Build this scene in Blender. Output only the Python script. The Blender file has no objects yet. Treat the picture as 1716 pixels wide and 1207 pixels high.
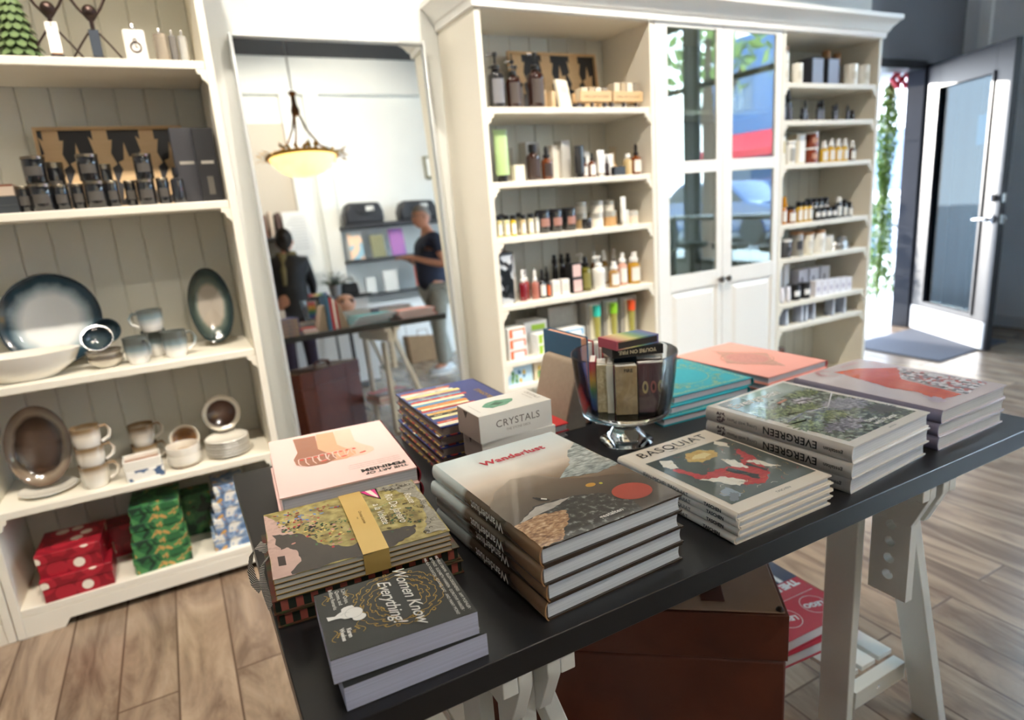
import bpy, bmesh, math, random
from mathutils import Matrix, Vector
random.seed(7)
PI = math.pi
S = bpy.context.scene
COL = S.collection

# ---------------------------------------------------------------- camera
cam = bpy.data.objects.new('camera', bpy.data.cameras.new('camera'))
COL.objects.link(cam)
cam.data.sensor_width = 36.0
cam.data.lens = 22.418
cam.matrix_world = Matrix(((0.877568, 0.176819, -0.445656, 0.0),
                           (-0.473731, 0.176626, -0.862776, 0.0),
                           (-0.073841, 0.968265, 0.238767, 1.27),
                           (0, 0, 0, 1)))
cam.data.clip_start = 0.02
cam.data.clip_end = 300
cam.data.dof.use_dof = True
cam.data.dof.focus_distance = 0.92
cam.data.dof.aperture_fstop = 3.2
S.camera = cam
S.view_settings.view_transform = 'Standard'
S.view_settings.look = 'None'
S.view_settings.gamma = 1.0
S.view_settings.use_curve_mapping = False
S.view_settings.exposure = 1.38

# ---------------------------------------------------------------- sky, sun
W = bpy.data.worlds.new('world')
S.world = W
W.use_nodes = True
wn, wl = W.node_tree.nodes, W.node_tree.links
bg = wn['Background']
tc = wn.new('ShaderNodeTexCoord'); sx = wn.new('ShaderNodeSeparateXYZ'); rp = wn.new('ShaderNodeValToRGB')
wl.new(tc.outputs['Generated'], sx.inputs[0]); wl.new(sx.outputs['Z'], rp.inputs[0]); wl.new(rp.outputs[0], bg.inputs[0])
rp.color_ramp.elements[0].position = 0.0; rp.color_ramp.elements[0].color = (0.92, 0.96, 1.0, 1)
rp.color_ramp.elements[1].position = 0.6; rp.color_ramp.elements[1].color = (0.60, 0.76, 1.0, 1)
bg.inputs[1].default_value = 8.0
sun = bpy.data.lights.new('sun', 'SUN'); sun.energy = 7.0; sun.angle = 0.009; sun.color = (1.0, 0.94, 0.84)
so = bpy.data.objects.new('sun', sun); COL.objects.link(so)
so.rotation_euler = Vector((0.12, -0.98, -0.165)).to_track_quat('-Z', 'Y').to_euler()

# ---------------------------------------------------------------- colour and materials
def lin(hx):
    hx = hx.lstrip('#')
    o = []
    for i in (0, 2, 4):
        c = int(hx[i:i + 2], 16) / 255
        o.append(c / 12.92 if c <= 0.04045 else ((c + 0.055) / 1.055) ** 2.4)
    return (*o, 1.0)
_M = {}
def base(name):
    m = bpy.data.materials.new(name); m.use_nodes = True
    return m, m.node_tree.nodes, m.node_tree.links, m.node_tree.nodes['Principled BSDF']
def C(hx, rough=0.5, metal=0.0, coat=0.0, emis=0.0, spec=0.5):
    k = ('C', hx, rough, metal, coat, emis, spec)
    if k not in _M:
        m, n, l, b = base('paint_' + hx.lstrip('#'))
        b.inputs['Base Color'].default_value = lin(hx)
        b.inputs['Roughness'].default_value = rough
        b.inputs['Metallic'].default_value = metal
        b.inputs['Coat Weight'].default_value = coat
        b.inputs['Specular IOR Level'].default_value = spec
        if emis:
            b.inputs['Emission Color'].default_value = lin(hx); b.inputs['Emission Strength'].default_value = emis
        # fine grain so that no surface is perfectly even
        t = n.new('ShaderNodeTexCoord'); nz = n.new('ShaderNodeTexNoise'); nz.inputs['Scale'].default_value = 60
        mr = n.new('ShaderNodeMapRange'); mr.inputs[3].default_value = max(0, rough - 0.05); mr.inputs[4].default_value = min(1, rough + 0.05)
        l.new(t.outputs['Object'], nz.inputs['Vector']); l.new(nz.outputs[0], mr.inputs[0]); l.new(mr.outputs[0], b.inputs['Roughness'])
        _M[k] = m
    return _M[k]
def NZ(name, cols, scale=8, rough=0.5, stretch=(1, 1, 1), detail=4, dist=0.0, kind='noise', metal=0.0, coat=0.0, bump=0.0, interp='LINEAR', pos=None):
    """procedural colour from a noise / voronoi / wave texture through a ramp"""
    k = ('N', name)
    if k in _M: return _M[k]
    m, n, l, b = base(name)
    t = n.new('ShaderNodeTexCoord'); mp = n.new('ShaderNodeMapping'); mp.inputs['Scale'].default_value = stretch
    l.new(t.outputs['Object'], mp.inputs[0])
    if kind == 'noise':
        x = n.new('ShaderNodeTexNoise'); x.inputs['Detail'].default_value = detail; x.inputs['Distortion'].default_value = dist; out = x.outputs[0]
    elif kind == 'voronoi':
        x = n.new('ShaderNodeTexVoronoi'); out = x.outputs['Distance']
    elif kind == 'cells':
        x = n.new('ShaderNodeTexVoronoi'); out = x.outputs['Color']
    else:
        x = n.new('ShaderNodeTexWave'); x.bands_direction = kind; x.inputs['Distortion'].default_value = dist; x.inputs['Detail'].default_value = detail; out = x.outputs[0]
    x.inputs['Scale'].default_value = scale
    l.new(mp.outputs[0], x.inputs['Vector'])
    r = n.new('ShaderNodeValToRGB'); r.color_ramp.interpolation = interp
    if kind == 'cells':
        sp = n.new('ShaderNodeSeparateColor'); l.new(out, sp.inputs[0]); out = sp.outputs[0]
    l.new(out, r.inputs[0])
    e = r.color_ramp.elements
    ps = pos or [i / max(1, len(cols) - 1) for i in range(len(cols))]
    while len(e) < len(cols): e.new(0.5)
    for i, c in enumerate(cols):
        e[i].position = ps[i]
    for i, c in enumerate(cols):
        e[i].color = lin(c)
    l.new(r.outputs[0], b.inputs['Base Color'])
    b.inputs['Roughness'].default_value = rough; b.inputs['Metallic'].default_value = metal; b.inputs['Coat Weight'].default_value = coat
    if bump:
        bp = n.new('ShaderNodeBump'); bp.inputs['Strength'].default_value = bump; bp.inputs['Distance'].default_value = 0.002
        l.new(out, bp.inputs['Height']); l.new(bp.outputs[0], b.inputs['Normal'])
    _M[k] = m
    return m
def GRAD(name, cols, pos, axis=1, lo=-0.5, hi=0.5, rough=0.3, noise=0.0, nscale=8, coat=0.0):
    """printed / glazed colour that runs along one object axis, or radially (axis='r')"""
    k = ('G', name)
    if k in _M: return _M[k]
    m, n, l, b = base(name)
    t = n.new('ShaderNodeTexCoord'); s = n.new('ShaderNodeSeparateXYZ'); l.new(t.outputs['Object'], s.inputs[0])
    if axis == 'r':
        vm = n.new('ShaderNodeVectorMath'); vm.operation = 'LENGTH'; cb = n.new('ShaderNodeCombineXYZ')
        l.new(s.outputs[0], cb.inputs[0]); l.new(s.outputs[1], cb.inputs[1]); l.new(cb.outputs[0], vm.inputs[0]); v = vm.outputs['Value']
    else: v = s.outputs[axis]
    mr = n.new('ShaderNodeMapRange'); mr.inputs[1].default_value = lo; mr.inputs[2].default_value = hi; l.new(v, mr.inputs[0]); v = mr.outputs[0]
    if noise:
        nz = n.new('ShaderNodeTexNoise'); nz.inputs['Scale'].default_value = nscale; nz.inputs['Detail'].default_value = 6; l.new(t.outputs['Object'], nz.inputs['Vector'])
        ma = n.new('ShaderNodeMath'); ma.operation = 'MULTIPLY_ADD'; ma.inputs[1].default_value = noise; ma.inputs[2].default_value = -noise / 2; l.new(nz.outputs[0], ma.inputs[0])
        ad = n.new('ShaderNodeMath'); l.new(v, ad.inputs[0]); l.new(ma.outputs[0], ad.inputs[1]); v = ad.outputs[0]
    r = n.new('ShaderNodeValToRGB'); l.new(v, r.inputs[0]); e = r.color_ramp.elements
    while len(e) < len(cols): e.new(0.5)
    for i in range(len(cols)): e[i].position = pos[i]
    for i, c in enumerate(cols): e[i].color = lin(c)
    l.new(r.outputs[0], b.inputs['Base Color']); b.inputs['Roughness'].default_value = rough; b.inputs['Coat Weight'].default_value = coat
    _M[k] = m
    return m
def THIN(name, tint='#ffffff', f0=0.08, rough=0.0, fmax=0.9):
    """thin clear pane or wall of a vessel"""
    k = ('T', name)
    if k in _M: return _M[k]
    m = bpy.data.materials.new(name); m.use_nodes = True
    n, l = m.node_tree.nodes, m.node_tree.links
    n.clear()
    o = n.new('ShaderNodeOutputMaterial'); mx = n.new('ShaderNodeMixShader'); tr = n.new('ShaderNodeBsdfTransparent'); g = n.new('ShaderNodeBsdfGlossy')
    tr.inputs[0].default_value = lin(tint); g.inputs['Roughness'].default_value = rough
    fr = n.new('ShaderNodeFresnel'); fr.inputs[0].default_value = 1.25
    mr = n.new('ShaderNodeMapRange'); mr.inputs[1].default_value = 0.012; mr.inputs[3].default_value = f0; mr.inputs[4].default_value = fmax
    l.new(fr.outputs[0], mr.inputs[0]); l.new(mr.outputs[0], mx.inputs[0]); l.new(tr.outputs[0], mx.inputs[1]); l.new(g.outputs[0], mx.inputs[2]); l.new(mx.outputs[0], o.inputs[0])
    _M[k] = m
    return m
def GLASS(name, hx, rough=0.02):
    k = ('GL', name)
    if k in _M: return _M[k]
    m, n, l, b = base(name)
    b.inputs['Base Color'].default_value = lin(hx); b.inputs['Roughness'].default_value = rough
    b.inputs['Transmission Weight'].default_value = 1.0; b.inputs['IOR'].default_value = 1.47
    _M[k] = m
    return m
def pages_mat(hx='#e9e6e2'):
    k = ('P', hx)
    if k in _M: return _M[k]
    m, n, l, b = base('page_edges_' + hx.lstrip('#'))
    t = n.new('ShaderNodeTexCoord'); mp = n.new('ShaderNodeMapping'); mp.inputs['Scale'].default_value = (2, 2, 700)
    l.new(t.outputs['Object'], mp.inputs[0])
    x = n.new('ShaderNodeTexNoise'); x.inputs['Scale'].default_value = 1.0; x.inputs['Detail'].default_value = 2; l.new(mp.outputs[0], x.inputs['Vector'])
    mx = n.new('ShaderNodeMix'); mx.data_type = 'RGBA'; mx.inputs[6].default_value = lin(hx)
    c = lin(hx); mx.inputs[7].default_value = (c[0] * .72, c[1] * .72, c[2] * .72, 1)
    mr = n.new('ShaderNodeMapRange'); mr.inputs[1].default_value = 0.42; mr.inputs[2].default_value = 0.75; l.new(x.outputs[0], mr.inputs[0])
    l.new(mr.outputs[0], mx.inputs[0]); l.new(mx.outputs[2], b.inputs['Base Color']); b.inputs['Roughness'].default_value = 0.75
    _M[k] = m
    return m

# ---------------------------------------------------------------- mesh helpers
def FR(o=(0, 0, 0), r=(1, 0, 0), u=(0, 1, 0)):
    r = Vector(r).normalized(); u = Vector(u).normalized(); n = r.cross(u)
    return Matrix(((r.x, u.x, n.x, o[0]), (r.y, u.y, n.y, o[1]), (r.z, u.z, n.z, o[2]), (0, 0, 0, 1)))
def T(x=0, y=0, z=0, rx=0, ry=0, rz=0):
    from mathutils import Euler
    return Matrix.Translation((x, y, z)) @ Euler((rx, ry, rz)).to_matrix().to_4x4()
_glyph = {}
def glyphs(s, size, shear, bold, align, space):
    k = (s, size, shear, bold, align, space)
    if k not in _glyph:
        c = bpy.data.curves.new('t', 'FONT'); c.body = s; c.size = size; c.shear = shear; c.offset = bold; c.align_x = align; c.space_character = space
        c.resolution_u = 3
        o = bpy.data.objects.new('t', c); COL.objects.link(o)
        dg = bpy.context.evaluated_depsgraph_get(); me = o.evaluated_get(dg).to_mesh()
        _glyph[k] = ([tuple(v.co) for v in me.vertices], [tuple(p.vertices) for p in me.polygons])
        o.evaluated_get(dg).to_mesh_clear(); bpy.data.objects.remove(o); bpy.data.curves.remove(c)
    return _glyph[k]
class MB:
    def __init__(self): self.v = []; self.f = []; self.m = []; self.mats = []
    def mi(self, mat):
        if mat not in self.mats: self.mats.append(mat)
        return self.mats.index(mat)
    def add(self, vs, fs, mat, M=None):
        o = len(self.v); i = self.mi(mat)
        for p in vs:
            p = Vector((p[0], p[1], p[2]))
            self.v.append(M @ p if M is not None else p)
        for f in fs: self.f.append(tuple(a + o for a in f)); self.m.append(i)
        return self
    def box(self, a, b, mat, M=None):
        (x0, y0, z0), (x1, y1, z1) = a, b
        vs = [(x0, y0, z0), (x1, y0, z0), (x1, y1, z0), (x0, y1, z0), (x0, y0, z1), (x1, y0, z1), (x1, y1, z1), (x0, y1, z1)]
        return self.add(vs, [(0, 3, 2, 1), (4, 5, 6, 7), (0, 1, 5, 4), (1, 2, 6, 5), (2, 3, 7, 6), (3, 0, 4, 7)], mat, M)
    def bc(self, c, s, mat, M=None):   # box standing on c (centre of its base)
        return self.box((c[0] - s[0] / 2, c[1] - s[1] / 2, c[2]), (c[0] + s[0] / 2, c[1] + s[1] / 2, c[2] + s[2]), mat, M)
    def lathe(self, prof, mat, seg=28, M=None, sx=1.0, sy=1.0, square=0):
        vs = []; fs = []
        for r, z in prof:
            for i in range(seg):
                a = 2 * PI * i / seg; ca, sa = math.cos(a), math.sin(a)
                q = 1.0
                if square:
                    q = 1 / (abs(ca) ** square + abs(sa) ** square) ** (1 / square)
                vs.append((r * ca * sx * q, r * sa * sy * q, z))
        for j in range(len(prof) - 1):
            for i in range(seg):
                k = (i + 1) % seg
                fs.append((j * seg + i, j * seg + k, (j + 1) * seg + k, (j + 1) * seg + i))
        n = len(prof) - 1
        if prof[0][0] > 1e-6: fs.append(tuple(range(seg - 1, -1, -1)))
        if prof[n][0] > 1e-6 and prof[n] != prof[0]: fs.append(tuple(n * seg + i for i in range(seg)))
        return self.add(vs, fs, mat, M)
    def cyl(self, c, r, h, mat, seg=20, r2=None, M=None):
        r2 = r if r2 is None else r2
        return self.lathe([(r, c[2]), (r2, c[2] + h)], mat, seg, (M or Matrix()) @ Matrix.Translation((c[0], c[1], 0)))
    def tube(self, pts, r, mat, seg=8, closed=False, M=None):
        pts = [Vector(p) for p in pts]; n = len(pts); rs = r if isinstance(r, (list, tuple)) else [r] * n
        vs = []; fs = []
        d0 = (pts[1] - pts[0]).normalized(); up = Vector((0, 0, 1)) if abs(d0.z) < 0.9 else Vector((1, 0, 0))
        for i, p in enumerate(pts):
            if closed: d = (pts[(i + 1) % n] - pts[i - 1]).normalized()
            else: d = (pts[min(i + 1, n - 1)] - pts[max(i - 1, 0)]).normalized()
            a = d.cross(up)
            if a.length < 1e-4: a = d.cross(Vector((0, 1, 0)))
            a.normalize(); b = a.cross(d).normalized(); up = b
            for k in range(seg):
                t = 2 * PI * k / seg
                vs.append(p + a * math.cos(t) * rs[i] + b * math.sin(t) * rs[i])
        for i in range(n if closed else n - 1):
            j = (i + 1) % n
            for k in range(seg):
                q = (k + 1) % seg
                fs.append((i * seg + k, i * seg + q, j * seg + q, j * seg + k))
        if not closed: fs.append(tuple(range(seg - 1, -1, -1))); fs.append(tuple((n - 1) * seg + k for k in range(seg)))
        return self.add(vs, fs, mat, M)
    def ball(self, c, r, mat, seg=14, rings=8, s=(1, 1, 1), M=None):
        pr = [(max(1e-7, r * math.sin(PI * i / rings)) if 0 < i < rings else 0, -r * math.cos(PI * i / rings)) for i in range(rings + 1)]
        MM = (M or Matrix()) @ Matrix.Translation(c) @ Matrix.Diagonal((s[0], s[1], s[2], 1))
        return self.lathe(pr, mat, seg, MM)
    def poly(self, pts, z, mat, M=None):
        return self.add([(p[0], p[1], z) for p in pts], [tuple(range(len(pts)))], mat, M)
    def prism(self, pts, z0, z1, mat, M=None):
        n = len(pts); vs = [(p[0], p[1], z0) for p in pts] + [(p[0], p[1], z1) for p in pts]
        fs = [tuple(range(n - 1, -1, -1)), tuple(range(n, 2 * n))] + [(i, (i + 1) % n, (i + 1) % n + n, i + n) for i in range(n)]
        return self.add(vs, fs, mat, M)
    def strip(self, pts, w, z, mat, M=None):  # flat printed line
        pts = [Vector((p[0], p[1])) for p in pts]; vs = []; n = len(pts)
        for i, p in enumerate(pts):
            d = (pts[min(i + 1, n - 1)] - pts[max(i - 1, 0)]); d = d.normalized() if d.length > 1e-9 else Vector((1, 0))
            nn = Vector((-d.y, d.x)) * (w / 2)
            vs += [(p.x + nn.x, p.y + nn.y, z), (p.x - nn.x, p.y - nn.y, z)]
        return self.add(vs, [(2 * i, 2 * i + 1, 2 * i + 3, 2 * i + 2) for i in range(n - 1)], mat, M)
    def text(self, s, size, M, mat, align='CENTER', shear=0.0, bold=0.0, space=1.0):
        v, f = glyphs(s, size, shear, bold, align, space)
        return self.add(v, f, mat, M)
    def build(self, name, parent=None, loc=(0, 0, 0), rot=(0, 0, 0), bevel=0.0, smooth=40, subsurf=0):
        me = bpy.data.meshes.new(name)
        me.from_pydata([tuple(v) for v in self.v], [], self.f)
        for m in self.mats: me.materials.append(m)
        me.polygons.foreach_set('material_index', self.m)
        me.update()
        if smooth:
            me.shade_smooth(); me.set_sharp_from_angle(angle=math.radians(smooth))
        o = bpy.data.objects.new(name, me); COL.objects.link(o)
        o.location = loc; o.rotation_euler = rot
        if parent is not None: o.parent = parent
        if bevel:
            b = o.modifiers.new('bevel', 'BEVEL'); b.width = bevel; b.segments = 2; b.limit_method = 'ANGLE'
        if subsurf:
            b = o.modifiers.new('sub', 'SUBSURF'); b.levels = subsurf; b.render_levels = subsurf
        return o
def tag(o, label, cat, group=None, kind=None):
    if label: o['label'] = label
    if cat: o['category'] = cat
    if group: o['group'] = group
    if kind: o['kind'] = kind
    return o
def thing(name, label, cat, loc=(0, 0, 0), rz=0.0, group=None, rx=0.0, ry=0.0):
    o = bpy.data.objects.new(name, None); COL.objects.link(o); o.empty_display_size = 0.05
    o.location = loc; o.rotation_euler = (rx, ry, rz)
    return tag(o, label, cat, group)
def struct(name, mb, **k):
    o = mb.build(name, **k); o['kind'] = 'structure'; return o
def rough_outline(pts, amp, n=6, seed=1):
    rnd = random.Random(seed); out = []
    for i in range(len(pts)):
        a = Vector(pts[i][:2]); b = Vector(pts[(i + 1) % len(pts)][:2]); d = b - a; nn = Vector((-d.y, d.x)).normalized() if d.length > 1e-9 else Vector((0, 0))
        out.append(tuple(a))
        for k in range(1, n):
            p = a + d * (k / n) + nn * rnd.uniform(-amp, amp); out.append(tuple(p))
    return out
def ell(cx, cy, rx, ry, n=24, a0=0, rot=0):
    o = []
    for i in range(n):
        t = a0 + 2 * PI * i / n; x = rx * math.cos(t); y = ry * math.sin(t)
        o.append((cx + x * math.cos(rot) - y * math.sin(rot), cy + x * math.sin(rot) + y * math.cos(rot)))
    return o
def arc(cx, cy, r, a0, a1, n=10):
    return [(cx + r * math.cos(a0 + (a1 - a0) * i / n), cy + r * math.sin(a0 + (a1 - a0) * i / n)) for i in range(n + 1)]

# shared materials
WHITE = NZ('wall_plaster', ['#d9dcda', '#e6e8e5'], 3, 0.85)
CREAM = NZ('cream_painted_wood', ['#e6e0d1', '#efe9db'], 2.5, 0.42, detail=2)
CREAM2 = NZ('white_painted_door', ['#eceae4', '#f3f2ee'], 2.5, 0.38, detail=2)
BEAD = NZ('grey_white_beadboard', ['#d5d4ca', '#dfded5'], 2.5, 0.5, detail=2)
TRESTLE = NZ('white_painted_beech', ['#dedcd3', '#e9e7de'], 4, 0.4, detail=3)
BLACKTOP = NZ('black_laminate', ['#1b1b1d', '#232325'], 5, 0.33, detail=3)
CHAR = NZ('charcoal_door_paint', ['#24262d', '#2c2e36'], 6, 0.4)
KRAFT = NZ('grey_brown_board', ['#8d7d6c', '#a08f7c'], 90, 0.8, detail=6)
STEEL = C('#c9c9cb', 0.25, 1.0)
INKW = C('#f2f0ea', 0.45)
INKB = C('#161616', 0.45)
# ================================================================ the room
XL, XR, YB, YF, ZC = -2.6, 5.88, 2.77, -3.0, 3.85     # left, right, shelf wall, rear wall, ceiling
def floor_material():
    m, n, l, b = base('wood_plank_tiles')
    t = n.new('ShaderNodeTexCoord'); sp = n.new('ShaderNodeSeparateXYZ'); l.new(t.outputs['Object'], sp.inputs[0])
    cb = n.new('ShaderNodeCombineXYZ'); l.new(sp.outputs['Y'], cb.inputs[0])
    a = n.new('ShaderNodeMath'); a.inputs[1].default_value = 0.490; l.new(sp.outputs['X'], a.inputs[0]); l.new(a.outputs[0], cb.inputs[1])
    br = n.new('ShaderNodeTexBrick'); br.offset = 0.37; br.offset_frequency = 2
    br.inputs['Scale'].default_value = 1; br.inputs['Brick Width'].default_value = 0.92; br.inputs['Row Height'].default_value = 0.151
    br.inputs['Mortar Size'].default_value = 0.0032; br.inputs['Mortar Smooth'].default_value = 0.2; br.inputs['Bias'].default_value = 0
    br.inputs['Color1'].default_value = (0, 0, 0, 1); br.inputs['Color2'].default_value = (1, 1, 1, 1)
    l.new(cb.outputs[0], br.inputs['Vector'])
    # grain, shifted from plank to plank
    wn_ = n.new('ShaderNodeVectorMath'); wn_.operation = 'MULTIPLY_ADD'; wn_.inputs[1].default_value = (4.0, 0.8, 1)
    sc = n.new('ShaderNodeVectorMath'); sc.operation = 'SCALE'; sc.inputs[3].default_value = 13.0
    l.new(br.outputs['Color'], sc.inputs[0]); l.new(t.outputs['Object'], wn_.inputs[0]); l.new(sc.outputs[0], wn_.inputs[2])
    g1 = n.new('ShaderNodeTexNoise'); g1.inputs['Scale'].default_value = 1.8; g1.inputs['Detail'].default_value = 9; g1.inputs['Distortion'].default_value = 1.6; g1.inputs['Roughness'].default_value = 0.62
    l.new(wn_.outputs[0], g1.inputs['Vector'])
    r = n.new('ShaderNodeValToRGB'); e = r.color_ramp.elements; e.new(0.5); e.new(0.6)
    for i, (p, c) in enumerate([(0.28, '#55453a'), (0.45, '#846f5d'), (0.58, '#9d8873'), (0.8, '#b5a08b')]):
        e[i].position = p; e[i].color = lin(c)
    l.new(g1.outputs[0], r.inputs[0])
    g2 = n.new('ShaderNodeTexNoise'); g2.inputs['Scale'].default_value = 1.0; g2.inputs['Detail'].default_value = 3
    mp = n.new('ShaderNodeMapping'); mp.inputs['Scale'].default_value = (60, 2.2, 1); l.new(t.outputs['Object'], mp.inputs[0]); l.new(mp.outputs[0], g2.inputs['Vector'])
    hs = n.new('ShaderNodeHueSaturation'); mr = n.new('ShaderNodeMapRange'); mr.inputs[3].default_value = 0.82; mr.inputs[4].default_value = 1.15
    l.new(g2.outputs[0], mr.inputs[0]); l.new(mr.outputs[0], hs.inputs['Value']); l.new(r.outputs[0], hs.inputs['Color'])
    h2 = n.new('ShaderNodeHueSaturation'); m2 = n.new('ShaderNodeMapRange'); m2.inputs[3].default_value = 0.86; m2.inputs[4].default_value = 1.12
    l.new(br.outputs['Color'], m2.inputs[0]); l.new(m2.outputs[0], h2.inputs['Value']); l.new(hs.outputs[0], h2.inputs['Color'])
    mx = n.new('ShaderNodeMix'); mx.data_type = 'RGBA'; mx.inputs[7].default_value = lin('#5d4a3c')
    l.new(br.outputs['Fac'], mx.inputs[0]); l.new(h2.outputs[0], mx.inputs[6]); l.new(mx.outputs[2], b.inputs['Base Color'])
    b.inputs['Roughness'].default_value = 0.27; b.inputs['Specular IOR Level'].default_value = 0.7
    bp = n.new('ShaderNodeBump'); bp.inputs['Strength'].default_value = 0.25; bp.inputs['Distance'].default_value = 0.002; bp.invert = True
    l.new(br.outputs['Fac'], bp.inputs['Height']); l.new(bp.outputs[0], b.inputs['Normal'])
    return m
struct('floor', MB().box((XL, YF, -0.08), (XR + 0.1, 3.25, 0), floor_material()), smooth=0)
DARKC = C('#34353a', 0.8)
struct('ceiling', MB().box((XL, YF, ZC), (XR + 0.1, 3.25, ZC + 0.1), DARKC), smooth=0)
struct('wall_back', MB().box((XL, YB, 0), (4.05, YB + 0.12, ZC), WHITE), smooth=0)
struct('wall_return', MB().box((4.05, YB, 0), (4.15, 3.25, ZC), WHITE), smooth=0)
# rear wall with a raised pilaster, a top beam and recessed panels
mb = MB().box((XL, YF - 0.15, 0), (XR + 0.1, YF, ZC), WHITE)
for a, b_ in ((1.52, 1.72), (1.80, 1.98), (-0.9, -0.6), (4.3, 4.6)): mb.box((a, YF, 0), (b_, YF + 0.10, 3.42), WHITE)
mb.box((XL, YF, 3.42), (XR, YF + 0.12, ZC), WHITE)
mb.box((0.9, YF, 0.0), (1.52, YF + 0.03, 3.1), C('#b7b0a4', 0.85))
struct('wall_rear', mb, smooth=0)
struct('wall_left', MB().box((XL - 0.1, YF, 0), (XL, YB + 0.12, ZC), WHITE), smooth=0)
# entrance wall (doorway 4.45 .. 5.47), dark painted head above
HEAD = C('#83868f', 0.3)
mb = MB().box((4.15, 3.13, 2.075), (XR, 3.25, ZC), HEAD)
mb.box((5.53, 3.13, 0), (XR, 3.25, 2.075), HEAD)
struct('wall_entrance', mb, smooth=0)
fr_ = MB()
fr_.box((5.38, 3.12, 0), (5.53, 3.26, 2.075), CHAR); fr_.box((4.15, 3.12, 0), (4.25, 3.26, 2.075), CHAR); fr_.box((4.25, 3.11, 2.03), (5.38, 3.26, 2.09), CHAR)
struct('trim_1', fr_, bevel=0.003)
# right wall: solid beside the door, windows further along
RW = NZ('grey_white_wall', ['#dfe1e6', '#e8eaee'], 3, 0.8)
mb = MB()
mb.box((XR, 1.95, 0), (XR + 0.1, 3.25, ZC), RW)
mb.box((XR, YF, 0), (XR + 0.1, 1.95, 0.35), RW); mb.box((XR, YF, 3.2), (XR + 0.1, 1.95, ZC), RW)
for y in (YF, -1.45, 0.2): mb.box((XR, y, 0.35), (XR + 0.1, y + 0.14, 3.2), RW)
struct('wall_right', mb, smooth=0)
struct('trim_2', MB().box((5.84, 2.93, 0), (XR, 3.01, ZC), C('#f4f5f6', 0.4)), bevel=0.004)
struct('baseboard_right', MB().box((5.862, 1.95, 0), (XR, 2.93, 0.09), C('#c9cbd0', 0.5)), bevel=0.003)
PANE = THIN('clear_window_glass', '#f4fbfa', 0.05)
for i, (a, b_) in enumerate(((YF + 0.14, -1.45), (-1.31, 0.2), (0.34, 1.95))):
    mb = MB()
    for u0, u1, v0, v1 in ((a, b_, 0.35, 0.41), (a, b_, 3.14, 3.2), (a, a + 0.05, 0.41, 3.14), (b_ - 0.05, b_, 0.41, 3.14), (a, b_, 2.42, 2.48)):
        mb.box((XR + 0.01, u0, v0), (XR + 0.07, u1, v1), CHAR)
    f = struct('window_%d' % (i + 1), mb)
    MB().box((XR + 0.038, a + 0.05, 0.41), (XR + 0.042, b_ - 0.05, 3.14), PANE).build('pane', f, smooth=0)

# ---------------------------------------------------------------- outside
PAVE = NZ('pale_pavement', ['#9d9a95', '#b4b1ab'], 5, 0.9)
struct('ground_outside', MB().box((-12, 3.25, -0.1), (XR + 0.1, 26, -0.02), PAVE).box((XR + 0.1, -26, -0.1), (34, 26, -0.02), PAVE), smooth=0)
struct('road', MB().box((10.5, -26, -0.02), (19, 26, -0.01), C('#5b5c60', 0.85)), smooth=0)
mb = MB().box((4.15, 3.27, -0.02), (4.3, 5.2, 3.4), C('#8b8e98', 0.8)).box((4.15, 5.2, -0.02), (4.62, 5.35, 3.4), C('#8b8e98', 0.8))  # unseen porch walls, added to block the sun beside the doorway
mb.box((4.3, 3.27, 2.06), (5.86, 3.92, 2.5), C('#8b8e98', 0.8))  # beam added to shade the top of the open door
struct('porch_sun_block', mb, smooth=0)
def facade(name, label, x0, y0, x1, y1, hgt, colr, face, awn=None):
    t = thing(name, label, 'building', ((x0 + x1) / 2, (y0 + y1) / 2, -0.02))
    cx, cy = (x0 + x1) / 2, (y0 + y1) / 2
    MB().box((x0 - cx, y0 - cy, 0), (x1 - cx, y1 - cy, hgt), C(colr, 0.85)).build('wall', t, smooth=0)
    n_ = int(((y1 - y0) if face == 'x' else (x1 - x0)) // 2.6)
    for fl in range(int(hgt // 3.2)):
        for i in range(n_):
            o = -((y1 - y0) if face == 'x' else (x1 - x0)) / 2 + 1.3 + i * 2.6
            q = MB()
            if face == 'x': q.box((x0 - cx - 0.03, o - 0.7, fl * 3.2 + 0.8), (x0 - cx, o + 0.7, fl * 3.2 + 2.6), C('#3a5577', 0.15))
            else: q.box((o - 0.7, y0 - cy - 0.03, fl * 3.2 + 0.8), (o + 0.7, y0 - cy, fl * 3.2 + 2.6), C('#3a5577', 0.15))
            q.build('window', t, smooth=0)
    if awn:
        q = MB(); L = (y1 - y0) / 2 - 0.4
        q.prism([(0, 0), (-1.3, -0.7), (-1.3, -0.95), (0, -0.2)], -L, L, C('#c02432', 0.6), FR((x0 - cx, 0, 3.2), (1, 0, 0), (0, 0, 1)))
        q.build('awning', t, smooth=0)
facade('shop_building', 'blue grey building with red awning across the street, seen in the cabinet glass', 20, -15, 26, -3, 6.6, '#46628c', 'x', True)
facade('corner_building', 'pale two storey building across the street beyond the shop windows', 20, -1.5, 26, 17, 7.0, '#d8dbe2', 'x')
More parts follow.
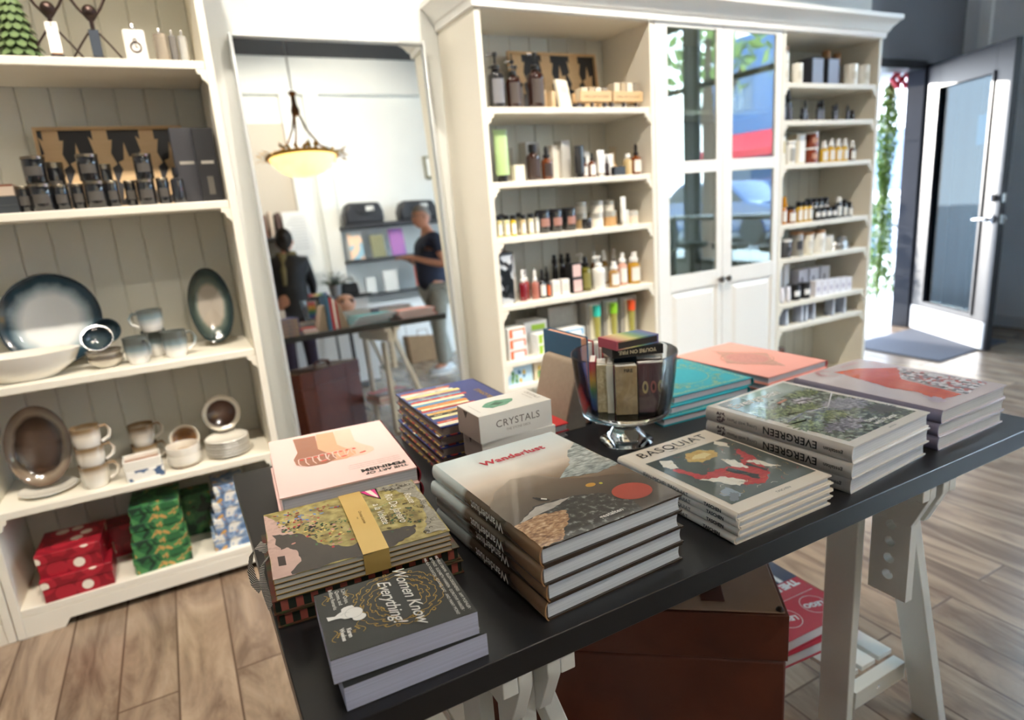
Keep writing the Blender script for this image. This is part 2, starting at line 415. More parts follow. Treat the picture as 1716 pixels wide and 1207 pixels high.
def tree(name, label, x, y, hgt, rc, colr, n=260):
    t = thing(name, label, 'tree', (x, y, -0.02))
    MB().tube([(0, 0, 0), (0.05, 0, hgt * .3), (-0.04, 0.03, hgt * .6), (0, 0, hgt * .85)], [0.16, 0.13, 0.1, 0.04], C('#4a3b30', 0.9), 10).tube([(0.02, 0, hgt * .45), (0.5, 0.3, hgt * .72)], [0.07, 0.03], C('#4a3b30', 0.9)).tube([(0, 0, hgt * .5), (-0.5, -0.2, hgt * .75)], [0.07, 0.03], C('#4a3b30', 0.9)).build('tree_stem', t)
    rnd = random.Random(3); q = MB(); g = NZ('street_leaves', ['#3f5a2a', '#7d9148'], 3, 0.7)
    for i in range(n):
        a = rnd.uniform(0, 2 * PI); b_ = rnd.uniform(-1, 1); r = rc * rnd.random() ** .4; s = rnd.uniform(.1, .22)
        c = Vector((r * math.cos(a) * math.sqrt(1 - b_ * b_), r * math.sin(a) * math.sqrt(1 - b_ * b_), hgt * .85 + r * b_ * .7))
        M = Matrix.Translation(c) @ T(rx=rnd.uniform(0, 3), ry=rnd.uniform(0, 3), rz=rnd.uniform(0, 3))
        q.add([(-s, 0, 0), (0, -s * .5, 0.02), (s, 0, 0), (0, s * .5, 0.02)], [(0, 1, 2, 3)], g, M)
    q.build('crown', t, smooth=0)
tree('street_tree', 'leafy street tree at the kerb, reflected in the left glass door', 9.0, -4.2, 4.6, 1.6, '#3f5a2a')
def car(label, x, y, colr):
    t = thing('car', label, 'car', (x, y, -0.01))
    body = C(colr, 0.25, 0.2, 1.0)
    side = [(-2.1, .25), (2.1, .25), (2.15, .62), (2.0, .8), (1.2, .92), (.65, 1.38), (-.9, 1.42), (-1.6, .95), (-2.1, .85)]
    MB().prism(side, -.85, .85, body, FR((0, 0, 0), (0, 1, 0), (0, 0, 1))).build('body', t, bevel=0.06)
    gl = [(.62, 1.30), (1.08, .94), (-1.42, .97), (-.88, 1.34)]
    MB().prism(gl, -.86, .86, C('#141c26', 0.08), FR((0, 0, 0), (0, 1, 0), (0, 0, 1))).build('window', t)
    for a in (-1.35, 1.35):
        for s in (-.82, .82):
            MB().lathe([(0.02, -.09), (.31, -.09), (.31, .09), (.02, .09)], C('#15161a', .7), 24, T(s, a, .31, 0, PI / 2)).build('wheel', t)
    for s in (-.6, .6): MB().box((s - .15, -2.13, .62), (s + .15, -2.06, .75), C('#ff2b33', .3, emis=3.0)).build('tail_light', t)
car('dark blue car parked at the kerb, mirrored in the right glass door', 12.2, -6.6, '#24406e')
car('red car parked further along the kerb', 12.2, -1.4, '#9c1f26')

# bicycle wheel outside the doorway (a whole bicycle leaning at the added porch wall)
def bicycle():
    t = thing('bicycle', 'bicycle parked on the pavement outside the open doorway', 'bicycle', (7.45, 4.75, -0.02), 0.25)
    for nm, x in (('front_wheel', 0.52), ('rear_wheel', -0.52)):
        q = MB(); q.tube([(x + .33 * math.cos(a * PI / 18), 0, .35 + .33 * math.sin(a * PI / 18)) for a in range(36)], .018, C('#222327', .7), 8, True)
        q.tube([(x + .305 * math.cos(a * PI / 18), 0, .35 + .305 * math.sin(a * PI / 18)) for a in range(36)], .008, STEEL, 6, True)
        for k in range(16):
            a = k * PI / 8; q.tube([(x, 0, .35), (x + .3 * math.cos(a), 0, .35 + .3 * math.sin(a))], .0018, STEEL, 4)
        q.build(nm, t)
    q = MB(); f = C('#3d5f8f', .3)
    for a, b_ in (((-.52, .35), (-.15, .85)), ((-.15, .85), (-.08, .3)), ((-.08, .3), (-.52, .35)), ((-.15, .82), (.38, .86)), ((-.08, .3), (.4, .76)), ((.36, .95), (.52, .35))):
        q.tube([(a[0], 0, a[1]), (b_[0], 0, b_[1])], .016, f, 8)
    q.build('frame', t)
    MB().tube([(.36, -.28, 1.0), (.36, -.1, 1.02), (.36, .1, 1.02), (.36, .28, 1.0)], .013, C('#1b1b1d', .5)).tube([(.36, 0, .95), (.36, 0, 1.02)], .014, STEEL).build('handlebar', t)
    MB().ball((-.16, 0, .92), .1, C('#1b1b1d', .6), s=(1.3, .6, .35)).build('saddle', t)
bicycle()

# ---------------------------------------------------------------- entrance door, open into the room
def entrance_door():
    P = Vector((5.44, 3.10)); Q = Vector((5.005, 2.305)); d = (Q - P); L = d.length; d.normalize()
    ang = math.atan2(d.y, d.x)
    t = thing('door_1', None, None, (P.x, P.y, 0), ang); t['kind'] = 'structure'
    H = 2.055; th = .045
    # local x runs from hinge to latch, local y is the thickness
    q = MB()
    q.box((0, -th, .006), (.165, 0, H), CHAR); q.box((.745, -th, .006), (.905, 0, H), CHAR)
    q.box((.165, -th, 1.885), (.745, 0, H), CHAR); q.box((.165, -th, .006), (.745, 0, .235), CHAR)
    q.build('door_frame', t, bevel=0.002)
    MB().box((.165, -.026, .235), (.745, -.020, 1.885), THIN('door_glass', '#8ea8b6', 0.02, 0.0, 0.10)).build('pane', t, smooth=0)
    q = MB()
    for y0, y1 in ((-th - .012, -.030), (-.016, .012)):
        q.box((.165, y0, .235), (.180, y1, 1.885), CHAR); q.box((.730, y0, .235), (.745, y1, 1.885), CHAR); q.box((.180, y0, 1.87), (.73, y1, 1.885), CHAR); q.box((.180, y0, .235), (.73, y1, .25), CHAR)
    q.build('glazing_bead', t)
    MB().box((.02, -th - .003, .012), (.885, -th, .2), C('#c9ccd0', .45, .0)).build('kick_plate', t)
    q = MB()
    for s, y in ((1, 0), (-1, -th)):
        q.lathe([(0, 0), (.026, 0), (.026, .012), (.02, .018), (.02, .03), (0, .032)], STEEL, 20, T(.845, y, 1.06, -PI / 2 * s))
    q.box((.903, -.035, 1.03), (.9075, -.01, 1.09), STEEL)
    q.build('deadbolt', t)
    q = MB()
    for s, y in ((1, 0), (-1, -th)):
        q.lathe([(0, 0), (.03, 0), (.03, .01), (.012, .016), (.012, .05), (0, .05)], STEEL, 20, T(.845, y, .92, -PI / 2 * s))
        q.tube([(.845, y + s * .045, .92), (.80, y + s * .05, .922), (.72, y + s * .046, .915)], [.011, .010, .006], STEEL, 10)
    q.box((.903, -.035, .89), (.9075, -.01, .95), STEEL)
    q.build('lever_handle', t)
    q = MB().tube([(.08, .03, 1.98), (.22, .06, 1.965), (.34, .03, 1.955)], .008, STEEL, 8).box((.02, 0, 1.955), (.1, .04, 1.99), STEEL)
    q.build('door_closer', t)
    MB().box((.87, -.03, -.0), (.885, -.016, .012), C('#d9d9d9', .5)).build('door_stop', t)
    # stickers on the glass
    MB().box((.58, -.019, 1.42), (.70, -.0185, 1.62), C('#f4f4f2', .5)).box((.61, -.0184, 1.52), (.67, -.018, 1.56), C('#b0503c', .5)).build('notice', t)
entrance_door()
tag(MB().box((4.5, 2.37, 0), (5.36, 3.06, .009), NZ('grey_rib_mat', ['#3b3c42', '#565863'], 60, 0.9, kind='Y', detail=0)).build('door_mat', smooth=0), 'dark grey ribbed mat lying on the floor at the open door', 'door mat')
# garland and bow on the door post
def garland():
    t = thing('garland', 'green garland hanging down beside the doorway with a red bow on top', 'garland', (5.45, 3.44, 0))
    rnd = random.Random(11); g = NZ('garland_needles', ['#2f4a1e', '#6f8f3a', '#a9bd5c'], 40, 0.6)
    q = MB()
    for i in range(2600):
        z = rnd.uniform(.25, 1.98); rr = .062 + (.065 if z < 1.05 else 0) + .03 * math.sin(z * 5)
        a = rnd.uniform(0, 2 * PI); r = rr * rnd.random() ** .5
        c = Vector((r * math.cos(a), r * math.sin(a) * .8, z))
        L = rnd.uniform(.022, .05); w = L * .16
        M = Matrix.Translation(c) @ T(rx=rnd.uniform(0, 6.3), ry=rnd.uniform(0, 6.3), rz=rnd.uniform(0, 6.3))
        q.add([(-L, 0, 0), (0, -w, .004), (L, 0, 0), (0, w, .004)], [(0, 1, 2, 3)], g, M)
    q.tube([(0, 0, .2), (.01, 0, .9), (0, 0, 2.0)], .012, C('#3a4a24', .8), 8)
    q.build('foliage', t, smooth=0)
    q = MB(); R_ = C('#c8162e', .35)
    for s in (-1, 1):
        q.tube([(0, -.08, 2.0), (s * .07, -.1, 2.05), (s * .12, -.09, 2.0), (s * .07, -.1, 1.95), (0, -.08, 2.0)], [.012, .022, .026, .022, .012], R_, 8)
        q.box((s * .03 - .012, -.1, 1.80), (s * .03 + .012, -.095, 2.0), R_)
    q.ball((0, -.09, 2.0), .028, R_)
    q.build('bow', t)
garland()
# ================================================================ bookcases along the shelf wall
YFR = 2.40      # front plane of all cases
def beadboard(x0, x1, z0, z1, y=2.745):
    q = MB(); n_ = max(2, round((x1 - x0) / 0.098)); w = (x1 - x0) / n_; pr = []
    for i in range(n_):
        a = x0 + i * w
        pr += [(a, y + .006), (a + .004, y), (a + w - .004, y)]
    pr.append((x1, y + .006))
    vs = []; fs = []
    for (x, yy) in pr: vs += [(x, yy, z0), (x, yy, z1)]
    for i in range(len(pr) - 1): fs.append((2 * i, 2 * i + 2, 2 * i + 3, 2 * i + 1))
    q.add(vs, fs, BEAD); q.box((x0, y + .006, z0), (x1, y + .012, z1), BEAD)
    return q
def bracket(x, z, s):   # small curved corbel under the end of a shelf, s = +1 grows to the right
    pts = [(0, 0), (.030 * s, 0), (.028 * s, -.012), (.018 * s, -.016), (.015 * s, -.030), (.006 * s, -.036), (0, -.046)]
    return MB().prism(pts, 0, .018, CREAM, FR((x, YFR + .022, z), (1, 0, 0), (0, 0, 1)))
def open_case(name, label, x0, x1, shelves, top=2.02, t_=.025, plinth=True):
    """x0, x1 outer faces"""
    cx = (x0 + x1) / 2
    t = thing(name, label, 'bookcase', (cx, YFR, 0))
    def P(nm, q, **k): 
        o = q.build(nm, t, **k); o.location = (-cx, -YFR, 0); return o
    P('side_panel', MB().box((x0, YFR, 0), (x0 + t_, YB - .002, top), CREAM), bevel=.002)
    P('side_panel', MB().box((x1 - t_, YFR, 0), (x1, YB - .002, top), CREAM), bevel=.002)
    P('back_panel', beadboard(x0 + t_, x1 - t_, .09, top), smooth=0)
    P('top_panel', MB().box((x0 + t_, YFR + .002, top - .02), (x1 - t_, YB - .012, top), CREAM))
    P('bottom_shelf', MB().box((x0 + t_, YFR + .003, .075), (x1 - t_, YB - .027, .1), CREAM), bevel=.002)
    for z in shelves:
        P('shelf', MB().box((x0 + t_ + .0006, YFR + .006, z - .026), (x1 - t_ - .0006, YB - .027, z), CREAM), bevel=.003)
        P('shelf_bracket', bracket(x0 + t_, z - .026, 1)); P('shelf_bracket', bracket(x1 - t_, z - .026, -1))
    if plinth:
        pl = [(x0 + t_, 0), (x0 + .13, 0), (x0 + .15, .028), (x1 - .15, .028), (x1 - .13, 0), (x1 - t_, 0), (x1 - t_, .074), (x0 + t_, .074)]
        P('plinth', MB().prism(pl, 0, .018, CREAM, FR((0, YFR + .02, 0), (1, 0, 0), (0, 0, 1))), bevel=.001)
    return t
LS = [.44, .835, 1.35, 1.785]
open_case('bookcase', 'cream bookcase left of the leaning mirror, full of stoneware and candles', -.650, .240, LS, top=2.14)
open_case('bookcase', 'cream bookcase cut by the left edge of the picture, beside the stoneware shelves', -1.545, -.652, LS, top=2.14)
open_case('bookcase', 'cream open bookcase right of the mirror, pump bottles on its top shelf', 1.190, 2.070, [.48, .595, .845, 1.13, 1.355, 1.645])
open_case('bookcase', 'cream open bookcase nearest the entrance door, candles on its top shelf', 2.905, 3.710, [.475, .608, .86, 1.045, 1.36, 1.58, 1.765])
# glass-door cabinet
def glass_cabinet():
    x0, x1 = 2.072, 2.903; cx = (x0 + x1) / 2
    t = thing('display_cabinet', 'white cabinet with two glazed doors between the open bookcases', 'cabinet', (cx, YFR, 0))
    def P(nm, q, par=t, **k):
        o = q.build(nm, par, **k)
        if par is t: o.location = (-cx, -YFR, 0)
        return o
    P('side_panel', MB().box((x0, YFR + .022, 0), (x0 + .022, YB - .002, 2.02), CREAM)); P('side_panel', MB().box((x1 - .022, YFR + .022, 0), (x1, YB - .002, 2.02), CREAM))
    P('back_panel', beadboard(x0 + .022, x1 - .022, .09, 2.0), smooth=0)
    P('top_panel', MB().box((x0 + .022, YFR + .024, 2.0), (x1 - .022, YB - .012, 2.02), CREAM))
    for z in (.1, .82, 1.38, 1.64): P('shelf', MB().box((x0 + .0225, YFR + .06, z - .022), (x1 - .0225, YB - .027, z), CREAM))
    P('plinth', MB().box((x0, YFR + .025, 0), (x1, YFR + .04, .08), CREAM))
    for side, a, b_ in ((0, x0 + .002, 2.492), (1, 2.496, x1 - .002)):
        F0 = YFR
        ia, ib = a + .072, b_ - .038
        if side: ia, ib = a + .062, b_ - .040
        q = MB()
        q.box((a, F0, .085), (ia, F0 + .02, 2.012), CREAM2); q.box((ib, F0, .085), (b_, F0 + .02, 2.012), CREAM2)
        for z0, z1 in ((1.985, 2.012), (1.345, 1.402), (.785, .862), (.085, .16)): q.box((ia, F0, z0), (ib, F0 + .02, z1), CREAM2)
        d = P('door', q, bevel=.0015)
        # raised lower panel with a bevelled border
        q = MB(); q.box((ia, F0 + .008, .16), (ib, F0 + .016, .785), CREAM2)
        A = [(ia + .012, .172), (ib - .012, .172), (ib - .012, .773), (ia + .012, .773)]; B = [(ia + .035, .195), (ib - .035, .195), (ib - .035, .75), (ia + .035, .75)]
        vs = [(x, F0 + .008, z) for x, z in A] + [(x, F0 - .000, z) for x, z in B]
        q.add(vs, [(0, 1, 5, 4), (1, 2, 6, 5), (2, 3, 7, 6), (3, 0, 4, 7), (4, 5, 6, 7)], CREAM2)
        q.build('door_panel', d, smooth=0)
        for z0, z1 in ((.862, 1.345), (1.402, 1.985)):
            MB().box((ia, F0 + .008, z0), (ib, F0 + .011, z1), THIN('cabinet_glass', '#eef6f5', 0.16)).build('pane', d, smooth=0)
        kx = 2.470 if side == 0 else 2.520
        MB().lathe([(0, 0), (.006, 0), (.006, .012), (.015, .018), (.016, .026), (.010, .032), (0, .033)], C('#6a6560', .3, .9), 18, T(kx, F0, .812, PI / 2)).build('knob', d)
glass_cabinet()
# crown moulding across the three right-hand cases
crown = [(0, 2.005), (-.012, 2.005), (-.014, 2.03), (-.022, 2.036), (-.035, 2.06), (-.06, 2.085), (-.07, 2.09), (-.07, 2.112), (0, 2.112)]
q = MB(); x0, x1 = 1.19, 3.71
vs = []; n_ = len(crown)
for (o_, z) in crown: vs.append((x0 + o_, YFR + o_, z))
for (o_, z) in crown: vs.append((x1 - o_, YFR + o_, z))
q.add(vs, [(i, i + 1, i + 1 + n_, i + n_) for i in range(n_ - 1)], CREAM2)
for s, xx in ((-1, x0), (1, x1)):
    vs = [(xx - s * o_, YFR + o_, z) for o_, z in crown] + [(xx - s * o_, YB - .001, z) for o_, z in crown]
    q.add(vs, [(i, i + 1, i + 1 + n_, i + n_) for i in range(n_ - 1)], CREAM2)
q.box((x0 - .001, YFR, 2.0205), (x1 + .001, YB - .001, 2.111), CREAM2)
struct('trim_3', q, smooth=20)
# crown over the left cases
q = MB(); x0, x1 = -1.545, .24
vs = [(x0, YFR + o_, z + .135) for o_, z in crown] + [(x1 - o_, YFR + o_, z + .135) for o_, z in crown]
q.add(vs, [(i, i + 1, i + 1 + n_, i + n_) for i in range(n_ - 1)], CREAM2)
q.add([(x1 - o_, YFR + o_, z + .135) for o_, z in crown] + [(x1 - o_, YB - .001, z + .135) for o_, z in crown], [(i, i + 1, i + 1 + n_, i + n_) for i in range(n_ - 1)], CREAM2)
q.box((x0, YFR, 2.141), (x1, YB - .001, 2.246), CREAM2)
struct('trim_4', q, smooth=20)
# frames standing on top of the right-hand cases
for i, (x, w, hh, c, lb) in enumerate(((2.30, .27, .22, '#7fa6ad', 'first framed print leaning on top of the glazed cabinet, nearest the mirror'), (2.66, .34, .26, '#e9edf0', 'middle framed print leaning on top of the glazed cabinet'), (3.06, .30, .24, '#5e7f8c', 'last framed print on top of the cases, nearest the entrance'))):
    t = thing('picture_frame', lb, 'picture frame', (x, 2.66, 2.1125), 0, 'frames on top of the cabinets', rx=-.2)
    q = MB(); W_ = CREAM2
    q.box((-w / 2, 0, 0), (w / 2, .018, .02), W_).box((-w / 2, 0, hh - .02), (w / 2, .018, hh), W_).box((-w / 2, 0, .02), (-w / 2 + .02, .018, hh - .02), W_).box((w / 2 - .02, 0, .02), (w / 2, .018, hh - .02), W_)
    q.build('frame', t); MB().box((-w / 2 + .02, .008, .02), (w / 2 - .02, .014, hh - .02), NZ('print_art_%d' % i, [c, '#f1f1ee', '#27343a'], 9, .4)).build('print', t)

# ---------------------------------------------------------------- leaning mirror
def mirror():
    TH = math.radians(3.4)
    t = thing('floor_mirror', 'tall silver framed mirror leaning on the wall between the bookcases', 'mirror', (.724, YB - 1.96 * math.sin(TH) - .028, 0), 0, rx=-TH)
    SF = C('#d4d8da', .3, .55); w, h_ = .77, 1.955; b_ = .012
    q = MB()
    q.box((-w / 2, -.026, 0), (-w / 2 + b_, .022, h_), SF).box((w / 2 - b_, -.026, 0), (w / 2, .022, h_), SF).box((-w / 2 + b_, -.026, 0), (w / 2 - b_, 0, b_), SF).box((-w / 2 + b_, -.026, h_ - b_), (w / 2 - b_, 0, h_), SF)
    q.build('frame', t, bevel=.002)
    m, n, l, bb = base('mirror_silvering'); bb.inputs['Base Color'].default_value = (.93, .95, .94, 1); bb.inputs['Metallic'].default_value = 1; bb.inputs['Roughness'].default_value = 0.0
    MB().box((-w / 2 + b_, -.008, b_), (w / 2 - b_, -.002, h_ - b_), m).build('mirror_glass', t, smooth=0)
mirror()

# ================================================================ display table
TX0, TX1, TY0, TY1, TZ = .04, 1.545, .598, 1.43, .745
tag(MB().box((TX0, TY0, TZ - .036), (TX1, TY1, TZ), BLACKTOP).build('table_top', bevel=.0015), 'black tabletop stretched across both white trestles, covered in book stacks', 'tabletop')
def trestle(xc, label):
    """A-frame with one upright and one splayed leg at each end, perforated posts and two flanged top beams"""
    t = thing('trestle', label, 'trestle', (xc, 1.0, 0), 0, 'white trestles under the tabletop')
    ZT = TZ - .0365
    for e, s in ((-.345, 1), (.345, -1)):      # front and rear end, s points inwards
        ya = e + .075 * s; yb = e + .145 * s; y0, y1 = min(ya, yb), max(ya, yb)
        MB().box((-.044, y0, 0), (-.021, y1, ZT - .10), TRESTLE).build('leg', t, bevel=.002)
        ya = e + .005 * s; yb = e + .07 * s; y0, y1 = min(ya, yb), max(ya, yb)
        q = MB(); b0, t0 = .205, .014
        q.prism([(b0, 0), (b0 + .026, 0), (t0 + .024, ZT - .085), (t0, ZT - .085)], -y1, -y0, TRESTLE, FR((0, 0, 0), (1, 0, 0), (0, 0, 1)))
        q.build('leg', t, bevel=.002)
        yc = e + .085 * s; y0, y1 = yc - .014, yc + .014
        q = MB(); q.box((-.0205, y0, .120), (.160, y1, .162), TRESTLE); q.ball((.06, y0 if s > 0 else y1, .142), .005, STEEL, 8, 4, (1, .4, 1)); q.build('crossbar', t, bevel=.0015)
        # perforated post, holes run through it along x
        yc = e + .035 * s + (-.012 * s); w = .039; zs = [.485, .522, .559, .596, .633]; q = MB()
        for zc in zs:
            R_ = .0105; hh = .0185; ring = [(R_ * math.cos(a * PI / 8), R_ * math.sin(a * PI / 8)) for a in range(16)]; sq = []
            for a in range(16):
                c_, s_ = math.cos(a * PI / 8), math.sin(a * PI / 8); m_ = max(abs(c_) / w, abs(s_) / hh); sq.append((c_ / m_, s_ / m_))
            for k_, (cx_, cy_) in {1: (w, hh), 7: (-w, hh), 9: (-w, -hh), 15: (w, -hh)}.items(): sq[k_] = (cx_, cy_)
            vs = []
            for xv in (-.020, .001): vs += [(xv, yc + a, zc + b_) for a, b_ in ring] + [(xv, yc + a, zc + b_) for a, b_ in sq]
            fs = []
            for a in range(16):
                k2 = (a + 1) % 16; fs += [(a, k2, 16 + k2, 16 + a), (32 + a, 48 + a, 48 + k2, 32 + k2), (a, 32 + a, 32 + k2, k2), (16 + a, 16 + k2, 48 + k2, 48 + a)]
            q.add(vs, fs, TRESTLE)
        q.box((-.020, yc - w, .440), (.001, yc + w, .4665), TRESTLE); q.box((-.020, yc - w, .6515), (.001, yc + w, ZT - .012), TRESTLE)
        q.build('post', t, smooth=0)
    for s, x0, x1, f0, f1 in ((-1, -.040, -.0205, -.062, -.0405), (1, .0015, .021, .0215, .043)):
        pr_ = [(-.40, ZT), (.40, ZT), (.40, ZT - .022), (.37, ZT - .092), (-.37, ZT - .092), (-.40, ZT - .022)]
        q = MB().prism(pr_, x0, x1, TRESTLE, FR((0, 0, 0), (0, 1, 0), (0, 0, 1)))
        q.box((f0, -.40, ZT - .024), (f1, .40, ZT), TRESTLE)
        q.build('top_beam', t, bevel=.0015)
    for k in range(3):
        x = .012 + k * .062
        MB().box((x - .024, -.24, .1635), (x + .024, .24, .1755), TRESTLE).build('shelf_slat', t, bevel=.001)
trestle(1.187, 'white trestle under the right end of the table, red books on its shelf')
trestle(.325, 'white trestle under the left end of the table')

# leather trunk under the table
def trunk():
    LE = NZ('red_brown_leather', ['#3f1a12', '#5e2c1c', '#743d28'], 9, .42, detail=6, dist=.6)
    LT = NZ('worn_tan_leather', ['#9a7c68', '#bb9c84'], 7, .5, detail=5)
    w, d, hh = .58, .26, .495; an = math.radians(-38)
    A = Vector((.888, .690)); a = Vector((-math.cos(an), -math.sin(an))); b_ = Vector((math.sin(-an), math.cos(an)))
    c = A + a * (w / 2) + b_ * (d / 2)
    t = thing('leather_trunk', 'brown leather trunk standing on the floor under the black table', 'trunk', (c.x, c.y, 0), an)
    MB().box((-w / 2, -d / 2, 0), (w / 2, d / 2, hh - .1), LE).build('body', t, bevel=.006)
    MB().box((-w / 2 - .002, -d / 2 - .002, hh - .098), (w / 2 + .002, d / 2 + .002, hh), LE).box((-w / 2 + .004, -d / 2 + .004, hh), (w / 2 - .004, d / 2 - .004, hh + .003), LT).build('lid', t, bevel=.006)
    for x in (-.16, .16):
        MB().box((x - .022, d / 2 + .0025, .02), (x + .022, d / 2 + .005, hh), LE).box((x - .022, -d / 2 + .03, hh + .0035), (x + .022, d / 2 + .005, hh + .006), LE).build('strap', t, bevel=.001)
    MB().tube([(-.07, .06, hh + .004), (-.06, .06, hh + .035), (0, .06, hh + .045), (.06, .06, hh + .035), (.07, .06, hh + .004)], .009, LE, 10).build('handle', t)
    for x in (-w / 2 + .012, w / 2 - .012):
        for y in (-d / 2 + .012, d / 2 - .012): MB().ball((x, y, hh + .002), .008, C('#2a1a14', .4, .3), 10, 6).build('corner_stud', t)
trunk()

# ================================================================ books
def book(loc, rz, w, d, t_, cov, pg='#e9e6e2', label='', spine='L', art=None, sart=None, hard=True, name='book', group=None, cat='book', spmat=None, boardmat=None, rx=0, ry=0, side=None):
    """origin at the centre of the underside; w along x, d along y; spine on side L R F B"""
    root = thing(name, label, cat, loc, rz, group, rx, ry)
    bt = .0025 if hard else .0006; ov = .003 if hard else 0.0
    cov = cov if not isinstance(cov, str) else C(cov, .32, coat=.3)
    spm = spmat or cov; bm_ = boardmat or cov
    if spine in 'LR': a, b_ = w, d
    else: a, b_ = d, w
    def mp(p):    # built with the spine at -a/2, then turned
        x, y, z = p
        return {'L': (x, y, z), 'R': (-x, y, z), 'F': (y, x, z), 'B': (y, -x, z)}[spine]
    q = MB()
    def bx(A, B, m):
        vs = [(A[0], A[1], A[2]), (B[0], A[1], A[2]), (B[0], B[1], A[2]), (A[0], B[1], A[2]), (A[0], A[1], B[2]), (B[0], A[1], B[2]), (B[0], B[1], B[2]), (A[0], B[1], B[2])]
        q.add([mp(v) for v in vs], [(0, 3, 2, 1), (4, 5, 6, 7), (0, 1, 5, 4), (1, 2, 6, 5), (2, 3, 7, 6), (3, 0, 4, 7)], m)
    bx((-a / 2 + .002, -b_ / 2, 0), (a / 2, b_ / 2, bt), bm_); bx((-a / 2 + .002, -b_ / 2, t_ - bt), (a / 2, b_ / 2, t_), cov)
    n_ = 8; bul = .0045 if hard else .0; pr = []
    for i in range(n_ + 1):
        s = i / n_; pr.append((-a / 2 - bul * math.sin(PI * s) ** .6 if hard else -a / 2, s * t_))
    vs = []; 
    for x, z in pr: vs += [mp((x, -b_ / 2, z)), mp((x, b_ / 2, z))]
    for x, z in pr: vs += [mp((x + .0022, -b_ / 2, z)), mp((x + .0022, b_ / 2, z))]
    o = 2 * (n_ + 1); fs = []
    for i in range(n_):
        fs += [(2 * i, 2 * i + 1, 2 * i + 3, 2 * i + 2), (o + 2 * i, o + 2 * i + 2, o + 2 * i + 3, o + 2 * i + 1), (2 * i, 2 * i + 2, o + 2 * i + 2, o + 2 * i), (2 * i + 1, o + 2 * i + 1, o + 2 * i + 3, 2 * i + 3)]
    q.add(vs, fs, spm)
    if art:
        art(q, w, d, Matrix.Translation((-w / 2, -d / 2, t_ + .00025)))
    if sart:   # spine frame: origin at its front-bottom corner, seen from outside
        sx = -a / 2 - bul - .0003
        sart(q, b_, t_, sx)
    q.build('cover', root, smooth=30)
    g = .0004; q = MB(); pm = pages_mat(pg)
    A = (-a / 2 + .0022, -b_ / 2 + ov, bt + g); B = (a / 2 - ov, b_ / 2 - ov, t_ - bt - g)
    vs = []
    m_ = 6
    for i in range(m_ + 1):    # slightly hollow fore edge
        s = i / m_; x = B[0] - (.0025 * math.sin(PI * s) if hard else 0); z = A[2] + (B[2] - A[2]) * s
        vs += [mp((x, A[1], z)), mp((x, B[1], z))]
    k = len(vs); vs += [mp((A[0], A[1], A[2])), mp((A[0], B[1], A[2])), mp((A[0], B[1], B[2])), mp((A[0], A[1], B[2]))]
    fs = [(2 * i, 2 * i + 2, 2 * i + 3, 2 * i + 1) for i in range(m_)]
    fs += [(k, k + 1, 1, 0), (k + 3, 2 * m_, 2 * m_ + 1, k + 2), (k, k + 3, k + 2, k + 1), tuple([k] + [2 * i for i in range(m_ + 1)] + [k + 3]), tuple([k + 1, k + 2] + [2 * i + 1 for i in range(m_, -1, -1)])]
    q.add(vs, fs, pm)
    q.build('pages', root, smooth=30)
    return root
def stack(n, loc, rz, w, d, t_, labels, jit=.004, seed=1, only_top_art=True, art=None, **k):
    rnd = random.Random(seed)
    for i in range(n):
        top = i == n - 1
        dx, dy, dr = (0, 0, 0) if top else (rnd.uniform(-jit, jit), rnd.uniform(-jit, jit), rnd.uniform(-.018, .018))
        book((loc[0] + dx, loc[1] + dy, loc[2] + i * t_), rz + dr, w, d, t_, label=labels[i], art=art if (top or not only_top_art) else None, **k)
ORD = ['bottom', 'second from the bottom', 'third from the bottom', 'fourth from the bottom']
def pos_labels(n, what, where):
    o = {2: ['lower', 'top'], 3: ['bottom', 'middle', 'top'], 4: ['bottom', 'second from bottom', 'second from top', 'top'], 5: ['bottom', 'second from bottom', 'middle', 'second from top', 'top']}[n]
    return ['%s of the %d %s %s' % (p, n, what, where) for p in o]

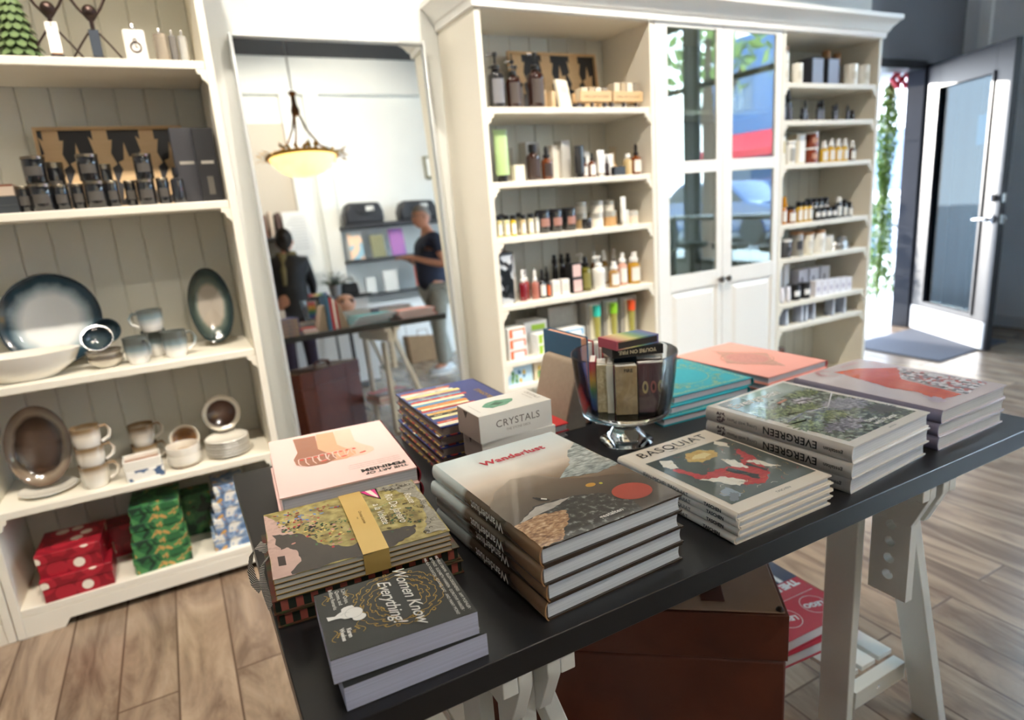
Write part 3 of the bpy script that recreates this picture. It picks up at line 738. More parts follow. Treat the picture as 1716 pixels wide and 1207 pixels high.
# ---- Wanderlust: mountain cover, spine to the left
sky = GRAD('mountain_cover', ['#3a2e26', '#5c4b3c', '#a08b76', '#dcc9b6', '#e6e4dc', '#d9e6e7'], [0.0, .3, .5, .64, .78, 1.0], 1, -.168, .168, .22, .12, 14, coat=.5)
spw = GRAD('mountain_spine', ['#a67c55', '#4c3f33', '#3b322b', '#6d5f50', '#cfdcdc', '#dbe7e8'], [.0, .255, .265, .62, .66, 1.0], 1, -.168, .168, .25, .03, 20, coat=.5)
def art_w(q, w, d, M):
    u = lambda pts: [(p[0] * w, p[1] * d) for p in pts]
    rock = NZ('tan_rock_print', ['#6d4128', '#b98a5e', '#e8cba6'], 130, .3, stretch=(1, 2.2, 1), detail=10, pos=[.3, .5, .72], coat=.5)
    dark = NZ('dark_rock_print', ['#0f1113', '#2d302f', '#a3a9a8'], 110, .3, detail=10, pos=[.42, .56, .74], coat=.5)
    hill = GRAD('hill_print', ['#3a2d24', '#6e5c4a', '#b9a591'], [0, .5, 1], 1, -.1, .06, .3, .2, 12, coat=.5)
    slope = NZ('slope_print', ['#6a7471', '#a9b3b0', '#ccd3d0'], 70, .3, stretch=(1, 3, 1), detail=10, pos=[.35, .55, .7], coat=.5)
    q.poly(rough_outline(u([(.0, .40), (.12, .52), (.3, .60), (.45, .57), (.6, .44), (.8, .36), (1, .3), (1, 0), (.1, 0), (0, .2)]), .0015, 6, 2), 0, hill, M)
    q.poly(rough_outline(u([(.56, .46), (.74, .56), (.86, .70), (1, .78), (1, .42), (.8, .40)]), .002, 6, 5), .0001, slope, M)
    q.poly(rough_outline(u([(.02, .0), (.02, .2), (.16, .27), (.22, .30), (.40, .29), (.50, .27), (.64, .22), (.72, .08), (.7, .0)]), .002, 7, 3), .0002, dark, M)
    q.poly(rough_outline(u([(.0, .0), (.0, .20), (.08, .215), (.2, .22), (.34, .19), (.3, .12), (.2, .06), (.14, .0)]), .002, 7, 4), .0003, rock, M)
    q.poly(rough_outline(u([(.04, .21), (.22, .29), (.46, .275), (.3, .235)]), .001, 6, 8), .00035, NZ('pale_rock_print', ['#8f857b', '#d8d2ca'], 60, .3, coat=.5), M)
    q.poly(ell(.80 * w, .155 * d, .128 * w, .078 * d, 40, rot=-.12), .0004, NZ('red_flare_print', ['#a02a1e', '#c9452f'], 10, .3, coat=.5), M)
    q.poly(ell(.655 * w, .315 * d, .035 * w, .018 * d), .0004, C('#d9a032', .3, coat=.5), M); q.poly(ell(.72 * w, .30 * d, .012 * w, .009 * d), .0004, C('#d6d24a', .3, coat=.5), M)
    q.poly(u([(.27, .36), (.28, .33), (.33, .30), (.34, .31), (.31, .34), (.29, .365)]), .0004, INKB, M); q.poly(ell(.275 * w, .365 * d, .008 * w, .007 * d, 10), .0005, INKB, M)
    q.poly(u([(.30, .335), (.325, .315), (.335, .325), (.31, .345)]), .0005, C('#e9e4d8', .4), M)
    q.text('Wanderlust', .0245, M @ T(.52 * w, .815 * d, .0005), C('#c5203a', .35), bold=.0007, space=1.04)
    q.text('HIKING AND TREKKING CULTURE', .0052, M @ T(.54 * w, .79 * d, .0005), C('#c98f92', .35))
    q.text('gestalten', .011, M @ T(.52 * w, .04 * d, .0006), INKW, bold=.0002)
def sart_w(q, L, t_, sx):
    M = FR((sx, -L / 2, t_), (0, 1, 0), (0, 0, -1))
    q.text('Wanderlust', .020, M @ T(L * .42, t_ * .22, 0), C('#e6e2da', .4), bold=.0004)
    q.text('HIKING AND TREKKING CULTURE', .006, M @ T(L * .60, t_ * .40, 0), C('#b9aea2', .4), 'LEFT')
stack(4, (.4575, .797, TZ), math.radians(2.0), .238, .335, .0265, pos_labels(4, 'large mountain cover books', 'beside the gold banded notebooks'), .004, 5, cov=sky, spmat=spw, boardmat=sky, pg='#dfe4e8', art=art_w, sart=sart_w, group='mountain cover books')

# ---- Basquiat-titled art book (generic painting in the panel)
def art_b(q, w, d, M):
    u = lambda pts: [(p[0] * w, p[1] * d) for p in pts]
    pan = NZ('dark_green_canvas', ['#39423f', '#4b5550', '#5c645c'], 22, .35, detail=6, coat=.5)
    red = NZ('red_brush', ['#8e1f22', '#c03434', '#d9584c'], 60, .35, stretch=(1, 3, 1)); cr = NZ('cream_brush', ['#d9d0bd', '#efe9da', '#b7b3ab'], 50, .35); ye = NZ('yellow_brush', ['#b98b35', '#e3c476'], 60, .35); bl = NZ('black_brush', ['#161818', '#2e3233'], 40, .35)
    q.poly(u([(.07, .09), (.98, .09), (.98, .80), (.07, .80)]), .0001, pan, M)
    # loose abstract shapes, not the printed picture
    q.poly(rough_outline(u([(.36, .66), (.46, .76), (.62, .75), (.70, .68), (.62, .60), (.44, .59)]), .003, 6, 11), .0002, ye, M)
    q.poly(rough_outline(u([(.42, .67), (.5, .71), (.6, .70), (.62, .65), (.5, .63)]), .002, 5, 12), .0003, C('#e8d69a', .4), M)
    q.poly(rough_outline(u([(.14, .70), (.20, .78), (.28, .74), (.22, .62), (.15, .64)]), .002, 5, 13), .0002, cr, M)
    q.poly(rough_outline(u([(.14, .62), (.20, .62), (.26, .46), (.44, .46), (.60, .44), (.76, .48), (.84, .62), (.88, .60), (.82, .38), (.70, .24), (.52, .16), (.40, .20), (.36, .34), (.20, .42)]), .004, 7, 14), .0002, red, M)
    q.poly(rough_outline(u([(.18, .42), (.38, .36), (.44, .24), (.34, .22), (.26, .34)]), .003, 6, 15), .0003, cr, M)
    q.poly(rough_outline(u([(.56, .44), (.60, .56), (.68, .50), (.64, .36)]), .003, 6, 16), .0003, cr, M)
    q.poly(rough_outline(u([(.72, .44), (.80, .42), (.86, .26), (.78, .30)]), .003, 6, 17), .0003, cr, M)
    q.poly(rough_outline(u([(.46, .42), (.52, .44), (.60, .26), (.54, .22)]), .003, 6, 18), .0004, bl, M)
    q.poly(rough_outline(u([(.66, .40), (.70, .42), (.74, .28), (.70, .26)]), .002, 6, 19), .0004, bl, M)
    q.poly(rough_outline(u([(.80, .76), (.86, .80), (.90, .72), (.84, .66)]), .002, 5, 20), .0003, cr, M)
    q.poly(rough_outline(u([(.12, .22), (.24, .26), (.26, .14), (.16, .12)]), .003, 6, 21), .0003, C('#9aa7b3', .4), M)
    q.poly(rough_outline(u([(.10, .12), (.20, .20), (.24, .16), (.14, .10)]), .002, 6, 24), .0004, C('#7c8488', .4), M)
    rnd = random.Random(5)
    for k in range(60):
        a = rnd.uniform(0, 6.28); x = rnd.uniform(.12, .95) * w; y = rnd.uniform(.12, .78) * d
        q.strip([(x, y), (x + .007 * math.cos(a), y + .007 * math.sin(a)), (x + .012 * math.cos(a + .5), y + .012 * math.sin(a + .5))], .0007, .0005, rnd.choice([cr, bl, red, ye]), M)
    q.text('BASQUIAT', .0325, M @ T(.50 * w, .875 * d, .0004), INKB, space=1.12)
    q.text('THE PAINTINGS AND DRAWINGS', .0045, M @ T(.55 * w, .845 * d, .0004), C('#55524d', .5))
    q.text('TASCHEN', .0075, M @ T(.53 * w, .035 * d, .0004), C('#5a5854', .5))
def sart_b(q, L, t_, sx):
    M = FR((sx, L / 2, 0), (0, -1, 0), (0, 0, 1))
    q.text('TASCHEN', t_ * .62, M @ T(L * .90, t_ * .3, 0), INKB, 'RIGHT', bold=.0003)
    q.text('JEAN-MICHEL BASQUIAT', t_ * .78, M @ T(L * .26, t_ * .24, 0), INKB, 'LEFT')
stack(4, (.7855, .762, TZ), math.radians(1.0), .219, .28, .0128, pos_labels(4, 'slim cream art books', 'right of the mountain cover books'), .003, 9, cov=C('#eadfcf', .35, coat=.3), pg='#dcdfe2', art=art_b, sart=sart_b, group='cream art books')

# ---- Evergreen
def art_e(q, w, d, M):
    u = lambda pts: [(p[0] * w, p[1] * d) for p in pts]
    ph = NZ('roof_garden_print', ['#2b332e', '#566054', '#8b9384', '#c4c8bd'], 95, .25, detail=12, pos=[.35, .47, .56, .7], coat=.6)
    q.poly(u([(.07, .06), (.95, .06), (.95, .97), (.07, .97)]), .0001, ph, M)
    q.poly(u([(.12, .80), (.92, .76), (.95, .97), (.07, .97)]), .0002, NZ('sage_print', ['#5f6a6c', '#9daa9c'], 6, .25, detail=2, coat=.6), M)
    q.poly(u([(.08, .74), (.36, .80), (.34, .97), (.07, .97)]), .00025, C('#566069', .25, coat=.6), M)
    g = NZ('fern_print', ['#2c351e', '#69793f', '#b4bd8c'], 190, .3, detail=10, pos=[.38, .52, .68], coat=.6); st = NZ('terrace_print', ['#3e3c45', '#77737e', '#c1bcc6'], 130, .3, detail=10, pos=[.36, .5, .68], coat=.6)
    for i, (x, y, a, b_, m_) in enumerate(((.2, .62, .16, .10, g), (.42, .55, .2, .08, g), (.78, .72, .16, .07, g), (.16, .36, .13, .12, g), (.46, .36, .16, .07, g), (.78, .42, .20, .13, st), (.34, .22, .24, .08, st), (.84, .22, .12, .10, C('#4a463f', .3)), (.62, .64, .10, .05, C('#c7bfc4', .3)))):
        q.poly(rough_outline(ell(x * w, y * d, a * w * .92, b_ * d * .85, 11), .011, 7, 30 + i), .0003 + i * .00002, m_, M)
    q.poly(u([(.42, .72), (.56, .735), (.56, .715), (.44, .70)]), .0006, C('#b06a45', .3), M)
    q.strip(u([(.30, .50), (.62, .46), (.95, .60)]), .0025, .0006, C('#d0cdd2', .3), M); q.strip(u([(.10, .46), (.42, .50), (.70, .34)]), .002, .0006, C('#8187a3', .3), M)
    q.text('Evergreen', .036, M @ T(.10 * w, .83 * d, .0007), INKW, 'LEFT', bold=.0005)
    q.text('Living', .0155, M @ T(.50 * w, .145 * d, .0007), INKW, 'LEFT', bold=.0003); q.text('with Plants', .0155, M @ T(.50 * w, .095 * d, .0007), INKW, 'LEFT', bold=.0003)
    q.text('gestalten', .007, M @ T(.54 * w, .02 * d, .0007), C('#555', .5) if False else C('#555555', .5))
def sart_e(q, L, t_, sx):
    M = FR((sx, -L / 2, t_), (0, 1, 0), (0, 0, -1))
    q.text('gestalten', .010, M @ T(L * .05, t_ * .40, 0), INKB, 'LEFT', bold=.0001); q.text('EVERGREEN', .0200, M @ T(L * .20, t_ * .26, 0), INKB, 'LEFT', bold=.0004, space=1.06)
    q.text('Living with Plants', .0100, M @ T(L * .60, t_ * .38, 0), C('#4b4744', .5), 'LEFT')
    rnd = random.Random(4)
    for k in range(26):
        x = L * (.875 + rnd.uniform(-.03, .03)); y = t_ * rnd.uniform(.1, .9)
        q.poly(ell(x, y, .0028, .0014, 6, rot=rnd.uniform(0, 3)), -.0001 - k * .00001, C('#4a3440', .5), M)
stack(3, (1.0675, .789, TZ), math.radians(4.5), .254, .31, .0287, pos_labels(3, 'thick plant cover books', 'right of the cream art books'), .004, 12, cov=C('#ddd6cd', .3, coat=.4), pg='#dfe1e4', art=art_e, sart=sart_e, group='plant books')

# ---- book with the orange shape
def art_m(q, w, d, M):
    u = lambda pts: [(p[0] * w, p[1] * d) for p in pts]
    orr = NZ('orange_ink', ['#c8401f', '#e8683c'], 60, .25, coat=.6)
    col = NZ('collage_print', ['#3d3a40', '#8c8690', '#d8d3d6', '#b8483f', '#e3dfe2', '#5c5560'], 120, .3, detail=8, kind='cells', interp='CONSTANT', coat=.5)
    q.poly(rough_outline(u([(.40, .90), (.67, .84), (.93, .66), (.72, .56), (.60, .50), (.50, .08), (.24, .11), (.32, .28), (.28, .44), (.34, .64)]), .002, 6, 41), .0001, orr, M)
    q.poly(rough_outline(u([(.93, .68), (.97, .10), (.52, .06), (.60, .34), (.64, .52), (.8, .58)]), .003, 7, 42), .0002, col, M)
    q.poly(rough_outline(u([(.16, .1), (.26, .06), (.3, .16), (.2, .2)]), .004, 6, 43), .0002, C('#b9aab8', .3, coat=.5), M)
    for k in range(7):
        a = k * .5; q.strip(arc(.34 * w, .92 * d, .012 + .003 * k, a, a + 1.6, 6), .0012, .0003, C('#b3423a', .3), M)
    q.text('HIS WORKS', .012, M @ T(.72 * w, .925 * d, .0003), C('#a9606a', .4))
stack(3, (1.3615, .8065, TZ), math.radians(1.8), .245, .322, .0270, pos_labels(3, 'pale books with an orange shape', 'at the table\'s right end'), .003, 3, cov=C('#d8cbcd', .22, coat=.6), spmat=C('#8c8498', .35, coat=.3), pg='#d5d6d4', art=art_m, group='orange cover books')


# ---- gold banded notebook bundle on two striped boxes
def striped_box(x, y, z, rz, label):
    t = thing('striped_box', label, 'box', (x, y, z), rz, 'black and red striped boxes')
    w, d, hh = .262, .205, .0205
    q = MB(); q.box((-w / 2 + .003, -d / 2 + .003, .0022), (w / 2 - .003, d / 2 - .003, hh - .0022), C('#1f2a22', .5))
    for k in range(13):
        x_ = -w / 2 + .010 + k * .0195
        for y_ in (-d / 2 + .0027, d / 2 - .003): q.box((x_, y_, .0023), (x_ + .0095, y_ + .0003, hh - .0023), C('#a8584c', .5))
    for k in range(10):
        y_ = -d / 2 + .010 + k * .0195
        for x_ in (-w / 2 + .0027, w / 2 - .003): q.box((x_, y_, .0023), (x_ + .0003, y_ + .0095, hh - .0023), C('#a8584c', .5))
    q.build('box_body', t, smooth=0)
    cv = NZ('garden_print_cover', ['#22140f', '#6e2a24', '#2c4a2a', '#c78a7a'], 45, .35, detail=6, coat=.3)
    MB().box((-w / 2, -d / 2, 0), (w / 2, d / 2, .002), cv).box((-w / 2, -d / 2, hh - .002), (w / 2, d / 2, hh), cv).build('lid', t, bevel=.0004)
striped_box(.181, .905, TZ, math.radians(-4.5), 'lower black and red striped box under the gold banded notebooks')
striped_box(.177, .907, TZ + .0207, math.radians(-3.5), 'upper black and red striped box under the gold banded notebooks')
def notebooks():
    w, d = .243, .208; z0 = TZ + .0414
    t = thing('notebook_bundle', 'bundle of patterned notebooks in a gold paper band, front left of the table', 'notebooks', (.175, .907, z0), math.radians(-4.2))
    cv = NZ('olive_map_print', ['#7a6b34', '#a89a55', '#c2b676'], 60, .35, detail=10, pos=[.34, .52, .72], coat=.3)
    for k in range(4):
        q = MB(); zz = k * .0078
        q.box((-w / 2 + .001, -d / 2 + .001, zz + .0008), (w / 2 - .001, d / 2 - .001, zz + .0066), pages_mat('#cfcabf'))
        q.build('pages', t)
        q = MB(); q.box((-w / 2, -d / 2, zz), (w / 2, d / 2, zz + .0007), C('#c7a25a', .35, .5)); q.box((-w / 2, -d / 2, zz + .0068), (w / 2, d / 2, zz + .0076), cv if k == 3 else C('#2b2420', .4))
        if k == 3:
            M = Matrix.Translation((-w / 2, -d / 2, zz + .00785)); u = lambda pts: [(p[0] * w, p[1] * d) for p in pts]
            pk = NZ('pink_engraving', ['#a98378', '#c9a79a', '#6d4f46'], 70, .4, detail=7); dk = NZ('dark_lawn_print', ['#2a2320', '#3b322c', '#4a3f36'], 30, .4, detail=7); wv = NZ('grey_scroll_print', ['#c9c4b4', '#8d897a', '#e0dccd'], 40, .4, detail=5, dist=2)
            q.poly(rough_outline(u([(0, .98), (.0, 0), (.22, 0), (.20, .45), (.10, .75)]), .002, 8, 61), .0, pk, M)
            q.poly(rough_outline(u([(.03, .62), (.10, .0), (.66, .0), (.82, .12), (.84, .22), (.62, .24), (.45, .16), (.3, .28), (.20, .52)]), .003, 8, 62), .0001, dk, M)
            q.poly(rough_outline(u([(.01, .34), (.10, .38), (.15, .30), (.16, .14), (.08, .02), (.01, .02)]), .001, 6, 63), .0002, NZ('pink_house_print', ['#b9958a', '#d2b0a2'], 50, .4), M)
            q.poly(u([(.04, .28), (.08, .27), (.08, .14), (.04, .15)]), .0003, C('#3c2f2b', .5), M)
            q.poly(rough_outline(u([(.66, .99), (.99, .99), (.99, .02), (.86, .04), (.93, .3), (.95, .62), (.86, .86)]), .003, 9, 64), .0002, wv, M)
            rnd = random.Random(12)
            for j in range(46):    # scrollwork
                a = rnd.uniform(0, 6); x, y = rnd.choice([(rnd.uniform(.87, .98), rnd.uniform(.05, .95)), (rnd.uniform(.68, .98), rnd.uniform(.88, .97))])
                q.strip(arc(x * w, y * d, rnd.uniform(.002, .005), a, a + 4.5, 7), .0009, .0005, C('#35312a', .5), M)
            jc = ['#8f1f24', '#22201e', '#b3262c', '#3a6b3c', '#d9c06a', '#5f7fb5', '#c98a7e', '#2d5a34', '#161412', '#a98a3c']
            for j in range(330):   # beads, leaves and flowers
                u_ = rnd.betavariate(2, 2.2) * .48 + .04 if j < 210 else rnd.uniform(.66, .88)
                v_ = (.55 + .35 * math.sin(u_ * 7 + 1.2) * .5 + rnd.gauss(0, .10)) if j < 210 else rnd.gauss(.42, .10)
                if j % 5 == 0 and j < 210: v_ = .84 + rnd.gauss(0, .05)
                if not (.04 < v_ < .96): continue
                q.poly(ell(u_ * w, v_ * d, rnd.uniform(.0015, .0042), rnd.uniform(.001, .0024), 7, rot=rnd.uniform(0, 3)), .0003 + j * .000001, C(jc[j % 10] if j < 210 else ['#6b5a26', '#3d3318', '#2d5a34', '#8a7a3c'][j % 4], .4), M)
            for j in range(40):
                x = .30 + j * .0145; y = .62 - .06 * math.sin(j * .12); q.poly(ell(x * w, y * d, .0012, .0009, 6), .0008, C('#1f8a4a', .4), M)
            q.poly(u([(.62, .995), (.74, .985), (.735, .76), (.66, .90)]), .0006, C('#161412', .4), M); q.poly(u([(.63, .985), (.73, .975), (.728, .79), (.665, .90)]), .0007, C('#e02f86', .4), M); q.poly(u([(.66, .98), (.70, .975), (.725, .84), (.72, .80), (.69, .88)]), .0008, C('#eaddd0', .4), M)
            wh = C('#e9e4d6', .4)
            for s_, x, y, sz in (('Route', .885, .66, .0165), ('Rio De Janeiro', .765, .56, .0185), ('a la Volette', .665, .52, .0165)): q.text(s_, sz, M @ T(x * w, y * d, .0009, rz=-PI / 2), wh, shear=.25)
        q.build('cover', t, smooth=0)
    q = MB(); gb = NZ('gold_paper', ['#d3a953', '#e6c67c'], 6, .35, metal=.3); M = Matrix(); x0, x1 = .482 * w - w / 2, .630 * w - w / 2; H_ = 4 * .0078
    q.box((x0, -d / 2 - .0006, -.0002), (x1, d / 2 + .0006, -.0), gb).box((x0, -d / 2 - .0008, 0), (x1, -d / 2 - .0001, H_ + .0008), gb).box((x0, d / 2 + .0001, 0), (x1, d / 2 + .0008, H_ + .0008), gb)
    vs = []; n_ = 12
    for i in range(n_ + 1):
        y = -d / 2 - .0008 + (d + .0016) * i / n_; zz = H_ + .0009 + .0035 * math.sin(PI * i / n_); vs += [(x0 + .006 * i / n_ * 0, y, zz), (x1, y, zz)]
    q.add(vs, [(2 * i, 2 * i + 1, 2 * i + 3, 2 * i + 2) for i in range(n_)], gb)
    q.text('Christian Lacroix', .0065, Matrix.Translation(((x0 + x1) / 2, 0, H_ + .0050)) @ T(rz=-PI / 2), C('#6a4f1c', .5), shear=.2); q.text('PARIS', .003, Matrix.Translation(((x0 + x1) / 2 - .006, 0, H_ + .0050)) @ T(rz=-PI / 2), C('#6a4f1c', .5))
    q.build('gold_band', t, smooth=50)
    rb = NZ('chevron_ribbon', ['#17171a', '#17171a', '#d9d6cc'], 220, .6, kind='Y', detail=0, interp='CONSTANT', pos=[0, .4, .72])
    def rib(pts, nm='ribbon', wd=.012):
        vs = []
        for p in pts: vs += [(p[0] - wd * .45, p[1] - wd / 3, p[2] - .003), (p[0] + wd * .25, p[1] + wd / 3, p[2] + .003)]
        MB().add(vs, [(2 * i, 2 * i + 1, 2 * i + 3, 2 * i + 2) for i in range(len(pts) - 1)], rb).build(nm, t, smooth=60)
    rib([(-w / 2 + .0, .012, .016), (-w / 2 - .012, .016, .026), (-w / 2 - .022, .014, .018), (-w / 2 - .028, .008, -.002), (-w / 2 - .026, .002, -.022), (-w / 2 - .018, -.004, -.034)])
    rib([(-w / 2 + .0, -.004, .014), (-w / 2 - .010, -.008, .008), (-w / 2 - .014, -.020, -.006), (-w / 2 - .012, -.034, -.022), (-w / 2 - .008, -.050, -.038)])
notebooks()

# ---- pink book with three fists
def art_f(q, w, d, M):
    u = lambda pts: [(p[0] * w, p[1] * d) for p in pts]
    def fist(ax, ay, wx, dx, dy, skin, line, k):
        # forearm from the back edge, fist bending to the right
        P = lambda a, b_: (ax + a, ay + b_)
        q.poly(u([P(0, 0), P(wx, -.01), P(wx - .02, -.29), P(wx + .02, -.37), P(wx + .09, -.47), P(wx + .085, -.53), P(wx, -.575), P(wx - .14, -.56), P(wx - .22, -.50), P(wx - .23, -.40), P(wx - .20, -.32), P(wx - .185, -.28)]), .0001 + k * .0001, skin, M)
        for j in range(3):
            x = ax + wx - .17 + j * .055; y = ay - .43 + .0 * j
            q.poly(ell(x * w, y * d, .015 * w, .013 * d, 14, rot=.6), .0004 + k * .0001, C('#d6422f', .35), M)
            q.strip(u([(x - .025, y + .01), (x - .03, y - .06), (x - .012, y - .115)]), .0018, .0004 + k * .0001, line, M)
            q.strip([(a, b_) for a, b_ in arc(x * w, y * d, .0065, .3, 2.9, 8)], .0016, .00045 + k * .0001, line, M)
        x = ax + wx - .01; y = ay - .47
        q.strip(u([(x - .04, y + .03), (x - .03, y - .05), (x + .03, y - .035), (x + .055, y + .035)]), .0018, .0004 + k * .0001, line, M)
        q.poly(ell((x + .0) * w, (y - .055) * d, .03 * w, .010 * d, 12, rot=.3), .0004 + k * .0001, C('#d6422f', .35), M)
    pk = C('#ecc9c2', .4)
    fist(.56, .955, .14, 0, 0, C('#e9bda6', .4), C('#e8b7a3', .4), 0)
    fist(.40, .955, .15, 0, 0, C('#d9a27c', .4), pk, 1)
    fist(.20, .945, .19, 0, 0, C('#9c654c', .4), pk, 2)
    # lettering faces the other way
    R_ = FR((0, 0, 0), (-1, 0, 0), (0, -1, 0))
    q.text('THE ART OF', .0135, M @ T(.945 * w, .085 * d, .0003, rz=PI), INKB, 'LEFT', bold=.0004)
    q.text('FEMINISM', .0185, M @ T(.945 * w, .145 * d, .0003, rz=PI), INKB, 'LEFT', bold=.0009, space=1.02)
    for k in range(3): q.text('IMAGES THAT SHAPED THE FIGHT FOR EQUALITY', .0042, M @ T(.93 * w, (.19 + .03 * k) * d, .0003, rz=PI), C('#8a6a66', .5), 'LEFT')
stack(3, (.219, 1.179, TZ), math.radians(-4.5), .233, .302, .0283, pos_labels(3, 'pink books', 'at the back left corner of the table'), .005, 21, cov=C('#ecc8c1', .5), spmat=C('#8c2530', .4), spine='R', pg='#cfd0d6', art=art_f, group='pink books with fists')

# ---- black paperback, gold curls
def art_k(q, w, d, M):
    gold = C('#c9a24a', .35, .6); wh = C('#efece6', .4)
    D = lambda u_, v_: (u_ * w, v_ * d)
    rnd = random.Random(8); cx, cy = .56 * w, .56 * d
    for ring in range(5):
        n_ = 6 + ring * 4; R_ = .018 + ring * .0088
        for k in range(n_):
            a = 2 * PI * (k + rnd.random() * .5) / n_
            x = cx + R_ * 1.0 * math.cos(a); y = cy + R_ * 1.04 * math.sin(a)
            if ring == 0 or (abs(y - cy) < .040 and abs(x - cx) < .016): continue
            s = rnd.choice((-1, 1)); b0 = a + PI / 2 * s
            pts = [(x + .0085 * (i / 8 - .5) * 2 * math.cos(b0) + .0022 * math.sin(i / 8 * PI * 1.6) * math.cos(a), y + .0085 * (i / 8 - .5) * 2 * math.sin(b0) + .0022 * math.sin(i / 8 * PI * 1.6) * math.sin(a)) for i in range(9)]
            e = pts[-1]; pts += arc(e[0] + .0022 * math.cos(a), e[1] + .0022 * math.sin(a), .0022, a + PI, a + PI + s * 4.6, 8)
            q.strip(pts, .00075, .0002 + .00001 * ring, gold, M)
    A = T(rz=-PI / 2)     # reads towards the front, top of the letters to the right
    q.text('Women Know', .0225, M @ T(.60 * w, .57 * d, .0005) @ A, wh, shear=.42, bold=.0001, space=.94)
    q.text('Everything!', .0225, M @ T(.455 * w, .545 * d, .0005) @ A, wh, shear=.42, bold=.0001, space=.94)
    for k, s in enumerate(('MICHELLE OBAMA · ELLEN DEGENERES · AMY POEHLER ·', 'BEYONCE · ELIZABETH WARREN · DOROTHY PARKER ·', 'MALALA YOUSAFZAI · ROXANE GAY · AND MANY MORE!')):
        q.text(s, .0054, M @ T((.955 - .045 * k) * w, .55 * d, .0005) @ A, wh)
    for k, s in enumerate(('3,241 Quips,', 'Quotes, and', 'Brilliant Remarks')): q.text(s, .0068, M @ T((.195 - .045 * k) * w, .83 * d, .0005) @ A, wh)
    q.text('by', .006, M @ T(.185 * w, .27 * d, .0005) @ A, gold); q.text('Karen', .0072, M @ T(.15 * w, .27 * d, .0005) @ A, wh, bold=.0003); q.text('Weekes', .0072, M @ T(.105 * w, .27 * d, .0005) @ A, wh, bold=.0003)
    # head in profile, facing up the picture side
    hd = [D(.045, .585), D(.10, .56), D(.125, .585), D(.15, .60), D(.155, .64), D(.175, .655), D(.20, .66), D(.235, .655), D(.25, .60), D(.24, .55), D(.215, .50), D(.19, .47), D(.16, .48), D(.135, .51), D(.10, .52), D(.05, .52)]
    q.poly(hd, .0003, wh, M); q.poly(ell(*D(.23, .535), .0105, .0105), .00035, wh, M); q.poly(ell(*D(.255, .45), .008, .007), .0004, wh, M)
    q.strip(arc(*D(.23, .535), .0105, 0, 2 * PI, 20), .0004, .0005, C('#9a9a98', .5), M); q.strip([D(.14, .55), D(.17, .57), D(.20, .56)], .0004, .0005, C('#9a9a98', .5), M)
    for (x, y, s) in ((.065, .85, 1), (.245, .84, -1), (.245, .31, -1), (.065, .28, 1)):
        c = D(x, y)
        q.strip([(c[0] + .004 * s * math.sin((i - 6) * .5), c[1] + (i - 6) * .0018) for i in range(13)], .0007, .0004, gold, M)
        for k in range(3): q.poly(ell(c[0] + .003 * s + .0014 * k * s, c[1] + (k - 1) * .0028, .0016, .001, 8), .0004, gold, M)
BLK = C('#232624', .38)
for i, (x, y, r, lb) in enumerate(((.1715, .683, -1.5, 'lower black paperback with gold curls at the front left corner of the table'), (.1665, .689, -4.0, 'upper black paperback with gold curls and white script, front left of the table'))):
    book((x, y, TZ + i * .031), math.radians(r), .170, .136, .031, BLK, '#c9cbe0', lb, spine='B', art=art_k, hard=False, group='black paperbacks')

# ---- red book by the white deck boxes
book((.688, 1.262, TZ), math.radians(-2), .09, .19, .013, '#d9d2c8', '#d8cfc6', 'thin pale book lying beneath the red book behind the deck boxes', group='small books behind the deck boxes')
book((.686, 1.258, TZ + .013), math.radians(1), .092, .19, .019, '#c6272c', '#efeeea', 'red cover book on top of a pale one beside the cardboard bookend', group='small books behind the deck boxes')

# ---- navy book with drawn spines
def art_n(q, w, d, M):
    cols = ['#e9e3cf', '#c9583f', '#3c4f86', '#efe2a6', '#2d2c2b', '#dcb35a', '#7a8fb8', '#b93a35', '#eedfb0', '#e08a3c', '#4d8fb5', '#f0e6c2', '#bf3c3a', '#5fa3c4', '#7c5a78', '#e6cf7c', '#d2d6cf']
    rnd = random.Random(2); y = .02; i = 0
    while y < .96:
        hgt = rnd.uniform(.035, .06); x1 = rnd.uniform(.56, .70); x0 = rnd.uniform(.0, .03)
        q.poly([(x0 * w, y * d), (x1 * w, y * d), (x1 * w, min(.98, y + hgt - .004) * d), (x0 * w, min(.98, y + hgt - .004) * d)], .0001, C(cols[i % len(cols)], .45), M)
        for k in range(5):
            a = rnd.uniform(.05, .5); q.strip([(a * w, (y + hgt * .45) * d), ((a + rnd.uniform(.03, .12)) * w, (y + hgt * .45) * d)], .0022, .0002, C(rnd.choice(cols), .45), M)
        q.strip([(x0 * w, (y - .002) * d), (x1 * w, (y - .002) * d)], .0008, .0003, C('#2c3358', .5), M)
        y += hgt; i += 1
    q.text('BIBLIOPHILE', .0175, M @ T(.86 * w, .52 * d, .0003, rz=PI / 2), C('#b08a45', .35, .6), space=1.0, bold=.0003)
rnd = random.Random(17)
for i, lb in enumerate(pos_labels(5, 'navy books with painted spines', 'behind the white deck boxes')):
    book((.513 + rnd.uniform(-.004, .004), 1.268 + rnd.uniform(-.003, .003), TZ + i * .0216), math.radians(-1.5 + rnd.uniform(-1, 1)), .20, .293, .0216, NZ('navy_printed_board', ['#2a3470', '#333f7d'], 8, .45), '#8d7f78', lb, spine='R', art=art_n, group='navy books', boardmat=NZ('dotted_back_board', ['#b89a58', '#243062', '#a83c36', '#d9c99a'], 120, .5, kind='cells', interp='CONSTANT'))

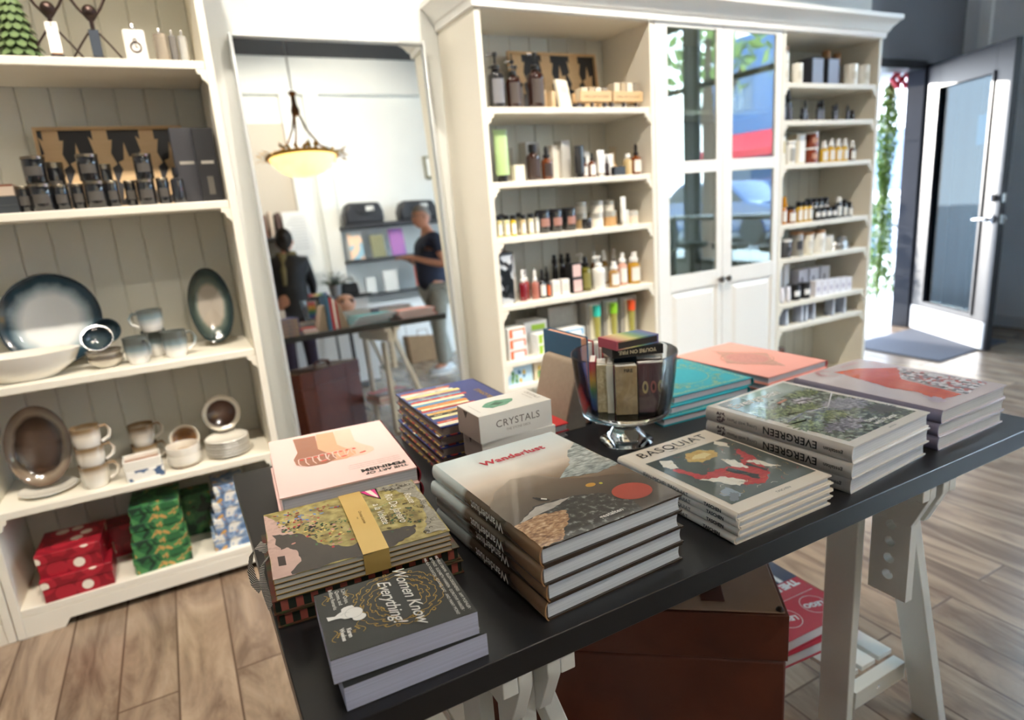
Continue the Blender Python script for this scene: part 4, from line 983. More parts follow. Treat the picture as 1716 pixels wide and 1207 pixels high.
# ---- white deck boxes
def deck_box(x, y, z, rz, label):
    t = thing('deck_box', label, 'box', (x, y, z), rz, 'white deck boxes')
    w, d, hh = .155, .093, .0518
    q = MB(); sl = NZ('white_sleeve', ['#e4e0d8', '#ece9e2'], 4, .45)
    q.box((-w / 2, -d / 2, 0), (w / 2, d / 2, hh), sl)
    M = Matrix.Translation((-w / 2, -d / 2, hh + .0002)); ge = NZ('green_crystal', ['#2f6b52', '#5b9a7c', '#a9cbb6'], 40, .4, detail=7, dist=1.0)
    q.poly(rough_outline([(p[0] * w, p[1] * d) for p in ((.20, .52), (.30, .68), (.46, .74), (.66, .62), (.62, .48), (.48, .34), (.28, .32))], .0012, 4, 5), 0, ge, M)
    q.poly([(p[0] * w, p[1] * d) for p in ((.30, .52), (.42, .62), (.5, .5), (.40, .42))], .0002, NZ('green_crystal_dark', ['#1f4a38', '#3f7a5f'], 50, .4), M)
    q.text('CRYSTALS', .0115, M @ T(.90 * w, .55 * d, 0, rz=-PI / 2), C('#8a8177', .5)); q.text('THE STONE DECK', .005, M @ T(.84 * w, .55 * d, 0, rz=-PI / 2), C('#a89f95', .5)); q.text('78 CARDS AND GUIDEBOOK', .004, M @ T(.08 * w, .5 * d, 0, rz=-PI / 2), C('#a89f95', .5))
    F_ = FR((-w / 2, -d / 2 - .0003, 0), (1, 0, 0), (0, 0, 1))
    q.text('CRYSTALS', .0195, F_ @ T(.52 * w, .45 * hh, 0), C('#6e655c', .5), space=1.08); q.text('THE STONE DECK', .0065, F_ @ T(.52 * w, .26 * hh, 0), C('#a3998e', .5))
    q.build('sleeve', t, bevel=.0004)
    MB().box((-w / 2 - .0006, -d / 2 + .001, .001), (-w / 2, d / 2 - .001, hh - .001), C('#a2958c', .55)).prism([(-.006, hh - .002), (.012, hh - .002), (.003, hh - .016)], 0, .0004, C('#3a332e', .6), FR((-w / 2 - .0006, .012, 0), (0, -1, 0), (0, 0, 1))).build('tray', t)
for i, (x, y, r, lb) in enumerate(((.528, 1.048, 3, 'bottom one of the three white deck boxes, mostly hidden by the mountain book'), (.524, 1.050, -2, 'middle one of the three white deck boxes'), (.5165, 1.048, 1.5, 'top one of the three white deck boxes, green crystal on its lid'))):
    deck_box(x, y, TZ + i * .052, math.radians(r), lb)

# ---- teal and coral cloth books
TEAL = NZ('teal_cloth', ['#1f93a3', '#2aa3b2'], 300, .55, detail=2); CORAL = NZ('coral_cloth', ['#e2998c', '#eba99b'], 260, .6, stretch=(1, 6, 1), detail=2)
def art_t(q, w, d, M):
    go = C('#b9c98a', .35, .35); rnd = random.Random(6)
    q.strip(arc(.5 * w, .5 * d, .075, 0, 2 * PI, 40), .0018, .0002, go, M)
    for k in range(120):
        a = rnd.uniform(0, 2 * PI); r = rnd.uniform(.078, .112); x, y = .5 * w + r * math.cos(a) * 1.0, .5 * d + r * math.sin(a)
        if 0.01 < x < w - .01 and .01 < y < d - .01:
            q.strip(arc(x, y, rnd.uniform(.003, .006), rnd.uniform(0, 6), rnd.uniform(7, 10), 8), .0014, .0003, go, M)
    for s in (0, 1):
        for k in range(46):
            y = (.06 + .88 * k / 46) * d; x = (.05 if s else .95) * w + rnd.uniform(-.004, .004)
            q.strip(arc(x, y, .0045, rnd.uniform(0, 3), rnd.uniform(4, 7), 6), .0012, .0003, go, M); q.strip(arc(y * w / d, (.05 if s else .95) * d, .0045, rnd.uniform(0, 3), rnd.uniform(4, 7), 6), .0012, .0003, go, M)
for i, (x, y, r, lb) in enumerate(zip((1.062, 1.088, 1.108), (1.195, 1.208, 1.215), (-3, -1, -2), pos_labels(3, 'teal cloth books with gilt scrolls', 'right of the glass bowl'))):
    book((x, y, TZ + i * .0195), math.radians(r), .25, .26, .0195, TEAL, '#d7cfd6', lb, spine='R', art=art_t, group='teal cloth books')
def art_c(q, w, d, M):
    b_ = NZ('brown_engraving', ['#8f6f5c', '#c79484', '#7c6a55'], 120, .5, detail=6)
    q.poly(rough_outline([(p[0] * w, p[1] * d) for p in ((.5, .12), (.62, .30), (.86, .5), (.62, .70), (.5, .9), (.38, .70), (.14, .5), (.38, .30))], .0035, 7, 51), .0002, b_, M)
    q.poly(ell(.5 * w, .5 * d, .05, .06, 24), .0003, NZ('rose_engraving', ['#9c5f58', '#c98a7e', '#6d5a48'], 90, .5, detail=5), M)
    q.strip(arc(.5 * w, .5 * d, .07, 0, 2 * PI, 30), .0016, .0004, C('#8b7a5d', .5), M)
for i, (x, y, r, lb) in enumerate(zip((1.377, 1.369, 1.372), (1.226, 1.222, 1.228), (1, 3, 2.5), pos_labels(3, 'coral cloth books', 'behind the orange cover books'))):
    book((x, y, TZ + i * .0186), math.radians(r), .236, .325, .0186, CORAL, '#c9ccd2', lb, spine='R', art=art_c, group='coral cloth books', spmat=C('#d96a66', .5))
# ---- upright books between two board bookends
def bookend(x, y, s, label):
    t = thing('bookend', label, 'bookend', (x, y, TZ), 0, 'cardboard bookends')
    pts = [(0, 0), (-.062 * s, 0), (-.020 * s, .150), (-.014 * s, .157), (0, .160)]
    MB().prism(pts, -.075, .075, KRAFT, FR((0, 0, 0), (1, 0, 0), (0, 0, 1))).build('body', t, bevel=.003)
bookend(.797, 1.262, 1, 'grey brown cardboard bookend holding the left side of the upright books')
bookend(.868, 1.262, -1, 'grey brown cardboard bookend right of the upright books, seen in the mirror')
def standing(x, w, hh, dd, c, pg, label, y=1.28, art=None):
    """book on its tail, covers facing left and right, spine to the mirror"""
    t = thing('book', label, 'book', (x, y, TZ), 0, 'upright books between the bookends')
    cm = C(c, .5)
    MB().box((0, -dd / 2, 0), (.002, dd / 2, hh), cm).box((w - .002, -dd / 2, 0), (w, dd / 2, hh), cm).box((.002, dd / 2 - .003, 0), (w - .002, dd / 2, hh), cm).build('cover', t)
    MB().box((.0024, -dd / 2 + .003, .003), (w - .0024, dd / 2 - .0034, hh - .003), pages_mat(pg)).build('pages', t)
standing(.7985, .021, .212, .165, '#2f6386', '#d9a083', 'blue book standing upright against the left cardboard bookend')
standing(.8205, .020, .198, .150, '#b0262c', '#efe6da', 'red book standing upright beside the blue one')
standing(.8415, .012, .190, .150, '#efece6', '#e9e2d6', 'thin white book standing upright between the red ones')
standing(.8545, .012, .180, .150, '#a8232a', '#efe6da', 'narrow red book standing against the right cardboard bookend')

# ---- glass trifle bowl and match boxes
def bowl():
    t = thing('glass_bowl', 'footed clear glass bowl full of match boxes in the middle of the table', 'bowl', (.815, 1.06, TZ))
    TH_ = THIN('bowl_glass', '#f7f9f9', .04)
    pr = [(.0945, .078), (.1005, .10), (.107, .15), (.1115, .196), (.1128, .200), (.1115, .2035), (.1095, .202), (.1085, .196), (.104, .15), (.0975, .10), (.0915, .0785)]
    MB().lathe(pr, TH_, 64).build('bowl', t)
    G = GLASS('pressed_glass', '#f2f6f5')
    MB().lathe([(.001, .074), (.090, .0775), (.0955, .0775), (.0945, .070), (.088, .064), (.05, .060), (.022, .058), (.001, .058)][::-1], G, 48).build('bowl_base', t)
    MB().lathe([(.001, 0.0005), (.057, 0.0005), (.0585, .003), (.056, .006), (.046, .013), (.034, .024), (.024, .040), (.021, .0575), (.001, .0578)], G, 48).build('foot', t)
bowl()
def matchbox(x, y, z, rz, w, d, hh, m1, label, rx=0, ry=0, edge='#3a302b', txt=None, art=None):
    """lying box: w x d footprint, hh high"""
    t = thing('matchbox', label, 'match box', (x, y, z), rz, 'match boxes in the glass bowl', rx=rx, ry=ry)
    q = MB(); q.box((-w / 2, -d / 2, 0), (w / 2, d / 2, hh), m1)
    dk = C(edge, .8)
    q.box((-w / 2 + .004, -d / 2 - .0002, .003), (w / 2 - .004, -d / 2, hh - .003), dk)
    if txt: q.text(txt, hh * .55, FR((w * .36, -d / 2 - .0005, hh * .72), (-1, 0, 0), (0, 0, -1)), C('#d8c9a8', .5), 'LEFT', bold=.0003)
    if art: art(q, w, d, hh)
    q.build('sleeve', t, bevel=.0005)
    MB().box((w / 2, -d / 2 + .002, .0015), (w / 2 + .0015, d / 2 - .002, hh - .0015), C('#e8e4dc', .7)).build('drawer', t)
RAIN = GRAD('rainbow_paper', ['#b23a56', '#d8b98a', '#d9cf86', '#7fa36a', '#4f7fa0', '#7a6a9c'], [0, .25, .4, .58, .78, 1], 0, -.055, .055, .4)
RAINV = GRAD('rainbow_paper_upright', ['#3f3f86', '#3a6fa0', '#4f8a4f', '#d6a33a', '#c2413a', '#a52c4c'], [0, .2, .4, .6, .8, 1], 2, 0, .115, .4)
ZB = TZ + .0795
def up(x, y, rz, w, d, hh, m, label, art=None, z=ZB, rx=0, ry=0):
    t = thing('matchbox', label, 'match box', (x, y, z), rz, 'match boxes in the glass bowl', rx=rx, ry=ry)
    q = MB().box((-w / 2, -d / 2, 0), (w / 2, d / 2, hh), m)
    if art: art(q, w, d, hh)
    q.build('sleeve', t, bevel=.0005)
    MB().box((-w / 2 + .0015, -d / 2 + .0015, hh), (w / 2 - .0015, d / 2 - .0015, hh + .001), C('#e9e5dd', .7)).build('drawer', t)
PEB = NZ('pebble_print', ['#2b2a28', '#b09a72', '#d8c8a0', '#6d6250'], 55, .4, detail=3, dist=1.8)
TAN = NZ('tan_face_print', ['#6f5d49', '#b59a72', '#d3bb8c'], 38, .4, detail=5, dist=1.2)
PLUM = NZ('plum_print', ['#46313a', '#6b4a52'], 20, .45)
def art_oval(q, w, d, hh):
    F_ = FR((-w / 2, -d / 2 - .0004, 0), (1, 0, 0), (0, 0, 1))
    for cx, c in ((.25, '#b9a67a'), (.55, '#b26a66'), (.82, '#c5b98a')): q.poly(ell(cx * w, hh * .52, .11 * w, .13 * hh, 16), 0, C(c, .5), F_); q.poly(ell(cx * w, hh * .52, .05 * w, .07 * hh, 12), .0002, C('#3d2d33', .5), F_)
def art_fire(q, w, d, hh):
    F_ = FR((-w / 2, -d / 2 - .0004, 0), (1, 0, 0), (0, 0, 1)); q.text('FIRE', .010, F_ @ T(w * .6, hh * .88, 0), C('#3b3026', .5), bold=.0003)
def at(e, f): return (.815 + .79 * e + .61 * f, 1.06 - .61 * e + .79 * f)
VZ = -.655
for e, f, dr, w, d, hh, m, lb, a_ in ((-.066, .000, .0, .0135, .056, .108, RAINV, 'upright match box with a rainbow striped edge, left in the bowl', None), (-.048, -.010, .04, .0205, .058, .103, PEB, 'upright match box with black and tan pebble drawing beside the rainbow one', None), (-.029, -.016, -.03, .0135, .060, .105, C('#e3dac6', .5), 'upright cream match box in the middle of the bowl', None),
    (.003, -.048, .10, .0440, .018, .104, TAN, 'upright tan match box with a swirling drawing, front of the bowl', art_fire), (.055, -.034, .12, .0560, .019, .106, PLUM, 'upright plum match box with cream ovals, front right of the bowl', art_oval), (-.002, -.020, .05, .050, .018, .100, C('#9c2a34', .5), 'dark red match box directly behind the tan one', None), (.052, -.006, .0, .052, .020, .108, C('#3c2f2a', .5), 'dark brown match box behind the plum one', None),
    (.000, .020, -.1, .055, .020, .110, C('#2f4a58', .5), 'upright dark blue match box in the middle row of the bowl', None), (.000, .052, .0, .055, .018, .108, C('#a8333a', .5), 'upright red match box at the back of the bowl', None), (.056, .030, .35, .050, .018, .116, C('#d9d5cc', .5), 'upright white match box at the back right of the bowl', None)):
    px, py = at(e, f); up(px, py, VZ + dr, w, d, hh, m, lb, a_)
matchbox(.832, 1.052, ZB + .1175, -.30, .112, .064, .020, C('#1d1c1c', .5), 'black match box lying across the bowl with gold words on its edge', txt="YOU'RE ON FIRE.", edge='#1d1c1c')
matchbox(.822, 1.052, ZB + .138, -.02, .108, .066, .019, RAIN, 'match box with a pastel rainbow top, on top of the heap')

# ---- red and blue picture books on the right trestle shelf
def art_lego(q, w, d, M):
    wh = C('#eceae8', .4)
    q.poly([(0, .58 * d), (w, .58 * d), (w, d), (0, d)], .0001, C('#2c3a56', .35, coat=.4), M)
    q.text('LEGO', .060, M @ T(.5 * w, .665 * d, .0003, rz=0) @ T(0, .022, 0, rz=PI), wh, bold=.004)
    q.text('THE BOOK', .030, M @ T(.62 * w, .56 * d, .0003) @ T(0, 0, 0, rz=PI), wh, bold=.002)
    for x, y in ((.35, .2), (.75, .22)):
        q.strip(arc(x * w, y * d, .034, 0, 2 * PI, 30), .0016, .0003, wh, M); q.text('LEGO', .022, M @ T(x * w + .0, y * d + .006, .0003, rz=PI - .25), wh, bold=.0012)
    q.strip([(.05 * w, .38 * d), (.95 * w, .38 * d)], .0015, .0003, wh, M)
for i, (x, y, r, lb) in enumerate(((1.205, .985, -5, 'lower red and blue picture book on the trestle shelf'), (1.208, .995, -2, 'upper red and blue picture book on the trestle shelf'))):
    book((x, y, .176 + i * .0325), math.radians(r), .25, .29, .032, C('#c3273d', .35, coat=.4), '#e2ddda', lb, spine='R', art=art_lego, group='red picture books')
# flat white and beige boards leaning under the left end of the table
for i, (x, c, lb, hh) in enumerate(((.215, '#b7aa98', 'beige board standing on the floor under the left end of the table', .66), (.245, '#d9d9d6', 'white board standing between beige ones under the table', .64), (.268, '#d8b9a3', 'narrow salmon board standing under the table', .62))):
    tag(MB().box((-.006, -.2, 0), (.006, .2, hh), C(c, .6)).build('leaning_board', loc=(x + .02, .98, .0), bevel=.001) if False else MB().box((-.005, -.16, 0), (.005, .16, hh - .1), C(c, .6)).build('display_board', loc=(x - .09, 1.0, 0), bevel=.001), lb, 'board', 'boards under the table')

# ================================================================ stoneware and things in the left bookcase
GLZ = ['#f1efe9', '#e3e1d9', '#8fa3a8', '#2a4353', '#17252f']
def mugm(name, c0, c1, c2, hh): return GRAD(name, [c0, c0, c1, c2], [0, .25, .55, .78], 2, 0, hh, .15, .15, 20, coat=.6)
def mug(x, y, z, r, hh, m, label, rz=0, tilt=0, group=None, name='mug'):
    t = thing(name, label, 'mug', (x, y, z), rz, group, rx=tilt)
    MB().lathe([(0, .003), (r * .62, 0), (r * .72, .002), (r * .86, hh * .2), (r * .97, hh * .55), (r, hh), (r * .93, hh - .001), (r * .90, hh * .55), (r * .75, hh * .18), (0, hh * .1)], m, 32).build('body', t)
    MB().tube([(r * .93, 0, hh * .85), (r * 1.35, 0, hh * .88), (r * 1.62, 0, hh * .65), (r * 1.5, 0, hh * .38), (r * .95, 0, hh * .22)], .0052, m, 10).build('handle', t)
    return t
BLU = mugm('blue_grey_glaze', '#f0eeea', '#7d9096', '#5c605c', .09)
BRW = mugm('sand_white_glaze', '#f1ede4', '#e9e0d0', '#8f7759', .09)
def platter(x, y, z, rx_, ry_, label, cols, pos, lean=-.18, cat='platter', name='platter', dpt=.02, rz=0):
    """oval dish standing on its edge, face to the room; glaze darkens to the rim"""
    t = thing(name, label, cat, (x, y, z), rz, None, rx=lean)
    m, n, l, b = base(name + '_glaze')
    tc_ = n.new('ShaderNodeTexCoord'); mp = n.new('ShaderNodeMapping'); mp.inputs['Scale'].default_value = (1 / rx_, 1 / ry_, 0)
    ln = n.new('ShaderNodeVectorMath'); ln.operation = 'LENGTH'; nz = n.new('ShaderNodeTexNoise'); nz.inputs['Scale'].default_value = 22; nz.inputs['Detail'].default_value = 6
    ma = n.new('ShaderNodeMath'); ma.operation = 'MULTIPLY_ADD'; ma.inputs[1].default_value = .16
    r = n.new('ShaderNodeValToRGB'); e = r.color_ramp.elements
    while len(e) < len(cols): e.new(.5)
    for i in range(len(cols)): e[i].position = pos[i]
    for i in range(len(cols)): e[i].color = lin(cols[i])
    l.new(tc_.outputs['Object'], mp.inputs[0]); l.new(mp.outputs[0], ln.inputs[0]); l.new(tc_.outputs['Object'], nz.inputs['Vector']); l.new(nz.outputs[0], ma.inputs[0])
    sb = n.new('ShaderNodeMath'); sb.operation = 'SUBTRACT'; sb.inputs[1].default_value = .08; l.new(ln.outputs['Value'], ma.inputs[2]); l.new(ma.outputs[0], sb.inputs[0]); l.new(sb.outputs[0], r.inputs[0]); l.new(r.outputs[0], b.inputs['Base Color'])
    b.inputs['Roughness'].default_value = .18; b.inputs['Coat Weight'].default_value = .7; b.inputs['Coat Roughness'].default_value = .05
    q = MB(); q.lathe([(0, 0), (.70, 0), (.78, .25), (.93, .85), (1.0, 1.0), (1.0, 1.18), (.93, 1.08), (.76, .5), (.69, .22), (0, .2)], m, 48, Matrix.Diagonal((rx_, ry_, dpt, 1)))
    o = q.build('dish', t); o.rotation_euler = (PI / 2, 0, 0); o.location = (0, 0, ry_)
    return t
platter(-.385, 2.615, .842, .150, .158, 'big round blue rimmed platter leaning upright, third shelf at the left edge', ['#f0f1f1', '#eceeee', '#9fb0b8', '#27414f', '#13222c'], [0, .52, .70, .84, 1.0], -.26, 'platter')
platter(.110, 2.60, .842, .075, .140, 'tall oval green rimmed dish standing at the right end of the third shelf', ['#a49a8e', '#a79d90', '#5c6860', '#2c3d3b', '#1a2728'], [0, .52, .64, .82, 1.0], -.18, 'dish', 'oval_dish')
platter(-.497, 2.56, .452, .094, .138, 'oval brown glazed platter propped upright, fourth shelf at the left', ['#7b6452', '#6a5140', '#3a2a20', '#8f7f6d', '#6d5b4c'], [0, .45, .68, .80, 1.0], -.22, 'platter', 'oval_platter')
def lath(name, label, cat, x, y, z, prof, m, rz=0, rx=0, sx=1, sy=1, group=None, part=None, square=0):
    if part is None:
        o = MB().lathe(prof, m, 36, None, sx, sy, square).build(name, loc=(x, y, z), rot=(rx, 0, rz)); return tag(o, label, cat, group)
bowlp = lambda r, hh: [(0, .002), (r * .45, 0), (r * .5, .003), (r * .86, hh * .5), (r, hh), (r * .95, hh), (r * .8, hh * .5), (r * .42, hh * .14), (0, hh * .1)]
OFFW = NZ('off_white_stoneware', ['#e6e1d5', '#f1ede3'], 12, .2, coat=.6)
lath('serving_bowl', 'wide shallow cream bowl in front of the blue rimmed platter', 'bowl', -.462, 2.490, .835, bowlp(.145, .085), OFFW, sx=1.1, sy=.56)
DKG = GRAD('dark_blue_bowl_glaze', ['#4a575a', '#2c3c44', '#1b2830'], [0, .5, 1], 'r', 0, .055, .12, .1, 20, coat=.8)
SPK = GRAD('white_outside_bowl', ['#ebe7dd', '#d7d0c1', '#6d5a48'], [0, .8, 1], 2, 0, .034, .2, .1, 30, coat=.6)
for i, lb in enumerate(('lower of two small cream bowls stacked beside the blue rimmed platter', 'upper of two small cream bowls stacked beside the blue rimmed platter')):
    lath('small_bowl', lb, 'bowl', -.243, 2.50, .835 + i * .022, bowlp(.055, .036), SPK, group='small stacked bowls')
lath('small_bowl', 'small dark glazed bowl tipped towards the room on the stacked bowls', 'bowl', -.250, 2.495, .922, bowlp(.046, .034), DKG, rx=1.0)
lath('small_bowl', 'small dark glazed bowl leaning behind the tipped one', 'bowl', -.225, 2.545, .94, bowlp(.044, .034), DKG, rx=1.15)
mug(-.145, 2.475, .835, .040, .092, BLU, 'blue grey mug standing in front, right of the small bowls', -.9)
mug(-.030, 2.49, .835, .041, .092, BLU, 'blue grey mug with its handle to the right, beside the oval dish', 0.1)
mug(-.092, 2.575, .835, .040, .092, BLU, 'teal mug standing behind the two front mugs', 2.0)
mug(-.090, 2.535, .9285, .041, .076, BLU, 'blue grey mug on top of the other three, handle to the left', PI - .2)
# fourth shelf
lath('side_plate', 'cream side plate lying under the oval brown platter', 'plate', -.490, 2.53, .44, [(0, .003), (.05, 0), (.055, .003), (.085, .014), (.083, .016), (.05, .006), (0, .006)], OFFW)
for i, (lb, a) in enumerate(zip(pos_labels(3, 'sand rimmed white mugs', 'stacked right of the brown platter'), (.1, .3, .2))):
    mug(-.345, 2.47, .44 + i * .0655, .043, .082, BRW, lb, a, group='stacked sand rimmed mugs', name='mug')
for i, lb in enumerate(('lower sand rimmed mug behind the rectangular dishes', 'upper sand rimmed mug behind the rectangular dishes')):
    mug(-.195, 2.585, .44 + i * .0725, .043, .082, BRW, lb, .3, group='stacked sand rimmed mugs behind')
def rect_dish(x, y, z, label, m):
    t = thing('rectangular_dish', label, 'dish', (x, y, z), .05, 'rectangular dishes')
    w, d, hh = .115, .085, .036
    q = MB(); q.box((-w / 2, -d / 2, 0), (w / 2, d / 2, .006), m)
    for a, b_ in (((-w / 2, -d / 2, .006), (w / 2, -d / 2 + .006, hh)), ((-w / 2, d / 2 - .006, .006), (w / 2, d / 2, hh)), ((-w / 2, -d / 2 + .006, .006), (-w / 2 + .006, d / 2 - .006, hh)), ((w / 2 - .006, -d / 2 + .006, .006), (w / 2, d / 2 - .006, hh))): q.box(a, b_, m)
    q.build('dish_body', t, bevel=.002)
    MB().box((-w / 2 + .0065, -d / 2 + .0065, .0062), (w / 2 - .0065, d / 2 - .0065, .02), C('#8a5a3a', .3)).build('glazed_well', t)
BWP = NZ('blue_white_pattern', ['#f0ede6', '#f0ede6', '#4c6487'], 30, .3, kind='voronoi', interp='CONSTANT', pos=[0, .3, .62], coat=.5)
rect_dish(-.200, 2.465, .44, 'lower rectangular dish with blue marks on its side', BWP); rect_dish(-.203, 2.467, .4765, 'upper rectangular cream dish with a brown glazed inside', OFFW)
for i, lb in enumerate(('lower of two cream ribbed bowls between the mugs and the plates', 'upper of two cream ribbed bowls, brown inside')):
    lath('ribbed_bowl', lb, 'bowl', -.073, 2.485, .44 + i * .030, [(0, .002), (.04, 0), (.052, .012), (.056, .026), (.055, .046), (.052, .046), (.05, .02), (0, .012)], GRAD('ribbed_bowl_glaze', ['#8c6a48', '#9c8468', '#ece6da', '#ece6da'], [0, .85, .92, 1], 'r', 0, .056, .25, .05, 20), group='cream ribbed bowls')
lath('standing_bowl', 'small brown glazed bowl standing on edge behind the ribbed bowls', 'bowl', -.062, 2.565, .4935 + .02, bowlp(.050, .03), GRAD('amber_bowl_glaze', ['#5a3a1c', '#7a5226', '#e8e0cf', '#e8e0cf'], [0, .75, .88, 1], 'r', 0, .05, .15, .1, 20, coat=.7), rx=1.25)
for i in range(6):
    lath('side_plate', ['bottom of six stacked cream plates at the right end of the fourth shelf', 'second plate up in the stack of six cream plates', 'third plate up in the stack of six cream plates', 'fourth plate up in the stack of six cream plates', 'fifth plate up in the stack of six cream plates', 'top of six stacked cream plates, under the brown centred one'][i], 'plate', .075, 2.50, .44 + i * .0105, [(0, .003), (.045, 0), (.05, .003), (.076, .013), (.074, .0155), (.046, .006), (0, .006)], OFFW if i % 2 else NZ('speckled_stoneware', ['#c9c0b0', '#ece7dc'], 40, .25, coat=.5), group='stacked cream plates')
lath('side_plate', 'small plate with a brown centre standing on edge behind the plate stack', 'plate', .075, 2.585, .575, [(0, .003), (.04, 0), (.045, .003), (.068, .014), (.066, .018), (.046, .008), (0, .006)], GRAD('brown_centre_glaze', ['#7b5f52', '#4c342a', '#4c342a', '#e6dfd0', '#d8cfbf'], [0, .6, .72, .80, 1], 'r', 0, .068, .18, .1, 24, coat=.7), rx=1.25)
# bottom shelf: patterned boxes, lid + body
RED = NZ('red_mushroom_paper', ['#f0e7d6', '#f0e7d6', '#b02434', '#8c1626', '#a8202f'], 15, .4, kind='voronoi', interp='CONSTANT', pos=[0, .1, .30, .55, .8])
GRN = NZ('green_leaf_paper', ['#1d3b2c', '#2f6a40', '#4d8a52', '#c99a5a', '#234b36'], 13, .4, detail=2, dist=1.6, interp='CONSTANT', pos=[0, .42, .52, .62, .67])
BLU2 = NZ('blue_swirl_paper', ['#e8e6df', '#8fa6c4', '#5f7da6', '#d9a860', '#eeece6'], 10, .4, detail=2, dist=2.2, interp='CONSTANT', pos=[0, .42, .52, .60, .64])
def gift_box(x, y, z, rz, w, d, hh, m, label, group):
    t = thing('gift_box', label, 'box', (x, y, z), rz, group)
    MB().box((-w / 2 + .003, -d / 2 + .003, 0), (w / 2 - .003, d / 2 - .003, hh * .6), m).build('box_body', t)
    MB().box((-w / 2, -d / 2, hh * .6 + .0003), (w / 2, d / 2, hh), m).build('lid', t, bevel=.0015)
for i, (x, y, r, w, lb) in enumerate(zip((-.458, -.462), (2.50, 2.51), (.03, -.03), (.205, .185), ('lower red patterned box at the left of the bottom shelf', 'upper red patterned box at the left of the bottom shelf'))):
    gift_box(x, y, .1 + i * .083, r, w, .19, .082, RED, lb, 'red patterned boxes')
gift_box(-.390, 2.66, .1, .05, .19, .10, .12, RED, 'red patterned box tucked behind the stack of two', 'red patterned boxes')
for i, (w, lb) in enumerate(zip((.185, .175, .165, .155), pos_labels(4, 'green patterned boxes', 'middle of the bottom shelf'))):
    gift_box(-.205 + .004 * i, 2.505 - .003 * i, .1 + i * .062, .05 - .03 * i, w, .17, .061, GRN, lb, 'green patterned boxes')
gift_box(-.112 + .01, 2.665, .1, .0, .17, .09, .17, GRN, 'green patterned box behind the green stack', 'green patterned boxes')
for i, (w, lb) in enumerate(zip((.155, .140, .125, .110), pos_labels(4, 'blue and white boxes', 'right on the bottom shelf'))):
    gift_box(.040 + .003 * i, 2.500, .1 + i * .062, .04 * (i % 2), w, .15, .061, BLU2, lb, 'blue and white boxes')
# second shelf: black candles, trays, diffusers
JG = C('#1c1d20', .08, coat=1.0); LBL = C('#4a4642', .6); TIN = C('#8a8070', .25, .9)
def candle(x, y, z, r, hh, label, group='black candle jars', m=None, lid=True, lm=None, lidm=None):
    t = thing('candle_jar', label, 'candle', (x, y, z), 0, group)
    m = m or JG; lh = hh * .12 if lid else 0
    jar_ = MB().lathe([(0, 0), (r * .92, 0), (r, .003), (r, hh - lh - .003), (r * .96, hh - lh), (0, hh - lh)], m, 28).build('jar', t)
    if lid: MB().lathe([(0, hh - lh + .0003), (r * 1.02, hh - lh + .0003), (r * 1.02, hh - .001), (r * .98, hh), (0, hh)], lidm or TIN, 28).build('lid', t)
    q = MB(); a0, a1 = -PI / 2 - .75, -PI / 2 + .75; vs = []; n_ = 8
    for i in range(n_ + 1):
        a = a0 + (a1 - a0) * i / n_; vs += [(r * 1.012 * math.cos(a), r * 1.012 * math.sin(a), hh * .28), (r * 1.012 * math.cos(a), r * 1.012 * math.sin(a), hh * .62)]
    q.add(vs, [(2 * i, 2 * i + 2, 2 * i + 3, 2 * i + 1) for i in range(n_)], lm or LBL); q.build('label', jar_ if lid else t)
    return t
cs = [(-.306, 2.47, 0, .031, .083, 'black candle jar at the foot of the leftmost tall pair'), (-.308, 2.47, .0835, .031, .080, 'black candle jar topping the leftmost tall pair'), (-.255, 2.47, 0, .021, .078, 'small black candle jar right of the leftmost pair'), (-.212, 2.48, 0, .018, .079, 'small black candle jar second from the left'),
      (-.163, 2.47, 0, .030, .084, 'black candle jar at the foot of the middle tall pair'), (-.168, 2.47, .0845, .030, .081, 'black candle jar topping the middle tall pair'), (-.117, 2.47, 0, .018, .083, 'small black candle jar right of the middle pair'), (-.067, 2.50, 0, .017, .083, 'small black candle jar before the patterned tray'),
      (-.022, 2.47, 0, .027, .082, 'black candle jar at the foot of the right tall pair'), (-.017, 2.47, .0825, .027, .080, 'black candle jar topping the right tall pair'), (.028, 2.465, 0, .018, .084, 'small black candle jar by the reed diffuser bottle'), (-.352, 2.48, 0, .019, .079, 'small black candle jar beside the dark boxes at the left'), (-.268, 2.535, 0, .028, .15, 'tall black candle jar behind the leftmost pair'), (-.135, 2.54, 0, .024, .14, 'tall black candle jar behind the middle pair')]
for x, y, dz, r, hh, lb in cs: candle(x, y, 1.35 + dz, r, hh, lb)
